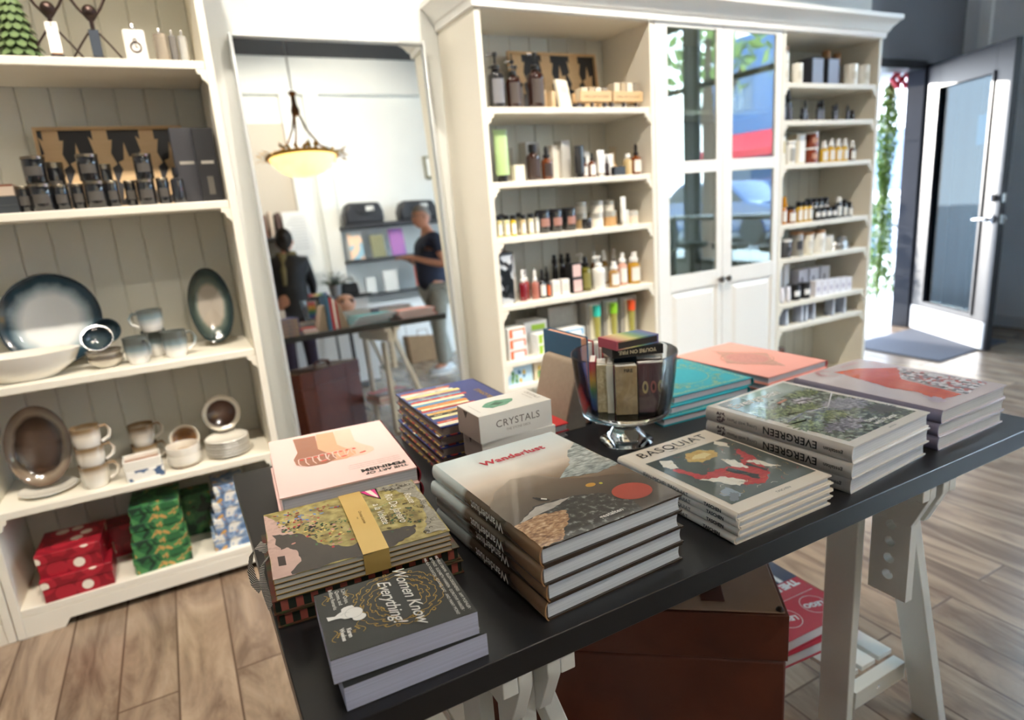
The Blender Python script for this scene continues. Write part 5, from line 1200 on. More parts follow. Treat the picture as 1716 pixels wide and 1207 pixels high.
def bottle(name, label, cat, x, y, z, r, hh, m, capm, cap='pump', group=None, lm=None, neck=.32, shoulder=.66, seg=24, part='body', lz=(.15, .5)):
    """generic bottle: body, label, cap (pump / dropper / screw / spray)"""
    t = thing(name, label, cat, (x, y, z), 0, group)
    sh = hh * shoulder; nr = r * neck
    bd_ = MB().lathe([(0, 0), (r * .94, 0), (r, .003), (r, sh * .86), (r * .92, sh * .94), (nr * 1.15, sh * 1.02), (nr, sh * 1.04), (nr, sh * 1.1), (0, sh * 1.1)], m, seg).build(part, t)
    q = MB(); z0 = sh * 1.05 + .0006
    if cap == 'pump':
        q.lathe([(nr * 1.02, z0), (nr * 1.5, z0), (nr * 1.5, sh * 1.16), (nr * .6, sh * 1.2), (nr * .35, sh * 1.2), (nr * .35, hh * .93), (nr * .9, hh * .94), (nr * .9, hh), (0, hh)], capm, 16)
        q.tube([(0, 0, hh * .97), (-r * .8, 0, hh * .97), (-r * 1.0, 0, hh * .94)], nr * .38, capm, 8)
    elif cap == 'dropper':
        q.lathe([(nr * 1.02, z0), (nr * 1.6, z0), (nr * 1.6, sh * 1.2), (nr * .9, sh * 1.22), (nr * .95, hh * .93), (nr * .5, hh), (0, hh)], capm, 16)
    elif cap == 'spray':
        q.lathe([(nr * 1.02, z0), (nr * 1.7, z0), (nr * 1.7, sh * 1.22), (nr * 1.15, sh * 1.24), (nr * 1.15, hh), (0, hh)], capm, 16)
    else:
        q.lathe([(nr * 1.02, z0), (nr * 1.5, z0), (nr * 1.5, hh), (0, hh)], capm, 16)
    q.build({'pump': 'pump', 'dropper': 'dropper_cap', 'spray': 'spray_head'}.get(cap, 'cap'), t)
    if lm:
        a0, a1 = -PI / 2 - .95, -PI / 2 + .6; vs = []; n_ = 8
        for i in range(n_ + 1):
            a = a0 + (a1 - a0) * i / n_; vs += [(r * 1.015 * math.cos(a), r * 1.015 * math.sin(a), sh * lz[0]), (r * 1.015 * math.cos(a), r * 1.015 * math.sin(a), sh * (lz[1] + .3))]
        MB().add(vs, [(2 * i, 2 * i + 2, 2 * i + 3, 2 * i + 1) for i in range(n_)], lm).build('label', bd_)
    return t
SM = C('#26272b', .1, coat=1.0); BC_ = C('#1a1a1c', .35)
bottle('diffuser_bottle', 'black diffuser bottle standing before the tall dark box', 'bottle', .072, 2.462, 1.35, .020, .116, SM, BC_, 'screw', shoulder=.72)
def plain_box(name, label, cat, x, y, z, w, d, hh, m, group=None, rz=0, lab=None, rx=0, two=False):
    t = thing(name, label, cat, (x, y, z), rz, group, rx=rx)
    MB().box((-w / 2, -d / 2, 0), (w / 2, d / 2, hh), m).build('box_body', t, bevel=.0008)
    if lab:
        for a0, b0, a1, b1, lm in lab:
            MB().box((-w / 2 + a0 * w, -d / 2 - .0006, b0 * hh), (-w / 2 + a1 * w, -d / 2 - .0001, b1 * hh), lm).build('label', t)
    return t
G9 = C('#4d4a4a', .5)
plain_box('diffuser_box', 'tall dark grey diffuser box, nearer the patterned tray', 'box', .115, 2.53, 1.35, .075, .06, .245, C('#3a3a3f', .4), 'tall dark diffuser boxes', lab=[(.2, .52, .8, .56, C('#9a958c', .5))])
plain_box('diffuser_box', 'tall black diffuser box against the right side of the shelf', 'box', .176, 2.50, 1.35, .065, .06, .24, C('#222225', .4), 'tall dark diffuser boxes', lab=[(.2, .52, .8, .56, C('#9a958c', .5)), (.35, .1, .65, .35, C('#5a5650', .5))])
for i, lb in enumerate(('bottom dark box of the small stack at the left edge', 'middle dark box of the small stack at the left edge')): plain_box('dark_box', lb, 'box', -.412, 2.48, 1.35 + i * .0255, .09, .06, .025, C('#34383c', .4), 'stacked dark boxes')
plain_box('soap_box', 'brown and cream box on top of the dark boxes at the left edge', 'box', -.412, 2.48, 1.4015, .085, .06, .034, C('#b9a795', .5), lab=[(0, .82, 1, 1, C('#7a4a35', .5))])
def zigzag_tray(x, z, w, hh, label, seed):
    t = thing('patterned_tray', label, 'tray', (x, 2.640, z), 0, 'wooden trays with black zigzags', rx=-.13)
    WD = NZ('pale_birch', ['#c9a679', '#dcbd92'], 10, .5, stretch=(1, 1, 8)); BKP = C('#26262a', .45)
    q = MB(); q.box((-w / 2, -.012, 0), (w / 2, .006, .010), WD).box((-w / 2, -.012, hh - .010), (w / 2, .006, hh), WD).box((-w / 2, -.012, .010), (-w / 2 + .010, .006, hh - .010), WD).box((w / 2 - .010, -.012, .010), (w / 2, .006, hh - .010), WD)
    q.build('rim', t, bevel=.0015)
    q = MB(); q.box((-w / 2 + .010, 0, .010), (w / 2 - .010, .005, hh - .010), BKP)
    F_ = FR((-w / 2 + .010, -.0004, .010), (1, 0, 0), (0, 0, 1)); W_ = w - .02; H_ = hh - .02
    # jagged leaf bands: alternately hanging down and growing up
    def band(x0, wd, up_, k):
        tip = [(.1, 0), (.1, .16), (-.12, .10), (.04, .36), (-.16, .40), (.16, .60), (.0, .72), (.30, .76), (.46, 1.05), (.62, .80), (.92, .84), (.84, .62), (1.14, .56), (.92, .38), (1.1, .16), (.9, .16), (.9, 0)]
        pts = [(x0 + a * wd, (b_ * H_ * .80) if up_ else (H_ - b_ * H_ * .80)) for a, b_ in tip]
        q.poly(pts, .0, WD, F_)
    n_ = 3
    for k in range(n_):
        c = W_ / n_
        band(k * c + c * .05, c * .40, False, k); band(k * c + c * .54, c * .40, True, k)
    q.build('panel', t, smooth=0)
zigzag_tray(-.095, 1.35, .44, .275, 'wooden tray with black zigzags leaning behind the black candles', 1)
# top shelf
def paper_tree(x, y, z, label):
    t = thing('decorative_tree', label, 'ornament', (x, y, z)); q = MB(); g = NZ('green_paper_leaves', ['#3e5637', '#6f8457', '#55704a'], 30, .5)
    for k in range(9):
        zz = .012 + k * .024; r = .058 * (1 - k / 10)
        for i in range(12):
            a = 2 * PI * (i + .5 * (k % 2)) / 12; c, s = math.cos(a), math.sin(a); tw = .017 * (1 - k / 14)
            q.add([(r * .55 * c - tw * s, r * .55 * s + tw * c, zz + .028), (r * .55 * c + tw * s, r * .55 * s - tw * c, zz + .028), ((r + .004) * c + tw * .7 * s, (r + .004) * s - tw * .7 * c, zz), ((r + .012) * c, (r + .012) * s, zz - .008), ((r + .004) * c - tw * .7 * s, (r + .004) * s + tw * .7 * c, zz)], [(0, 1, 2, 3, 4)], g)
    q.build('leaves', t, smooth=0); MB().lathe([(0, 0), (.045, 0), (.02, .12), (.0, .235)], C('#4b5a3c', .7), 14).build('cone', t)
paper_tree(-.275, 2.49, 1.785, 'green paper leaf tree at the left end of the top shelf')
def wire_figure(x, y, z, label, tagc, s=1.0):
    t = thing('wire_figure', label, 'ornament', (x, y, z), 0, 'wire figures on the top shelf')
    w_ = C('#4a3c38', .35, .8)
    MB().box((-.018, -.006, .0), (.018, .0, .018), C('#3a3a3c', .4)).box((-.014, -.006, .018), (.014, .0, .095), C('#c98d6a' if s > 1 else '#3c4450', .35)).build('body', t, bevel=.002)
    q = MB()
    for k in (-1, 1):
        q.tube([(k * .014, -.003, .085), (k * .04, -.003, .05), (k * .066, -.003, .012)], .003, w_, 8); q.tube([(k * .004, -.003, .12), (k * .03, -.003, .155), (k * .05, -.003, .19)], .004, w_, 8)
    q.tube([(0, -.003, .095), (0, -.003, .13)], .006, w_, 8); q.ball((0, -.003, .145), .02, w_, 12, 8, (1, .8, 1)); q.build('wire_limbs', t)
    if tagc: MB().box((-.016, -.0085, .022), (.016, -.0078, .108), C(tagc, .6)).build('paper_tag', t)
wire_figure(-.182, 2.47, 1.785, 'wire figure with a long white paper tag on the top shelf', '#eeeae0', 1.2)
wire_figure(-.077, 2.48, 1.785, 'bronze wire figure without a long tag, left of the hip flasks', None)
def flask(x, y, z, w, hh, c, label, emblem=False):
    t = thing('hip_flask', label, 'flask', (x, y, z), 0, 'small flasks on the top shelf')
    m = C(c, .22, .75 if c != '#efece4' else 0, coat=.4)
    MB().lathe([(0, 0), (w * .48, 0), (w * .5, .004), (w * .5, hh * .78), (w * .46, hh * .84), (0, hh * .84)], m, 32, None, 1, .36, 4).build('body', t)
    MB().lathe([(0, hh * .8405), (w * .13, hh * .8405), (w * .13, hh * .98), (w * .1, hh), (0, hh)], STEEL, 16).build('cap', t)
    if emblem:
        F_ = FR((0, -w * .5 * .36 * .88 - .0035, hh * .38), (1, 0, 0), (0, 0, 1)); q = MB()
        q.strip(arc(0, 0, w * .23, 0, 2 * PI, 28), w * .07, 0, C('#4a3a36', .5), F_); q.strip([(0, 0), (0, w * .15)], w * .04, 0, C('#4a3a36', .5), F_); q.strip([(0, 0), (w * .1, 0)], w * .04, 0, C('#4a3a36', .5), F_); q.strip(arc(0, w * .33, w * .07, 0, 2 * PI, 16), w * .04, 0, C('#4a3a36', .5), F_)
        q.build('clock_emblem', t)
flask(.030, 2.46, 1.785, .062, .112, '#efece4', 'white hip flask with a pocket watch emblem', True)
flask(.102, 2.47, 1.785, .040, .106, '#b8aa98', 'brushed metal hip flask beside the white one')
flask(.138, 2.49, 1.785, .024, .107, '#8f8a86', 'narrow dark metal flask, third from the left')
flask(.166, 2.47, 1.785, .026, .102, '#d5d2cc', 'narrow silver flask at the right end of the row')
# ================================================================ toiletries in the bookcase right of the mirror
AMB = C('#2e140c', .08, coat=1.0); AMB2 = C('#6a3514', .08, coat=1.0); SMK = C('#1c1c20', .1, coat=1.0)
WL = C('#e9e7e1', .5); GL_ = C('#8b8c92', .5); CAPB = C('#151517', .3); CAPW = C('#efeeec', .35)
gp = 'pump bottles on the top shelf'
for x, y, r, hh, m, lb in ((1.300, 2.47, .034, .217, SMK, 'black pump bottle at the left end of the top shelf'), (1.352, 2.57, .030, .19, SMK, 'black pump bottle half hidden behind the first two'), (1.378, 2.47, .032, .190, AMB, 'brown pump bottle second from the left on the top shelf'), (1.432, 2.54, .030, .186, SMK, 'dark pump bottle standing back between the brown ones'), (1.486, 2.47, .036, .222, AMB, 'large brown pump bottle in front of the patterned tray')):
    bottle('pump_bottle', lb, 'bottle', x, y, 1.645, r, hh, m, CAPB, 'pump', gp, C('#77777c', .5) if m is SMK else C('#4d4440', .5), .34, .66)
zigzag_tray(1.705, 1.645, .47, .275, 'wooden tray with black zigzags leaning behind the brown pump bottles', 2)
KR = C('#c9b694', .7)
for i, (x, y) in enumerate(((1.545, 2.53), (1.572, 2.50))): plain_box('soap_bar', ('wood patterned soap bar behind the leaning card', 'wood patterned soap bar beside the large brown pump bottle')[1 - i] , 'soap', x, y, 1.645, .022, .05, .085 - .01 * i, NZ('marbled_soap', ['#b08a5c', '#e0d0b0'], 18, .5, dist=2), 'wrapped soaps', .2)
t = thing('soap_card', 'cream soap card leaning back beside the brown pump bottle', 'soap', (1.632, 2.47, 1.645), .35, rx=-.2)
MB().box((-.04, -.008, 0), (.04, .008, .125), C('#e8e0cc', .6)).build('card', t, bevel=.002); MB().box((-.03, -.0088, .03), (.03, -.0083, .06), C('#f5f2ea', .5)).box((-.02, -.0088, .07), (.02, -.0083, .10), C('#d6cdb8', .5)).build('label', t)
def wood_rack(x, w, label, extra=False):
    t = thing('wooden_rack', label, 'rack', (x, 2.475, 1.645), 0, 'low wooden racks of cards')
    WD = NZ('pale_birch', ['#c9a679', '#dcbd92'], 10, .5, stretch=(1, 1, 8))
    MB().box((-w / 2, -.035, .03), (w / 2, -.028, .072), WD).box((-w / 2, .028, .03), (w / 2, .035, .072), WD).box((-w / 2, -.028, .03), (w / 2, .028, .036), WD).build('tray', t, bevel=.001)
    for s in (-.42, 0, .42): MB().cyl((s * w, 0, 0), .009, .0298, C('#77747a', .3, .7), 14).build('foot', t)
    MB().text('SMALL BATCH SOAP', .014, FR((0, -.0355, .044), (1, 0, 0), (0, 0, 1)), C('#6b5335', .6)).build('lettering', t, smooth=0)
    for k in range(4): MB().box((-w * .42 + k * w * .22, -.026, .0365), (-w * .42 + k * w * .22 + w * .18, .026, .088 if not extra else .11), C(['#dcd0b8', '#b8a68a', '#e8e0d0', '#8d8274'][k], .6)).build('card_pack', t)
wood_rack(1.775, .165, 'low wooden rack with little feet before the patterned tray')
wood_rack(1.950, .165, 'taller filled wooden rack at the right end of the top shelf', True)

# second shelf, z 1.355
def tube_(x, y, z, r, hh, c, label, capc, group=None, up_=False):
    t = thing('cream_tube', label, 'tube', (x, y, z), 0, group)
    m = C(c, .35, coat=.3); n_ = 16; vs = []; fs = []
    lv = ((0, r * .62, r * .62), (.12, r * .62, r * .62), (.14, r * .95, r * .85), (.5, r, r * .7), (.92, r * 1.05, r * .16), (1.0, r * 1.08, r * .05))
    q = MB()
    def ring(f0, f1, mm):
        pass
    for zz, a, b_ in lv[2:]:
        for i in range(n_): vs.append((a * math.cos(2 * PI * i / n_), b_ * math.sin(2 * PI * i / n_), zz * hh))
    k = len(lv) - 2
    for j in range(k - 1):
        for i in range(n_): fs.append((j * n_ + i, j * n_ + (i + 1) % n_, (j + 1) * n_ + (i + 1) % n_, (j + 1) * n_ + i))
    fs.append(tuple(range(n_ - 1, -1, -1))); fs.append(tuple((k - 1) * n_ + i for i in range(n_)))
    q.add(vs, fs, m); q.build('tube_body', t)
    MB().lathe([(0, 0), (r * .6, 0), (r * .62, .002), (r * .62, hh * .137), (0, hh * .137)], C(capc, .35), 18).build('cap', t)
    return t
z = 1.355
tube_(1.300, 2.47, z, .031, .212, '#a9c487', 'tall pale green tube at the left end of the second shelf', '#1d1d1e')
plain_box('cream_box', 'small cream box standing behind the pale green tube', 'box', 1.372, 2.47, z, .048, .04, .068, C('#e5ddc9', .5))
plain_box('gift_card', 'grey card standing at the back, behind the cream box', 'box', 1.385, 2.60, z, .07, .02, .15, C('#a8a49b', .6))
bottle('dark_bottle', 'broad dark brown bottle with black cap on the second shelf', 'bottle', 1.450, 2.47, z, .030, .150, AMB, CAPB, 'screw', 'brown bottles on the second shelf', C('#3b2d28', .5), .4, .74)
bottle('dark_bottle', 'slimmer brown dropper bottle beside the broad one', 'bottle', 1.518, 2.47, z, .025, .142, AMB2, CAPB, 'dropper', 'brown bottles on the second shelf', C('#3b2d28', .5), .4, .62)
for x, y, w, hh, c, lb in ((1.500, 2.585, .085, .168, '#a7a59f', 'tall grey box behind the two brown bottles'), (1.585, 2.53, .042, .148, '#cfc8bc', 'narrow beige box right of the brown bottles'), (1.632, 2.52, .052, .165, '#b3b0a9', 'tall silver grey box left of the black tube')):
    plain_box('cosmetic_box', lb, 'box', x, y, z, w, .05, hh, C(c, .5), 'tall grey boxes on the second shelf', .25)
tube_(1.682, 2.46, z, .024, .138, '#1c1c1e', 'black tube with an orange mark standing on its cap', '#101012')
bottle('small_bottle', 'tiny brown bottle right of the black tube', 'bottle', 1.722, 2.475, z, .012, .092, AMB2, CAPB, 'screw', 'small bottles on the second shelf', WL)
bottle('small_bottle', 'small amber bottle with a white label beside the white tube', 'bottle', 1.756, 2.47, z, .018, .105, AMB2, CAPB, 'dropper', 'small bottles on the second shelf', WL)
plain_box('cosmetic_box', 'small white box behind the amber bottle with a white label', 'box', 1.765, 2.545, z, .05, .03, .118, C('#e8e7e4', .5), 'white boxes on the second shelf')
tube_(1.798, 2.46, z, .019, .116, '#eceae6', 'white tube in the middle of the second shelf', '#e0dedb')
bottle('small_bottle', 'slim dark bottle between the white tube and white box', 'bottle', 1.836, 2.465, z, .011, .092, AMB, CAPB, 'dropper', 'small bottles on the second shelf')
plain_box('cosmetic_box', 'square white box behind the flat black tin', 'box', 1.868, 2.51, z, .05, .04, .100, C('#ebeae7', .5), 'white boxes on the second shelf')
plain_box('flat_tin', 'flat black box lying in front of the square white box', 'box', 1.888, 2.45, z, .062, .03, .040, C('#1e1e21', .35))
t = thing('reed_diffuser', 'glass reed diffuser with sticks behind the flat black box', 'diffuser', (1.922, 2.53, z))
MB().lathe([(0, 0), (.022, 0), (.024, .01), (.022, .045), (.009, .055), (.009, .066), (0, .066)], C('#c8a878', .08, coat=1), 18).build('jar', t)
q = MB()
for k in range(5): q.tube([((k - 2) * .002, 0, .03 if False else .0665), ((k - 2) * .010, .004 * (k % 2), .135)], .0013, C('#b99a6a', .7), 5)
q.build('reeds', t)
bottle('clear_bottle', 'clear bottle with pale gold oil near the right end', 'bottle', 1.958, 2.47, z, .021, .096, C('#cdb484', .08, coat=1), CAPW, 'screw', None, None, .4, .75)
bottle('spirit_bottle', 'squat amber bottle with a round black stopper at the right end', 'bottle', 2.008, 2.47, z, .026, .138, C('#7c3f14', .06, coat=1), CAPB, 'dropper', None, WL, .3, .6)

# third shelf, z 1.13
z = 1.13
vc = [('#d8c88a', 'first'), ('#d6cf9a', 'second'), ('#d9b62e', 'third'), ('#c9b489', 'fourth'), ('#cdbf98', 'fifth'), ('#b9b7ae', 'sixth')]
for i, ((x, r, hh), (c, o_)) in enumerate(zip(((1.255, .0115, .092), (1.290, .0125, .091), (1.327, .0135, .089), (1.375, .0125, .086), (1.413, .0135, .089), (1.444, .0095, .089)), vc)):
    bottle('oil_vial', '%s oil vial from the left on the third shelf%s' % (o_, ', bright yellow' if i == 2 else ''), 'bottle', x, 2.45 if x < 1.3 else 2.46, z, r, hh, C(c, .1, coat=.8), CAPB, 'screw', 'black capped oil vials', WL, .62, .76, 18)
for i, (x, o_) in enumerate(((1.31, 'behind the second and third vials'), (1.395, 'behind the fourth and fifth vials'))): bottle('oil_vial', 'pale oil vial standing in the second row, ' + o_, 'bottle', x, 2.53, z, .013, .095, C('#c9bfa0', .1, coat=.8), CAPB, 'screw', 'black capped oil vials', WL, .62, .76, 18)
for x, o_ in ((1.484, 'left'), (1.548, 'middle'), (1.622, 'right')):
    candle(x, 2.475, z, .0315, .100, '%s one of three black jars with pinkish labels on the third shelf' % o_, 'black jars with pink labels', lm=C('#a07468', .5), lidm=C('#232326', .3))
candle(1.700, 2.45, z, .024, .046, 'low black jar between the large black jars and the tins', 'low jars', lid=False, lm=C('#2a2a2c', .4))
def tin(x, y, z, r, hh, label, c1='#b9b5ac', c2='#ded9cf'):
    t = thing('round_tin', label, 'tin', (x, y, z), 0, 'silver and cream tins')
    MB().lathe([(0, 0), (r * .97, 0), (r * .97, hh * .62), (0, hh * .62)], C(c2, .45), 24).build('tin_body', t)
    MB().lathe([(0, hh * .6205), (r, hh * .6205), (r, hh - .001), (r * .97, hh), (0, hh)], C(c1, .3, .6), 24).build('lid', t)
for a in ((1.725, 2.53, z, .030, .068, 'lower tin behind the low black jar', '#b9b5ac', '#c7a97c'), (1.725, 2.53, z + .0685, .029, .052, 'upper tin behind the low black jar'), (1.790, 2.50, z, .033, .066, 'lower tin, second pair from the left', '#cfcbc2', '#e6e1d6'), (1.795, 2.50, z + .0665, .031, .054, 'upper tin, second pair from the left'), (1.868, 2.50, z, .034, .070, 'lower amber tin, third pair from the left', '#c8c4bb', '#c39a6b'), (1.862, 2.50, z + .0705, .028, .048, 'upper tin, third pair from the left'), (1.937, 2.475, z, .020, .068, 'slim cream tin, second from the right end of the third shelf', '#d9d5cc', '#e0d9cc'), (1.985, 2.475, z, .026, .062, 'cream tin at the right end of the third shelf', '#cfcbc4', '#e3d3c2')): tin(*a)
tube_(1.905, 2.445, z, .014, .130, '#e9e7e2', 'slim white tube standing before the amber tins', '#dddbd6')

# fourth shelf, z .845
z = .845
t = thing('skincare_kit', 'silver and black patterned pouch kit at the left end of the fourth shelf', 'kit', (1.262, 2.475, z), .08)
MB().box((-.033, -.04, 0), (.033, .04, .21), NZ('black_silver_foil', ['#1c1c1f', '#d8d8da', '#3a3a3e', '#efefef'], 40, .2, kind='cells', interp='CONSTANT', metal=.4)).build('pack', t, bevel=.002)
MB().box((-.036, -.042, .2105), (.036, .042, .222), C('#2c2c30', .4)).build('header', t)
plain_box('white_box', 'narrow white box with black edge behind the foil kit', 'box', 1.325, 2.53, z, .03, .07, .205, C('#e5e3de', .5), lab=[(0, 0, .25, 1, C('#2b2b2d', .5))])
pc = [('#7a1420', 'dark red'), ('#a3433f', 'brick red'), ('#a8675a', 'rosy brown')]
for (x, y, hh), (c, o_) in zip(((1.358, 2.47, .137), (1.392, 2.505, .134), (1.418, 2.465, .131)), pc):
    bottle('body_oil_bottle', o_ + ' bottle with a white cap on the fourth shelf', 'bottle', x, y, z, .0175, hh, C(c, .1, coat=.8), CAPW, 'dropper', 'white capped red bottles', None, .4, .58)
for x, y, r, hh, c, lm, lb in ((1.452, 2.46, .0165, .128, '#1a1a1c', WL, 'black dropper bottle with a broad white label beside the rosy brown bottle'), (1.480, 2.455, .0105, .116, '#1a1a1c', C('#d5673a', .5), 'slim black dropper bottle with an orange label'), (1.462, 2.54, .012, .13, '#26221f', None, 'black dropper bottle standing in the second row left'), (1.525, 2.54, .012, .13, '#26221f', None, 'black dropper bottle standing behind the white cartons')):
    bottle('serum_bottle', lb, 'bottle', x, y, z, r, hh, C(c, .12, coat=.8), CAPB, 'dropper', 'black serum droppers', lm, .45, .6)
for x, lb in ((1.516, 'left of two small white cartons on the fourth shelf'), (1.566, 'right of two small white cartons, beside the pink labelled boxes')): plain_box('small_carton', lb, 'box', x, 2.46, z, .038, .034, .072, C('#ece7e2', .5), 'small white cartons', lab=[(.15, .25, .85, .75, C('#d9d0c8', .5))])
for i, lb in enumerate(('lower black cube box with a pink label', 'upper black cube box with a pink label')): plain_box('cube_box', lb, 'box', 1.634 - .004 * i, 2.475, z + i * .0685, .056, .056, .068, C('#1d1c1e', .4), 'black and pink cube boxes', lab=[(.1, .1, .9, .9, C('#dcb8b2', .5))], rz=.06 * i)
for x, lb in ((1.585, 'tall thin black bottle behind the small cartons'), (1.625, 'first tall black bottle behind the cube boxes'), (1.660, 'second tall black bottle behind the cube boxes')): bottle('tall_bottle', lb, 'bottle', x, 2.56, z, .014, .175, C('#17171a', .15, coat=.8), CAPB, 'spray', 'tall thin black bottles', None, .55, .72)
bottle('olive_bottle', 'olive oil coloured bottle with a black dropper right of the cube boxes', 'bottle', 1.697, 2.475, z, .027, .160, C('#5f5a1c', .1, coat=.9), CAPB, 'dropper', None, C('#807a3f', .5), .4, .68)
bottle('lotion_bottle', 'white lotion bottle with a white pump, front of the fourth shelf', 'bottle', 1.768, 2.47, z, .031, .155, C('#e9e8e4', .35), CAPW, 'pump', 'white pump bottles', C('#d5d3cd', .5), .4, .66)
bottle('lotion_bottle', 'white lotion bottle with pump standing behind the front one', 'bottle', 1.745, 2.58, z, .026, .165, C('#dddbd2', .35), CAPW, 'pump', 'white pump bottles', None, .4, .66)
for x, y, r, hh, c, lb in ((1.850, 2.46, .026, .121, '#a9814a', 'shortest spray bottle with a white cap, brown oil'), (1.915, 2.48, .024, .156, '#d9a592', 'spray bottle with pink liquid and white cap'), (1.985, 2.48, .032, .152, '#b88a16', 'golden oil spray bottle at the right end of the fourth shelf'), (1.822, 2.58, .018, .166, '#7b5436', 'spray bottle in the back row above the shortest one'), (1.882, 2.58, .020, .168, '#8d6a2f', 'spray bottle in the back row, second from the right'), (1.950, 2.59, .020, .165, '#5a3a22', 'spray bottle in the back row at the right')):
    bottle('spray_bottle', lb, 'bottle', x, y, z, r, hh, C(c, .1, coat=.9), CAPW, 'spray', 'white capped spray bottles', WL, .42, .66)

# fifth shelf, z .595
z = .595
def lab_box(x, y, z, w, d, hh, c, label, group):
    plain_box('soap_box', label, 'box', x, y, z, w, d, hh, C('#efeeeb', .5), group, lab=[(.06, .12, .22, .92, C(c, .5)), (.22, .80, .94, .92, C(c, .5)), (.86, .3, .94, .80, C(c, .5)), (.34, .2, .8, .7, C('#fafafa', .5))])
for i, o_ in enumerate(('bottom', 'middle', 'top')): lab_box(1.283, 2.455, z + i * .0482, .088, .08, .048, '#ec6c2f', o_ + ' white box with an orange border on the fifth shelf', 'orange bordered boxes')
for i, o_ in enumerate(('lower front', 'upper front')): lab_box(1.446, 2.455, z + i * .0482, .122, .07, .048, '#a9cf3f', o_ + ' white box with a green border', 'green bordered boxes')
plain_box('soap_box', 'tall white box with a green mark behind the green bordered boxes', 'box', 1.430, 2.55, z, .12, .09, .143, C('#e6e4e1', .5), lab=[(.3, .7, .9, .88, C('#a9cf3f', .5))])
for i, o_ in enumerate(('lower', 'upper')): lab_box(1.588 - .005 * i, 2.455, z + i * .0472, .115, .07, .047, '#37a4dc', o_ + ' white box with a blue border', 'blue bordered boxes')
def tube_box(x, w, c, label):
    t = thing('tube_pack', label, 'pack', (x, 2.53, z), 0, 'grey packs with coloured tubes')
    MB().box((-w / 2, -.05, 0), (w / 2, .05, .19), NZ('grey_felt', ['#8f8c86', '#a5a29c'], 60, .8)).build('pack_body', t, bevel=.003)
    q = MB(); q.box((-.024, -.056, .012), (.024, -.0505, .178), C('#eae5d2', .5)).build('card', t)
    MB().lathe([(0, .125), (.018, .125), (.018, .175), (0, .175)], C(c, .4), 16, T(0, -.0745, 0)).lathe([(0, .02), (.012, .02), (.016, .1248), (0, .1248)], C('#a9a354', .35), 16, T(0, -.0745, 0)).build('tube', t)
plain_box('storage_box', 'wide grey felt box behind the blue bordered boxes', 'box', 1.595, 2.585, z, .16, .12, .185, NZ('grey_felt', ['#8f8c86', '#a5a29c'], 60, .8))
tube_box(1.738, .085, '#2fbfae', 'grey pack with a turquoise topped tube'); tube_box(1.838, .09, '#93cf2f', 'grey pack with a lime topped tube'); tube_box(1.945, .10, '#ef5b2a', 'grey pack with an orange topped tube')
# sixth shelf, z .48
z = .48
for x, c, c2, lb in ((1.290, '#bfdcec', '#2f6f9a', 'pale blue pack with drawn cacti on the lowest visible shelf'), (1.426, '#e5d2b0', '#c23f2c', 'cream pack with red and green drawn plants on the lowest visible shelf')):
    t = thing('seed_pack', lb, 'pack', (x, 2.440, z), .02, 'illustrated packs')
    MB().box((-.063, -.012, 0), (.063, .012, .082), C(c, .5)).build('pack_body', t, bevel=.001)
    F_ = FR((-.063, -.0125, 0), (1, 0, 0), (0, 0, 1)); q = MB(); rnd = random.Random(int(x * 100))
    for k in range(9):
        q.poly(ell(.022 + .020 * (k % 4) + rnd.uniform(-.004, .004), .02 + .018 * (k // 3) + rnd.uniform(-.003, .003), .007, .012, 10, rot=rnd.uniform(-.5, .5)), .0001 * k, C(rnd.choice(['#4f8a4a', '#2f6f9a', '#d9b63a', '#7fae5a', c2]), .5), F_)
    q.build('illustration', t, smooth=0)

# ================================================================ bookcase by the entrance
z = 1.765
WX = C('#ece8de', .3, coat=.5); WOODL = C('#a5794f', .5); GRY = C('#7b7f8c', .4)
def wcandle(x, y, z, r, hh, label, lidm=WOODL, m=WX, lid=True, lm=None, group='pale candles on the top shelf'): return candle(x, y, z, r, hh, label, group, m, lid, lm or C('#d9d4c6', .5), lidm)
wcandle(3.030, 2.50, z, .028, .190, 'tall white candle with a wooden lid at the left of the top shelf')
wcandle(2.985, 2.46, z, .026, .100, 'short pale candle at the far left of the top shelf', lid=False)
wcandle(3.115, 2.48, z, .029, .108, 'short pale candle beside the tall wooden lidded one', lid=False)
for x, lb in ((3.235, 'left dark gift box on the top shelf'), (3.365, 'right dark gift box on the top shelf')): plain_box('dark_gift_box', lb, 'box', x, 2.49, z, .095, .09, .135, C('#2c2d33', .35), 'dark square boxes', lab=[(.08, .05, .92, .95, C('#7f8898', .3))])
bottle('room_spray', 'grey bottle with a round wooden stopper behind the right dark box', 'bottle', 3.455, 2.56, z, .026, .200, GRY, WOODL, 'screw', 'wooden stoppered bottles', None, .6, .66)
bottle('room_spray', 'grey bottle with a wooden stopper further right', 'bottle', 3.545, 2.56, z, .024, .190, GRY, WOODL, 'screw', 'wooden stoppered bottles', None, .6, .66)
wcandle(3.530, 2.46, z, .036, .110, 'white candle glass second from the right end', lid=False); wcandle(3.640, 2.46, z, .034, .108, 'white candle glass at the right end of the top shelf', lid=False)
z = 1.58
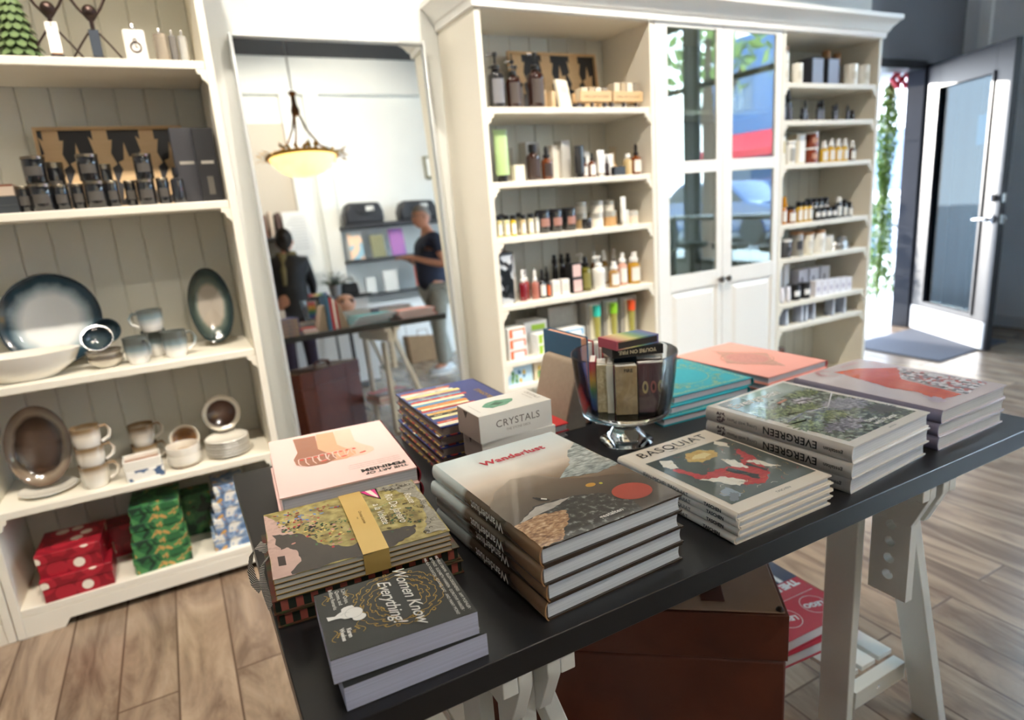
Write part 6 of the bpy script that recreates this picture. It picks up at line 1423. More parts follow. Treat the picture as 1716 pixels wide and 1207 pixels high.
for i, (x, w, hh, cap) in enumerate(((2.985, .022, .133, 'spray'), (3.035, .036, .157, 'screw'), (3.085, .020, .11, 'dropper'), (3.13, .026, .067, 'screw'), (3.175, .020, .11, 'dropper'), (3.215, .020, .061, 'screw'), (3.255, .020, .101, 'dropper'), (3.292, .020, .058, 'screw'), (3.335, .030, .114, 'spray'), (3.385, .022, .08, 'screw'), (3.425, .022, .058, 'screw'), (3.465, .022, .099, 'dropper'), (3.505, .018, .083, 'dropper'), (3.575, .026, .057, 'screw'))):
    bottle('black_bottle', ['tall black bottle at the left end of the second shelf', 'tallest black bottle on the second shelf', 'third black bottle from the left', 'short black bottle, fourth from the left', 'fifth black bottle from the left', 'short black bottle, sixth from the left', 'seventh black bottle from the left', 'short black bottle, eighth from the left', 'black spray bottle, ninth from the left', 'black bottle, tenth from the left', 'short black bottle, eleventh from the left', 'black dropper bottle, third from the right', 'slim black dropper bottle, second from the right', 'short black bottle at the right end'][i], 'bottle', x, 2.45 + .02 * (i % 3), z, w / 2 * 1.05, hh, C('#1b1d22', .15, coat=.8), CAPB, cap, 'black bottles on the second shelf of the door side bookcase', C('#6f7482', .5) if i % 2 == 0 else None, .5, .68, 16)
z = 1.36
plain_box('bath_salts', 'tall cream pack at the left end of the third shelf', 'box', 2.985, 2.47, z, .045, .04, .150, C('#e9e4d4', .4), lab=[(.1, .4, .9, .8, C('#c9b87e', .5))])
bottle('white_jar', 'white bottle second from the left on the third shelf', 'bottle', 3.055, 2.46, z, .026, .122, C('#ecebe8', .4), CAPW, 'screw', None, C('#a9a9a6', .5), .7, .85)
plain_box('bath_salts', 'wide beige pack beside the amber jars', 'box', 3.140, 2.49, z, .075, .06, .158, C('#cdbf9f', .45), lab=[(.35, .05, .95, .95, C('#f0eeea', .5))])
for i, lb in enumerate(('lower amber jar with a white lid', 'upper amber jar with a white lid')): candle(3.238, 2.47, z + i * .0825, .034, .082, lb, 'amber jars', C('#7a3018', .12, coat=.8), True, C('#b98a74', .5), CAPW)
candle(3.30, 2.53, z, .034, .082, 'amber jar standing behind the stacked ones', 'amber jars', C('#7a3018', .12, coat=.8), True, C('#b98a74', .5), CAPW)
for x, hh, c, lb in ((3.335, .118, '#d8b23a', 'white capped oil bottle nearest the amber jars'), (3.395, .129, '#d3a526', 'second white capped oil bottle'), (3.455, .127, '#d8a91e', 'third white capped oil bottle'), (3.515, .127, '#dcb43f', 'fourth white capped oil bottle'), (3.580, .112, '#5a3020', 'brown oil bottle with a white cap at the right end')):
    bottle('face_oil', lb, 'bottle', x, 2.465, z, .022, hh, C(c, .1, coat=.9), CAPW, 'spray', 'white capped oil bottles on the door side', WL, .45, .62, 18)
z = 1.045
for x, lb in ((2.975, 'gold bottle with a dark base at the left end of the fourth shelf'), (3.015, 'gold capped bottle with a white label beside it')): bottle('gold_bottle', lb, 'bottle', x, 2.46, z, .017, .146, C('#1d2a3a' if x < 3 else '#b8720e', .1, coat=.9), C('#d9930f', .2, .6), 'spray', 'gold capped bottles', WL if x > 3 else None, .6, .6, 18)
bottle('amber_jar', 'amber jar with a black cap and white label', 'bottle', 3.085, 2.47, z, .027, .090, C('#8a4a14', .1, coat=.9), CAPB, 'screw', None, WL, .7, .8)
plain_box('brown_box', 'brown and white box standing behind the amber jar', 'box', 3.075, 2.57, z, .06, .05, .16, C('#8a5a38', .5), lab=[(.65, .1, 1.0, .95, C('#eceae6', .5))])
for x, o_ in ((3.140, 'first'), (3.183, 'second'), (3.226, 'third')): bottle('yellow_bottle', o_ + ' yellow bottle with black cap in the row of oils', 'bottle', x, 2.46, z, .018, .113, C('#caa02c', .1, coat=.9), CAPB, 'screw', 'yellow oil bottles', WL, .55, .74, 18)
for k in range(8):
    x = 3.275 + .0485 * (k % 4); row = k // 4
    bottle('round_bottle', '%s bottle with a round white label, %s row' % (['first', 'second', 'third', 'fourth'][k % 4], ['lower front', 'upper back'][row]), 'bottle', x, 2.45 + .055 * row, z + 0, .020, .070 + .052 * row, C('#1e1f25', .15, coat=.8), CAPB, 'screw', 'black bottles with white labels', C('#f3f2ef', .5), .6, .8, 16, lz=(.35, .5))
for x, hh, o_ in ((3.478, .117, 'white labelled tall black bottle right of the round labels'), (3.530, .10, 'small black bottle with white label'), (3.578, .085, 'smallest black bottle at the right end of the fourth shelf')): bottle('dark_oil', o_, 'bottle', x, 2.46, z, .019, hh, C('#26262c', .12, coat=.9), CAPB if hh < .11 else CAPW, 'screw', None, WL, .5, .72, 16)
z = .86
for x, r, hh, body, lidm, lb in ((2.965, .024, .10, '#2c2f38', CAPW, 'dark glass jar at the left end of the fifth shelf'), (3.035, .034, .100, '#4a4a4c', CAPW, 'grey jar with a dark band beside it'), (3.125, .036, .137, '#8b8880', WOODL, 'tall jar with dark band and wooden lid'), (3.215, .034, .125, '#e3ddcb', WOODL, 'cream jar with a wooden lid'), (3.310, .038, .129, '#efece4', WOODL, 'large white jar with a wooden lid'), (3.398, .028, .090, '#e9e6de', CAPW, 'small white jar with white lid')):
    candle(x, 2.46, z, r, hh, lb, 'jars on the fifth shelf of the door side bookcase', C(body, .25, coat=.6), True, C('#3a3b40', .5) if hh in (.100, .137) else C('#dedad0', .5), lidm)
t = thing('stone_basket', 'wire basket heaped with grey pumice stones', 'basket', (3.52, 2.48, z))
q = MB()
for k in range(3): q.tube([(.075 * math.cos(a * PI / 12), .05 * math.sin(a * PI / 12), .006 + k * .018) for a in range(24)], .002, STEEL, 6, True)
q.build('wire', t)
rnd = random.Random(3)
for k in range(12): MB().ball((rnd.uniform(-.04, .04), rnd.uniform(-.025, .025), .018 + .018 * (k // 5) + .006), .018, NZ('pumice', ['#77797f', '#c9cacd'], 60, .9), 10, 7, (1.2, .9, .75)).build('stone', t)
z = .608
plain_box('grey_box', 'tall dark grey box at the left end of the sixth shelf', 'box', 2.985, 2.55, z, .09, .06, .205, C('#6a6c72', .5)); plain_box('white_box', 'first tall white box behind the black labelled ones', 'box', 3.075, 2.55, z, .045, .05, .205, C('#eceaea', .5), 'tall white boxes'); plain_box('white_box', 'second tall white box behind the black labelled ones', 'box', 3.135, 2.55, z, .040, .05, .20, C('#eceaea', .5), 'tall white boxes')
for x, o_ in ((2.955, 'first'), (3.005, 'second'), (3.055, 'third')): tube_(x, 2.445, z, .015, .088, '#e7e3e8', o_ + ' short white tube on the sixth shelf', '#c9c6cc', 'short white tubes')
for x, o_ in ((3.130, 'left'), (3.215, 'right')): candle(x, 2.47, z, .036, .088, o_ + ' black candle tin with a white label on the sixth shelf', 'black tins with white labels', C('#17171a', .3), True, C('#f0efee', .5), C('#17171a', .3))
for k in range(6): plain_box('white_carton', '%s white carton of the lower row on the sixth shelf' % ['first', 'second', 'third', 'fourth', 'fifth', 'last'][k], 'box', 3.300 + k * .056, 2.46, z, .048, .05, .090 - .002 * k, C('#ebe8ee', .5), 'white cartons on the door side', lab=[(.25, .3, .75, .6, C('#c4bccb', .5))])
for k in range(3): plain_box('white_carton', '%s white carton standing in the back row of the sixth shelf' % ['left', 'middle', 'right'][k], 'box', 3.300 + k * .10, 2.57, z, .08, .06, .150, C('#e6e3ea', .5), 'white cartons on the door side', lab=[(.3, .4, .45, .7, C('#5c5866', .5))])
z = .475
for i, (x, hh) in enumerate(((2.955, .092), (3.035, .091), (3.160, .10), (3.200, .096), (3.265, .097), (3.44, .10), (3.545, .096))):
    plain_box('slim_pack', '%s slim grey pack from the left on the seventh shelf' % ['first', 'second', 'third', 'fourth', 'fifth', 'sixth', 'last'][i], 'box', x, 2.46, z, .026, .05, hh, C('#9aa3b4', .4), 'slim grey packs', .25, lab=[(.1, .1, .9, .9, C('#dfe2ea', .4))])
# tote bag handle standing in the bottom compartment
t = thing('tote_bag', 'brown leather handled bag standing in the bottom of the door side bookcase', 'bag', (3.03, 2.56, .1))
MB().prism([(-.09, 0), (.09, 0), (.10, .22), (-.10, .22)], -.05, .05, C('#6a4634', .5), FR((0, 0, 0), (1, 0, 0), (0, 0, 1))).build('bag_body', t, bevel=.01)
MB().tube([(-.05, -.03, .215), (-.045, -.03, .31), (0, -.03, .345), (.045, -.03, .31), (.05, -.03, .215)], .007, C('#7a4f38', .45), 8).build('handle', t)
# few things inside the glazed cabinet
for i, (x, c) in enumerate(((2.60, '#e3d9a8'), (2.66, '#dfe3e6'), (2.72, '#e3d9a8'), (2.78, '#dfe3e6'), (2.24, '#d9a25a'), (2.36, '#d9a25a'))):
    bottle('cabinet_bottle', ['first pale bottle behind the right glass door', 'second pale bottle behind the right glass door', 'third pale bottle behind the right glass door', 'last pale bottle behind the right glass door', 'left amber bottle behind the left glass door', 'right amber bottle behind the left glass door'][i], 'bottle', x, 2.56, 1.64, .02, .13, C(c, .1, coat=.9), CAPW, 'screw', 'bottles behind the cabinet glass', WL, .45, .7, 16)
for i, (x, w) in enumerate(((2.20, .12), (2.36, .1), (2.64, .14), (2.80, .1))):
    plain_box('cabinet_box', ['wide white box low behind the left glass door', 'narrow white box low behind the left glass door', 'wide white box low behind the right glass door', 'narrow white box low behind the right glass door'][i], 'box', x, 2.58, .82, w, .08, .16 - .02 * (i % 2), C('#e6e4e0', .5), 'white boxes behind the cabinet glass')
# ================================================================ the far side of the shop (seen in the mirror)
SH = C('#2b2c31', .5); WHC = C('#e9eaea', .45)
def shelf(name, label, x0, x1, y0, y1, z, th=.03, m=SH): return tag(MB().box((x0, y0, z - th), (x1, y1, z), m).build(name, bevel=.002), label, 'shelf', 'dark shelves on the far wall')
shelf('wall_shelf', 'upper dark wall shelf carrying two black bags, seen in the mirror', 1.985, 3.6, -2.998, -2.6, 1.79, .035)
shelf('wall_shelf', 'middle dark wall shelf with three upright books, seen in the mirror', 1.985, 3.6, -2.998, -2.6, 1.36)
shelf('wall_shelf', 'lower dark ledge behind the man, seen in the mirror', 1.985, 3.6, -2.998, -2.55, .92)
def duffel(x, y, z, w, hh, label):
    t = thing('duffel_bag', label, 'bag', (x, y, z), 0, 'black duffel bags')
    m = NZ('black_leather', ['#17181c', '#2c2f36'], 12, .4)
    pts = [(-w / 2, 0), (w / 2, 0), (w / 2 + .01, hh * .5), (w * .42, hh * .92), (-w * .42, hh * .96), (-w / 2 - .01, hh * .5)]
    MB().prism(pts, -.12, .12, m, FR((0, 0, 0), (1, 0, 0), (0, 0, 1))).build('bag_body', t, bevel=.03)
    MB().tube([(-.12, .10, hh * .85), (-.09, .13, hh * .5), (0, .135, hh * .4), (.09, .13, hh * .5), (.12, .10, hh * .85)], .01, m, 8).build('handle', t)
    MB().box((.02, .124, hh * .55), (.12, .128, hh * .75), C('#d8d8d4', .5)).build('price_tag', t)
duffel(2.26, -2.76, 1.79, .48, .28, 'black duffel bag at the left of the high shelf, seen in the mirror')
duffel(2.98, -2.76, 1.79, .50, .26, 'black duffel bag above the man, seen in the mirror')
def face_book(x, y, z, w, hh, m, label, deco=None):
    t = thing('display_book', label, 'book', (x, y, z), 0, 'upright books on the far shelf', rx=.16)
    MB().box((-w / 2, -.012, 0), (w / 2, .012, hh), m).build('cover', t, bevel=.001)
    MB().box((-w / 2 + .002, -.010, hh), (w / 2 - .004, .010, hh + .0006), pages_mat('#e9e6e2')).build('pages', t)
face_book(2.10, -2.68, 1.36, .17, .33, NZ('beach_cover', ['#d6a58a', '#efc7a8', '#8fb4c4', '#f0ece4', '#b84a3a'], 9, .4, kind='cells', interp='CONSTANT'), 'peach and blue cover book standing on the far middle shelf')
face_book(2.38, -2.68, 1.36, .18, .29, NZ('olive_cover', ['#7b7a5a', '#8e8d6c'], 20, .4), 'olive cover book standing on the far middle shelf')
face_book(2.64, -2.68, 1.36, .19, .35, NZ('striped_cover', ['#8a56b0', '#d27fc0', '#e58a6a', '#5f62b8', '#f0d0d8'], 7, .4, kind='Z', detail=0, interp='CONSTANT'), 'purple and pink striped cover book beside the man')
for x, w, hh, c, lb in ((2.20, .12, .20, '#dcdcd8', 'small white card on the low ledge'), (2.46, .18, .26, '#d9d6d0', 'framed white notice on the low ledge'), (2.85, .1, .30, '#c8604a', 'red and white figurine box on the low ledge'), (3.02, .22, .28, '#77797e', 'grey board on the low ledge behind the man')):
    plain_box('display_card', lb, 'card', x, -2.66, .92, w, .03, hh, C(c, .5), 'cards on the low ledge')
# low white counter below and the sales desk
t = thing('base_cabinet', 'low white counter unit against the far wall under the shelves', 'cabinet', (2.8, -2.78, 0))
MB().box((-.8, -.08, 0), (.8, .15, .76), WHC).build('body', t, bevel=.003)
for k in range(3): MB().box((-.78 + k * .53, .1505, .05), (-.27 + k * .53, .165, .74), WHC).build('door', t, bevel=.003)
MB().box((-.82, -.08, .7605), (.82, .18, .79), C('#dfe0e0', .4)).build('worktop', t)
t = thing('sales_desk', 'white fronted sales desk with a black top, plant and papers on it', 'desk', (1.42, -1.72, 0))
MB().box((-.42, -.26, 0), (-.012, .24, .90), WHC).box((.012, -.26, 0), (.40, .24, .90), WHC).box((-.012, -.25, 0), (.012, .22, .9), C('#33343a', .6)).build('body', t, bevel=.003)
MB().box((-.46, -.30, .9005), (.44, .28, .94), C('#1d1d20', .35)).build('desk_top', t, bevel=.003)
def plant():
    t = thing('potted_plant', 'bushy green pot plant on the sales desk, seen in the mirror', 'plant', (1.52, -1.62, .9405))
    MB().lathe([(0, 0), (.05, 0), (.066, .12), (.06, .12), (.05, .1), (0, .1)], C('#9a9c9e', .5), 24).build('pot', t)
    q = MB(); g = NZ('fern_green', ['#1f3a22', '#3f6a3a'], 20, .5); rnd = random.Random(4)
    for k in range(46):
        a = rnd.uniform(0, 2 * PI); el = rnd.uniform(.35, 1.35); L = rnd.uniform(.16, .27)
        p = [Vector((0, 0, .1)) + Vector((math.cos(a) * math.cos(el), math.sin(a) * math.cos(el), math.sin(el) - .3 * s * s)) * (L * s) for s in (0, .35, .7, 1.0)]
        q.tube(p, .0018, g, 4)
        for j in range(1, 9):
            s = j / 8; c = p[0].lerp(p[3], s) + Vector((0, 0, .03 * math.sin(PI * s)))
            for sd in (-1, 1):
                v = Vector((-math.sin(a), math.cos(a), .15)) * sd * .035 * (1.1 - s * .6)
                w_ = Vector((math.cos(a), math.sin(a), .2)) * .009
                q.add([c, c + v * .5 + w_, c + v + w_ * .4, c + v * .5 - w_ * .6], [(0, 1, 2, 3)], g)
    q.build('foliage', t, smooth=0)
plant()
t = thing('sign_board', 'white lettered sign board on a thin stand by the sales desk', 'sign', (1.34, -2.28, 0))
MB().tube([(.02, 0, .0), (.02, 0, 1.45)], .012, C('#8c8e90', .3, .8), 8).lathe([(0, 0), (.14, 0), (.14, .012), (0, .012)], C('#8c8e90', .3, .8), 24, T(.02, 0, 0)).build('stand', t)
MB().box((-.13, -.012, 1.45), (.16, .012, 1.95), C('#e6e8e8', .5)).build('board', t, bevel=.002)
q = MB()
for k in range(11): q.strip([(-.10, 1.88 - .035 * k), (.06 + .05 * ((k * 7) % 3) / 2, 1.88 - .035 * k)], .007, 0, C('#9aa0a4', .5), FR((.015, .0125, 0), (-1, 0, 0), (0, 0, 1)))
q.build('lettering', t, smooth=0)
# sunglasses on a peach display head
t = thing('side_table', 'small round dark side table in front of the sales desk', 'table', (1.50, -1.16, 0))
MB().lathe([(0, .70), (.16, .70), (.16, .72), (0, .72)], C('#3a2a22', .4), 28).build('table_top', t); MB().lathe([(0, 0), (.12, 0), (.12, .015), (.02, .03), (.018, .699), (0, .699)], C('#1d1d20', .4), 20).build('stand', t)
t = thing('sunglasses_display', 'peach rounded stand with tortoise sunglasses on a small side table', 'display', (1.50, -1.16, .7205))
MB().lathe([(0, 0), (.06, 0), (.045, .02), (.05, .04), (.085, .08), (.10, .13), (.085, .19), (.05, .225), (0, .235)], C('#e0a98c', .4), 24).build('bust', t)
q = MB()
for s in (-1, 1): q.tube([(s * .035 + .028 * math.cos(a * PI / 8), .083, .16 + .022 * math.sin(a * PI / 8)) for a in range(16)], .005, C('#5a3418', .2, coat=1), 6, True).lathe([(0, 0), (.027, 0), (0, .003)], C('#20140e', .1), 16, T(s * .035, .082, .16, -PI / 2))
q.tube([(-.01, .085, .165), (.01, .085, .165)], .004, C('#5a3418', .2), 6); q.build('sunglasses', t)
t = thing('handbag', 'small black handbag on the sales desk beside the plant', 'bag', (1.72, -1.80, .9405))
MB().prism([(-.1, 0), (.1, 0), (.085, .13), (-.085, .13)], -.04, .04, C('#17181b', .4), FR((0, 0, 0), (1, 0, 0), (0, 0, 1))).build('bag_body', t, bevel=.015)
MB().tube([(-.05, 0, .12), (-.04, 0, .19), (.04, 0, .19), (.05, 0, .12)], .006, C('#17181b', .4), 8).build('handle', t)
# tall dark shelf with books at the left of the far wall
t = thing('tall_shelf_unit', 'dark shelf unit with albums behind the woman, seen in the mirror', 'shelf unit', (1.02, -2.80, 0))
for z in (.4, .9, 1.35, 1.72): MB().box((-.45, -.16, z - .025), (.42, .16, z), SH).build('shelf', t)
for x in (-.45, .40): MB().box((x, -.16, 0), (x + .02, .16, 1.72), SH).build('side_panel', t)
t0 = None
for i, (c, w) in enumerate((('#b8403a', .05), ('#8d3a34', .04), ('#5a3a30', .045), ('#8a7266', .04), ('#a0887a', .05), ('#6a4a3e', .04), ('#c9b8a8', .03), ('#4a3430', .045), ('#7c6458', .05))):
    tt = thing('album', ['red album, first on top of the dark shelf unit', 'brick red album beside the first one', 'dark brown album, third on the unit', 'taupe album, fourth on the unit', 'pale brown album, fifth on the unit', 'chestnut album, sixth on the unit', 'thin cream album, seventh on the unit', 'very dark brown album, eighth on the unit', 'grey brown album at the right end of the unit'][i], 'book', (.66 + i * .078, -2.78, 1.7205), 0, 'albums on the dark unit', ry=.0)
    MB().box((0, -.12, 0), (w, .12, .30 - .02 * (i % 3)), C(c, .5)).build('cover', tt); MB().box((.004, -.118, .30 - .02 * (i % 3)), (w - .004, .118, .3006 - .02 * (i % 3)), pages_mat('#d9d2c6')).build('pages', tt)
t = thing('paper_bag', 'brown paper bag on the floor by the far wall, behind the man', 'bag', (2.62, -2.30, 0))
MB().prism([(-.19, 0), (.19, 0), (.20, .30), (-.20, .34)], -.1, .1, NZ('kraft_bag', ['#8a6a4c', '#a98763'], 14, .7), FR((0, 0, 0), (1, 0, 0), (0, 0, 1))).build('bag_body', t, bevel=.01)
MB().tube([(-.07, .1, .30), (-.06, .1, .40), (.06, .1, .40), (.07, .1, .30)], .005, C('#8a6a4c', .7), 6).build('handle', t)
t = thing('picture_frame', 'small framed picture high on the far wall, seen in the mirror', 'picture', (3.42, -2.985, 2.35))
MB().box((-.15, -.013, 0), (.15, .013, .3), C('#7d7a5e', .5)).build('frame', t, bevel=.003); MB().box((-.12, .0132, .03), (.12, .015, .27), NZ('poster_red_white', ['#f0efe8', '#f4f3ee', '#c8504a'], 12, .5, kind='cells', interp='CONSTANT', pos=[0, .4, .75])).build('print', t)
t = thing('clothes_rail', 'chrome stand on the floor behind the man', 'rail', (2.95, -1.75, 0))
MB().tube([(-.25, 0, 0), (-.25, 0, 1.2), (.25, 0, 1.2), (.25, 0, 0)], .012, STEEL, 8).build('rail', t)

# ---------------------------------------------------------------- pendant lamp
def pendant(x, y, z, label, s=1.0):
    t = thing('pendant_lamp', label, 'lamp', (x, y, z + .02)); t.scale = (s, s, 1)
    m, n, l, b = base('glowing_alabaster'); b.inputs['Base Color'].default_value = lin('#f3d9a0'); b.inputs['Emission Color'].default_value = lin('#ffcf72'); b.inputs['Emission Strength'].default_value = 1.1; b.inputs['Roughness'].default_value = .4
    tc_ = n.new('ShaderNodeTexCoord'); nz = n.new('ShaderNodeTexNoise'); nz.inputs['Scale'].default_value = 7; l.new(tc_.outputs['Object'], nz.inputs['Vector']); mr = n.new('ShaderNodeMapRange'); mr.inputs[3].default_value = .7; mr.inputs[4].default_value = 1.7; l.new(nz.outputs[0], mr.inputs[0]); l.new(mr.outputs[0], b.inputs['Emission Strength'])
    MB().lathe([(0, -.06), (.09, -.045), (.17, .0), (.225, .06), (.245, .105), (.238, .105), (.21, .055), (.16, .005), (.08, -.035), (0, -.05)], m, 40).build('glass_bowl', t)
    BR = C('#c9973f', .35, .5); DK = C('#5a3c22', .4, .7)
    q = MB().tube([(.262 * math.cos(a * PI / 24), .262 * math.sin(a * PI / 24), .115) for a in range(48)], .017, BR, 8, True)
    rnd = random.Random(2)
    for k in range(40):      # gilt leaves round the rim
        a = 2 * PI * k / 40; L = rnd.uniform(.05, .09)
        c = Vector((.275 * math.cos(a), .275 * math.sin(a), .115)); d = Vector((math.cos(a + rnd.uniform(-.4, .4)), math.sin(a + rnd.uniform(-.4, .4)), rnd.uniform(-.5, .7))) * L; sd = Vector((-math.sin(a), math.cos(a), .2)) * .02
        q.add([c, c + d * .5 + sd, c + d, c + d * .5 - sd, c + d * .5 + Vector((0, 0, .008))], [(0, 1, 4), (1, 2, 4), (2, 3, 4), (3, 0, 4)], BR)
    q.build('gilt_rim', t, smooth=0)
    q = MB()
    for k in range(3):
        a = 2 * PI * k / 3 + .4; q.tube([(.25 * math.cos(a), .25 * math.sin(a), .12), (.14 * math.cos(a), .14 * math.sin(a), .20), (.06 * math.cos(a), .06 * math.sin(a), .34), (.025 * math.cos(a), .025 * math.sin(a), .46)], .009, DK, 8)
    q.build('arms', t)
    MB().lathe([(0, .45), (.03, .46), (.034, .50), (.02, .55), (.018, .62), (.03, .63), (.03, .65), (0, .655)], DK, 20).build('hub', t)
    MB().tube([(0, 0, .65), (0, 0, ZC - z - .05)], .006, C('#8c8c8c', .4, .6), 6).lathe([(0, ZC - z - .05), (.06, ZC - z - .05), (.06, ZC - z - .021), (0, ZC - z - .021)], C('#d9d9d9', .4), 20).build('chain', t)
pendant(1.17, -.40, 2.02, 'lit pendant lamp with an alabaster bowl and gilt leaves, seen in the mirror', 1.12)
# track spotlights on the ceiling: real lamps of the shop
def spot(x, y, tx, ty, tz, e, label):
    t = thing('track_spotlight', label, 'spotlight', (x, y, 3.55), 0, 'track spotlights under the ceiling')
    d = Vector((tx - x, ty - y, tz - 3.55)).normalized()
    Mx = Matrix.Translation((0, 0, 0)) @ d.to_track_quat('-Z', 'Y').to_matrix().to_4x4()
    MB().lathe([(.036, -.10), (.040, -.10), (.040, .05), (.0, .06)], C('#1b1b1d', .4), 20, Mx).build('housing', t); MB().lathe([(0, -.06), (.035, -.06), (0, -.058)], C('#fff1dc', .4, emis=6), 16, Mx).build('bulb', t)
    MB().tube([(0, 0, .05), (0, 0, .30)], .008, C('#1b1b1d', .4), 8).build('stem', t)
    L = bpy.data.lights.new('spot_light', 'SPOT'); L.energy = e; L.color = (1, .90, .76); L.spot_size = 1.5; L.spot_blend = .8; L.shadow_soft_size = .05
    o = bpy.data.objects.new('spot_light', L); COL.objects.link(o); o.location = Vector((x, y, 3.55)) + d * .125; o.rotation_euler = d.to_track_quat('-Z', 'Y').to_euler()
SP = 80
for i, a in enumerate(((-.6, .9, -.3, 2.6, 1.0), (.1, .9, .0, 2.6, .9), (1.2, 1.0, 1.5, 2.6, 1.1), (2.2, 1.0, 2.2, 2.6, 1.1), (.9, -.6, .8, 1.1, .75), (2.0, -.6, 2.3, -3.0, 2.6), (.6, -.8, 1.0, -3, 2.4))):
    spot(*a, SP * (1.2 if i > 4 else (.5 if i == 4 else 1)), ['spotlight aimed at the stoneware shelves', 'spotlight aimed at the right side of the stoneware shelves', 'spotlight aimed at the toiletries', 'spotlight aimed at the glazed cabinet', 'spotlight aimed at the book table', 'spotlight aimed at the far wall', 'spotlight aimed at the albums'][i])
for k, y in enumerate((.9, -.6, -1.5)): tag(MB().box((-1.6, y - .02, 3.85 - .03), (3.4, y + .02, 3.8495), C('#1b1b1d', .4)).build('lighting_track'), ['black ceiling track nearest the bookcases', 'black ceiling track in the middle', 'black ceiling track nearest the far wall'][k], 'track', 'lighting tracks')
# small soffit vent above the doorway
tag(MB().box((4.95, 2.95, 2.62), (5.25, 3.129, 2.66), C('#cfcfcb', .5)).build('wall_light_box', bevel=.003), 'small pale box fixed high on the dark wall above the doorway', 'wall fitting')

# bar stools by the window (seen in the cabinet glass)
for i, (x, y) in enumerate(((4.95, -.38), (4.92, .18), (4.9, .78))):
    t = thing('bar_stool', ['black bar stool furthest from the doorway, mirrored in the left cabinet door', 'black bar stool in the middle of the row by the window', 'black bar stool nearest the doorway by the window'][i], 'stool', (x, y, 0), 0, 'bar stools by the window')
    MB().lathe([(0, 0), (.20, 0), (.20, .012), (.03, .03), (0, .03)], C('#1b1b1d', .3), 28).build('base', t); MB().cyl((0, 0, .03), .025, .64, C('#1b1b1d', .3), 16).build('column', t)
    MB().tube([(.14 * math.cos(a * PI / 8), .14 * math.sin(a * PI / 8), .3) for a in range(16)], .009, C('#1b1b1d', .3), 6, True).tube([(-.14, 0, .3), (.14, 0, .3)], .008, C('#1b1b1d', .3), 6).build('foot_ring', t)
    MB().lathe([(0, .67), (.16, .67), (.175, .69), (.17, .72), (0, .73)], C('#1b1b1d', .4), 28).build('seat', t)
tag(MB().box((5.35, -1.4, .92), (5.86, 1.5, .96), C('#d8d6d0', .4)).box((5.45, -1.3, 0), (5.52, -1.23, .92), CHAR).box((5.45, 1.3, 0), (5.52, 1.37, .92), CHAR).build('window_counter', bevel=.002), 'narrow pale counter under the shop windows', 'counter')

# ================================================================ people
def skin_mesh(name, pts, edges, mat, parent, root=0, sub=2, smooth=True):
    me = bpy.data.meshes.new(name); me.from_pydata([p[:3] for p in pts], edges, [])
    o = bpy.data.objects.new(name, me); COL.objects.link(o)
    o.modifiers.new('skin', 'SKIN').use_smooth_shade = True
    sv = me.skin_vertices[0].data if me.skin_vertices else None
    for i, p in enumerate(pts):
        r = p[3]; sv[i].radius = r if isinstance(r, tuple) else (r, r); sv[i].use_root = (i == root)
    s = o.modifiers.new('sub', 'SUBSURF'); s.levels = sub; s.render_levels = sub
    dg = bpy.context.evaluated_depsgraph_get(); dg.update()
    m2 = bpy.data.meshes.new_from_object(o.evaluated_get(dg)); bpy.data.objects.remove(o)
    m2.materials.clear(); m2.materials.append(mat); m2.shade_smooth()
    o2 = bpy.data.objects.new(name, m2); COL.objects.link(o2)
    if parent: o2.parent = parent
    return o2
SKIN = C('#c98f74', .5)
def hand_pts(P, E, wrist, d, u, L=.09, curl=.5, side=1):
    """append a palm and five fingers to the skin graph; d forward, u = palm normal side"""
    d = Vector(d).normalized(); u = Vector(u).normalized(); s = d.cross(u).normalized() * side
    wi = wrist; W_ = Vector(P[wi][:3])
    p0 = W_ + d * .045; P.append((*p0, (.034, .016))); a = len(P) - 1; E.append((wi, a))
    for k, (off, ln) in enumerate(((-.030, .062), (-.010, .074), (.010, .070), (.030, .054))):
        b0 = W_ + d * .088 + s * off; P.append((*b0, .0098)); b_ = len(P) - 1; E.append((a, b_))
        b1 = b0 + d * ln * .5 - u * ln * .22 * curl; P.append((*b1, .0088)); E.append((b_, b_ + 1))
        b2 = b1 + d * ln * .32 * (1 - curl * .5) - u * ln * .42 * curl; P.append((*b2, .0075)); E.append((b_ + 1, b_ + 2))
    t0 = W_ + d * .035 - s * .036; P.append((*t0, .0115)); k = len(P) - 1; E.append((a, k))
    t1 = t0 + d * .035 - s * .018 - u * .015; P.append((*t1, .0095)); E.append((k, k + 1)); t2 = t1 + d * .026 - u * .010; P.append((*t2, .008)); E.append((k + 1, k + 2))
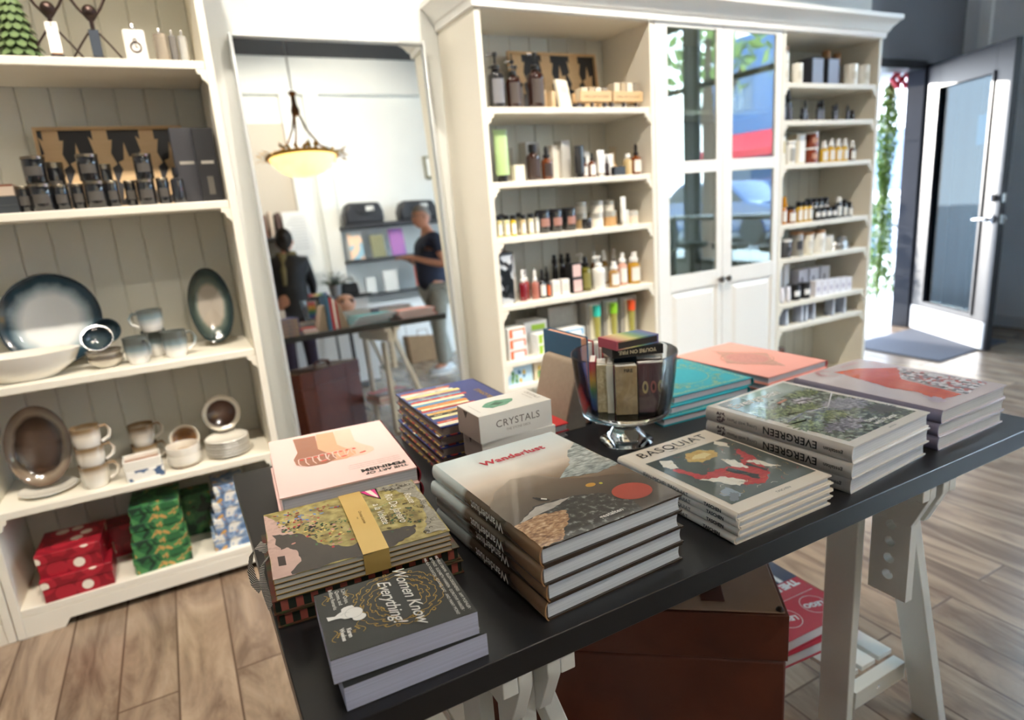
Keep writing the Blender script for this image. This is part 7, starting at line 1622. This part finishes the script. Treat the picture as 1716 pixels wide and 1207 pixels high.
def head(t, c, f, hairm, longhair=False, glasses=False, skin=SKIN):
    """head mesh facing direction f"""
    c = Vector(c); ang = math.atan2(f[1], f[0]) + PI / 2
    M = Matrix.Translation(c) @ Matrix.Rotation(ang, 4, 'Z')    # local -y is the face
    q = MB(); seg, rg = 28, 20; vs = []; fs = []
    for j in range(rg + 1):
        ph = PI * j / rg; z = math.cos(ph)
        for i in range(seg):
            a = 2 * PI * i / seg; x = math.sin(ph) * math.cos(a); y = math.sin(ph) * math.sin(a)
            w = .076 * (1 - .26 * max(0, -z) ** 1.3); dp = .096 * (1 - .12 * max(0, -z))
            X, Y, Z = x * w, y * dp, z * .118
            front = max(0, -y)
            if z < -.2: Y -= front * .012 * min(1, (-z - .2) * 2)            # chin
            if -.35 < z < .12 and front > .86 and abs(x) < .24: Y -= .020 * (1 - abs(z + .16) / .28) * (1 - abs(x) / .26)   # nose
            if .0 < z < .22 and front > .5 and .2 < abs(x) < .6: Y += .006   # eye hollows
            vs.append((X, Y, Z))
    for j in range(rg):
        for i in range(seg): fs.append((j * seg + i, j * seg + (i + 1) % seg, (j + 1) * seg + (i + 1) % seg, (j + 1) * seg + i))
    q.add(vs, fs, skin, M)
    for s in (-1, 1): q.ball((s * .077, .008, -.005), .026, skin, 12, 8, (.35, .65, 1.1), M)
    q.strip if False else None
    for s in (-1, 1): q.ball((s * .030, -.083, .010), .0085, C('#f0ece6', .3), 10, 6, (1.2, .5, .8), M).ball((s * .030, -.0875, .010), .0042, C('#2a1c14', .2), 8, 6, (1, .4, 1), M).tube([(s * .016, -.090, .030), (s * .03, -.0925, .034), (s * .045, -.086, .029)], .0028, hairm, 6, M=M)
    q.tube([(-.022, -.092, -.058), (0, -.098, -.056), (.022, -.092, -.058)], .0042, C('#a8625a', .5), 6, M=M)
    q.build('head', t, smooth=60)
    q = MB(); vs = []; fs = []; seg, rg = 28, 12
    for j in range(rg + 1):
        for i in range(seg):
            a = 2 * PI * i / seg; back = max(0, math.sin(a)); lim = PI * (.36 + .26 * back + (.12 * back if longhair else 0)); ph = lim * j / rg
            k = 1.06 if not longhair else 1.14
            vs.append((math.sin(ph) * math.cos(a) * .078 * k, math.sin(ph) * math.sin(a) * .098 * k + .004, math.cos(ph) * .12 * (k if longhair else 1.04) + .002))
    for j in range(rg):
        for i in range(seg): fs.append((j * seg + i, j * seg + (i + 1) % seg, (j + 1) * seg + (i + 1) % seg, (j + 1) * seg + i))
    q.add(vs, fs, hairm, M)
    if longhair:
        q.ball((0, .105, .03), .045, hairm, 14, 10, (1, 1, 1.0), M)
    q.build('hair', t, smooth=60)
    if glasses:
        q = MB(); g = C('#1b1b1d', .3)
        for s in (-1, 1): q.tube([(s * .031 + .021 * math.cos(a * PI / 8), -.102, .008 + .015 * math.sin(a * PI / 8)) for a in range(16)], .002, g, 6, True, M=M).tube([(s * .052, -.100, .012), (s * .076, -.04, .012), (s * .080, .01, .008)], .002, g, 6, M=M)
        q.tube([(-.010, -.103, .011), (.010, -.103, .011)], .002, g, 6, M=M); q.build('glasses', t)
def man():
    t = thing('person', 'person in navy short sleeved shirt and grey trousers, hands raised, seen in the mirror', 'person', (2.42, -1.0, 0))
    P = []; E = []
    def v(x, y, z, r, p=None):
        P.append((x, y, z, r)); 
        if p is not None: E.append((p, len(P) - 1))
        return len(P) - 1
    # faces -x
    pel = v(0, 0, .93, (.095, .115)); ab = v(-.01, 0, 1.08, (.09, .11), pel); ch = v(.0, 0, 1.28, (.09, .125), ab); up_ = v(.01, 0, 1.40, (.065, .085), ch); nk = v(-.005, 0, 1.50, (.055, .055), up_); v(-.015, 0, 1.57, (.05, .05), nk)
    for s in (-1, 1):
        sh = v(.015, s * .175, 1.405, (.058, .058), up_); el = v(.05 if s > 0 else .02, s * .235, 1.12, (.043, .043), sh); mid = v(-.10, s * .17, 1.17, (.036, .036), el); wr = v(-.235, s * .075, 1.235, (.024, .027), mid)
        hand_pts(P, E, wr, (-.9, -s * .25, .15), (0, 0, 1), curl=.6, side=s)
        hp = v(.0, s * .10, .87, (.09, .09), pel); kn = v(-.03 - .04 * s, s * .12, .49, (.062, .062), hp); an = v(-.0 - .07 * s, s * .125, .10, (.042, .042), kn); v(-.12 - .07 * s, s * .13, .045, (.042, .035), an)
    skin_mesh('body', P, E, SKIN, t)
    NV = NZ('navy_cotton', ['#1c2438', '#27304a'], 25, .8); TR = NZ('grey_twill', ['#85837a', '#99968c'], 30, .8)
    P = []; E = []
    w = v(0, 0, .85, (.172, .195)); a = v(-.012, 0, 1.06, (.155, .182), w); c_ = v(0, 0, 1.27, (.148, .192), a); u_ = v(.01, 0, 1.415, (.112, .14), c_); v(.002, 0, 1.475, (.068, .068), u_)
    for s in (-1, 1):
        sh = v(.015, s * .180, 1.40, (.075, .075), u_); v(.035, s * .215, 1.24, (.066, .066), sh)
    skin_mesh('shirt', P, E, NV, t)
    P = []; E = []
    pe = v(0, 0, .93, (.136, .160)); 
    for s in (-1, 1):
        hp = v(.0, s * .095, .84, (.105, .10), pe); kn = v(-.03 - .04 * s, s * .12, .49, (.082, .082), hp); v(-.0 - .07 * s, s * .125, .20, (.072, .072), kn); v(-.0 - .07 * s, s * .125, .085, (.074, .072), len(P) - 1)
    skin_mesh('trousers', P, E, TR, t)
    for s in (-1, 1):
        q = MB(); x0 = -.07 * s
        q.prism([(.07, -.042), (.08, 0), (.07, .042), (-.05, .05), (-.15, .05), (-.195, .02), (-.195, -.02), (-.15, -.05), (-.05, -.048)], 0, .022, C('#e6e4e0', .5), T(x0, s * .128, 0))
        q.ball((-.06, 0, .04), .06, C('#bfc0c2', .6), 16, 10, (2.1, .78, .75), T(x0, s * .128, 0.0)); q.build('shoe', t)
    MB().tube([(-.215 + .0, -.087 + .030 * math.cos(a * PI / 6), 1.228 + .030 * math.sin(a * PI / 6)) for a in range(12)], .007, C('#b9bcc0', .2, .9), 6, True).build('wristwatch', t)
    head(t, (-.045, 0, 1.635), (-1, .15), C('#8a8078', .8), False, True)
man()
def woman():
    t = thing('person', 'person in black coat with dark tied hair, leaning at the desk in the mirror', 'person', (.98, -1.12, 0))
    P = []; E = []
    def v(x, y, z, r, p=None):
        P.append((x, y, z, r))
        if p is not None: E.append((p, len(P) - 1))
        return len(P) - 1
    def limbs(k, arms=True, hands=True):
        pel = v(0, 0, .90, (.14 * k, .12 * k)); ab = v(.02, -.03, 1.05, (.125 * k, .11 * k), pel); ch = v(.03, -.07, 1.22, (.15 * k, .115 * k), ab); u_ = v(.04, -.11, 1.34, (.095 * k, .075 * k), ch); nk = v(.045, -.13, 1.42, .048, u_); v(.05, -.145, 1.47, .045, nk)
        for s in (-1, 1):
            sh = v(.04 + s * .155, -.11, 1.325, .054 * k, u_); el = v(.06 + s * .20, -.20, 1.10, .042 * k, sh); wr = v(.16 + s * .12, -.36, 1.00, .026 * (k ** 2), el)
            if hands: hand_pts(P, E, wr, (.2, -.95, -.08), (0, 0, 1), curl=.5, side=-s)
        return pel
    pel = limbs(1.0)
    for s in (-1, 1): hp = v(s * .09, 0, .84, .085, pel); kn = v(s * .10, .0, .48, .058, hp); an = v(s * .10, .02, .10, .04, kn); v(s * .10, -.09, .045, .038, an)
    skin_mesh('body', P, E, SKIN, t)
    BK = NZ('black_coat_cloth', ['#121317', '#1e2026'], 20, .7)
    P = []; E = []; pel = limbs(1.17, hands=False); a = v(0, .0, .78, (.175, .15), pel); v(0, .0, .62, (.19, .165), a)
    skin_mesh('coat', P, E, BK, t)
    P = []; E = []
    pe = v(0, 0, .86, (.12, .11))
    for s in (-1, 1): hp = v(s * .09, 0, .80, .092, pe); kn = v(s * .10, .0, .48, .070, hp); v(s * .10, .02, .12, .055, kn)
    skin_mesh('trousers', P, E, C('#2b1f33', .8), t)
    q = MB().tube([(.045 + .075 * math.cos(a * PI / 8), -.135 + .07 * math.sin(a * PI / 8), 1.40 + .01 * math.sin(a)) for a in range(16)], .028, NZ('olive_scarf', ['#6a6244', '#857a58'], 25, .9), 10, True); q.tube([(.0, -.05, 1.38), (-.02, .02, 1.25), (-.03, .04, 1.10)], [.04, .035, .03], NZ('olive_scarf', ['#6a6244', '#857a58'], 25, .9), 10); q.build('scarf', t)
    for s in (-1, 1): MB().ball((s * .10, -.03, .045), .05, C('#1a1a1c', .5), 14, 8, (.85, 2.2, .9)).build('shoe', t)
    head(t, (.055, -.165, 1.535), (.25, -1), C('#1c1512', .6), True)
woman()

# ---------------------------------------------------------------- complete the labels of shelf items with their bookcase
bpy.context.view_layer.update()
def _grow(o):
    l = o.get('label')
    if not l or o.parent is not None or o.get('kind'): return
    x, y, z = o.location
    if not (2.39 < y < 2.76 and .05 < z < 2.1) or o.get('category') in ('mirror', 'bookcase', 'cabinet'): return
    w = 'left of the mirror' if -.7 < x < .25 else ('right of the mirror' if 1.15 < x < 2.07 else ('in the door side bookcase' if x > 2.9 else None))
    if w and 'mirror' not in l and 'door side' not in l:
        for s in (', ' + w,):
            if len((l + s).split()) <= 16: o['label'] = l + s; return
        if 'door side' in w and len((l + ', door side').split()) <= 16: o['label'] = l + ', door side'
for o in list(S.objects): _grow(o)
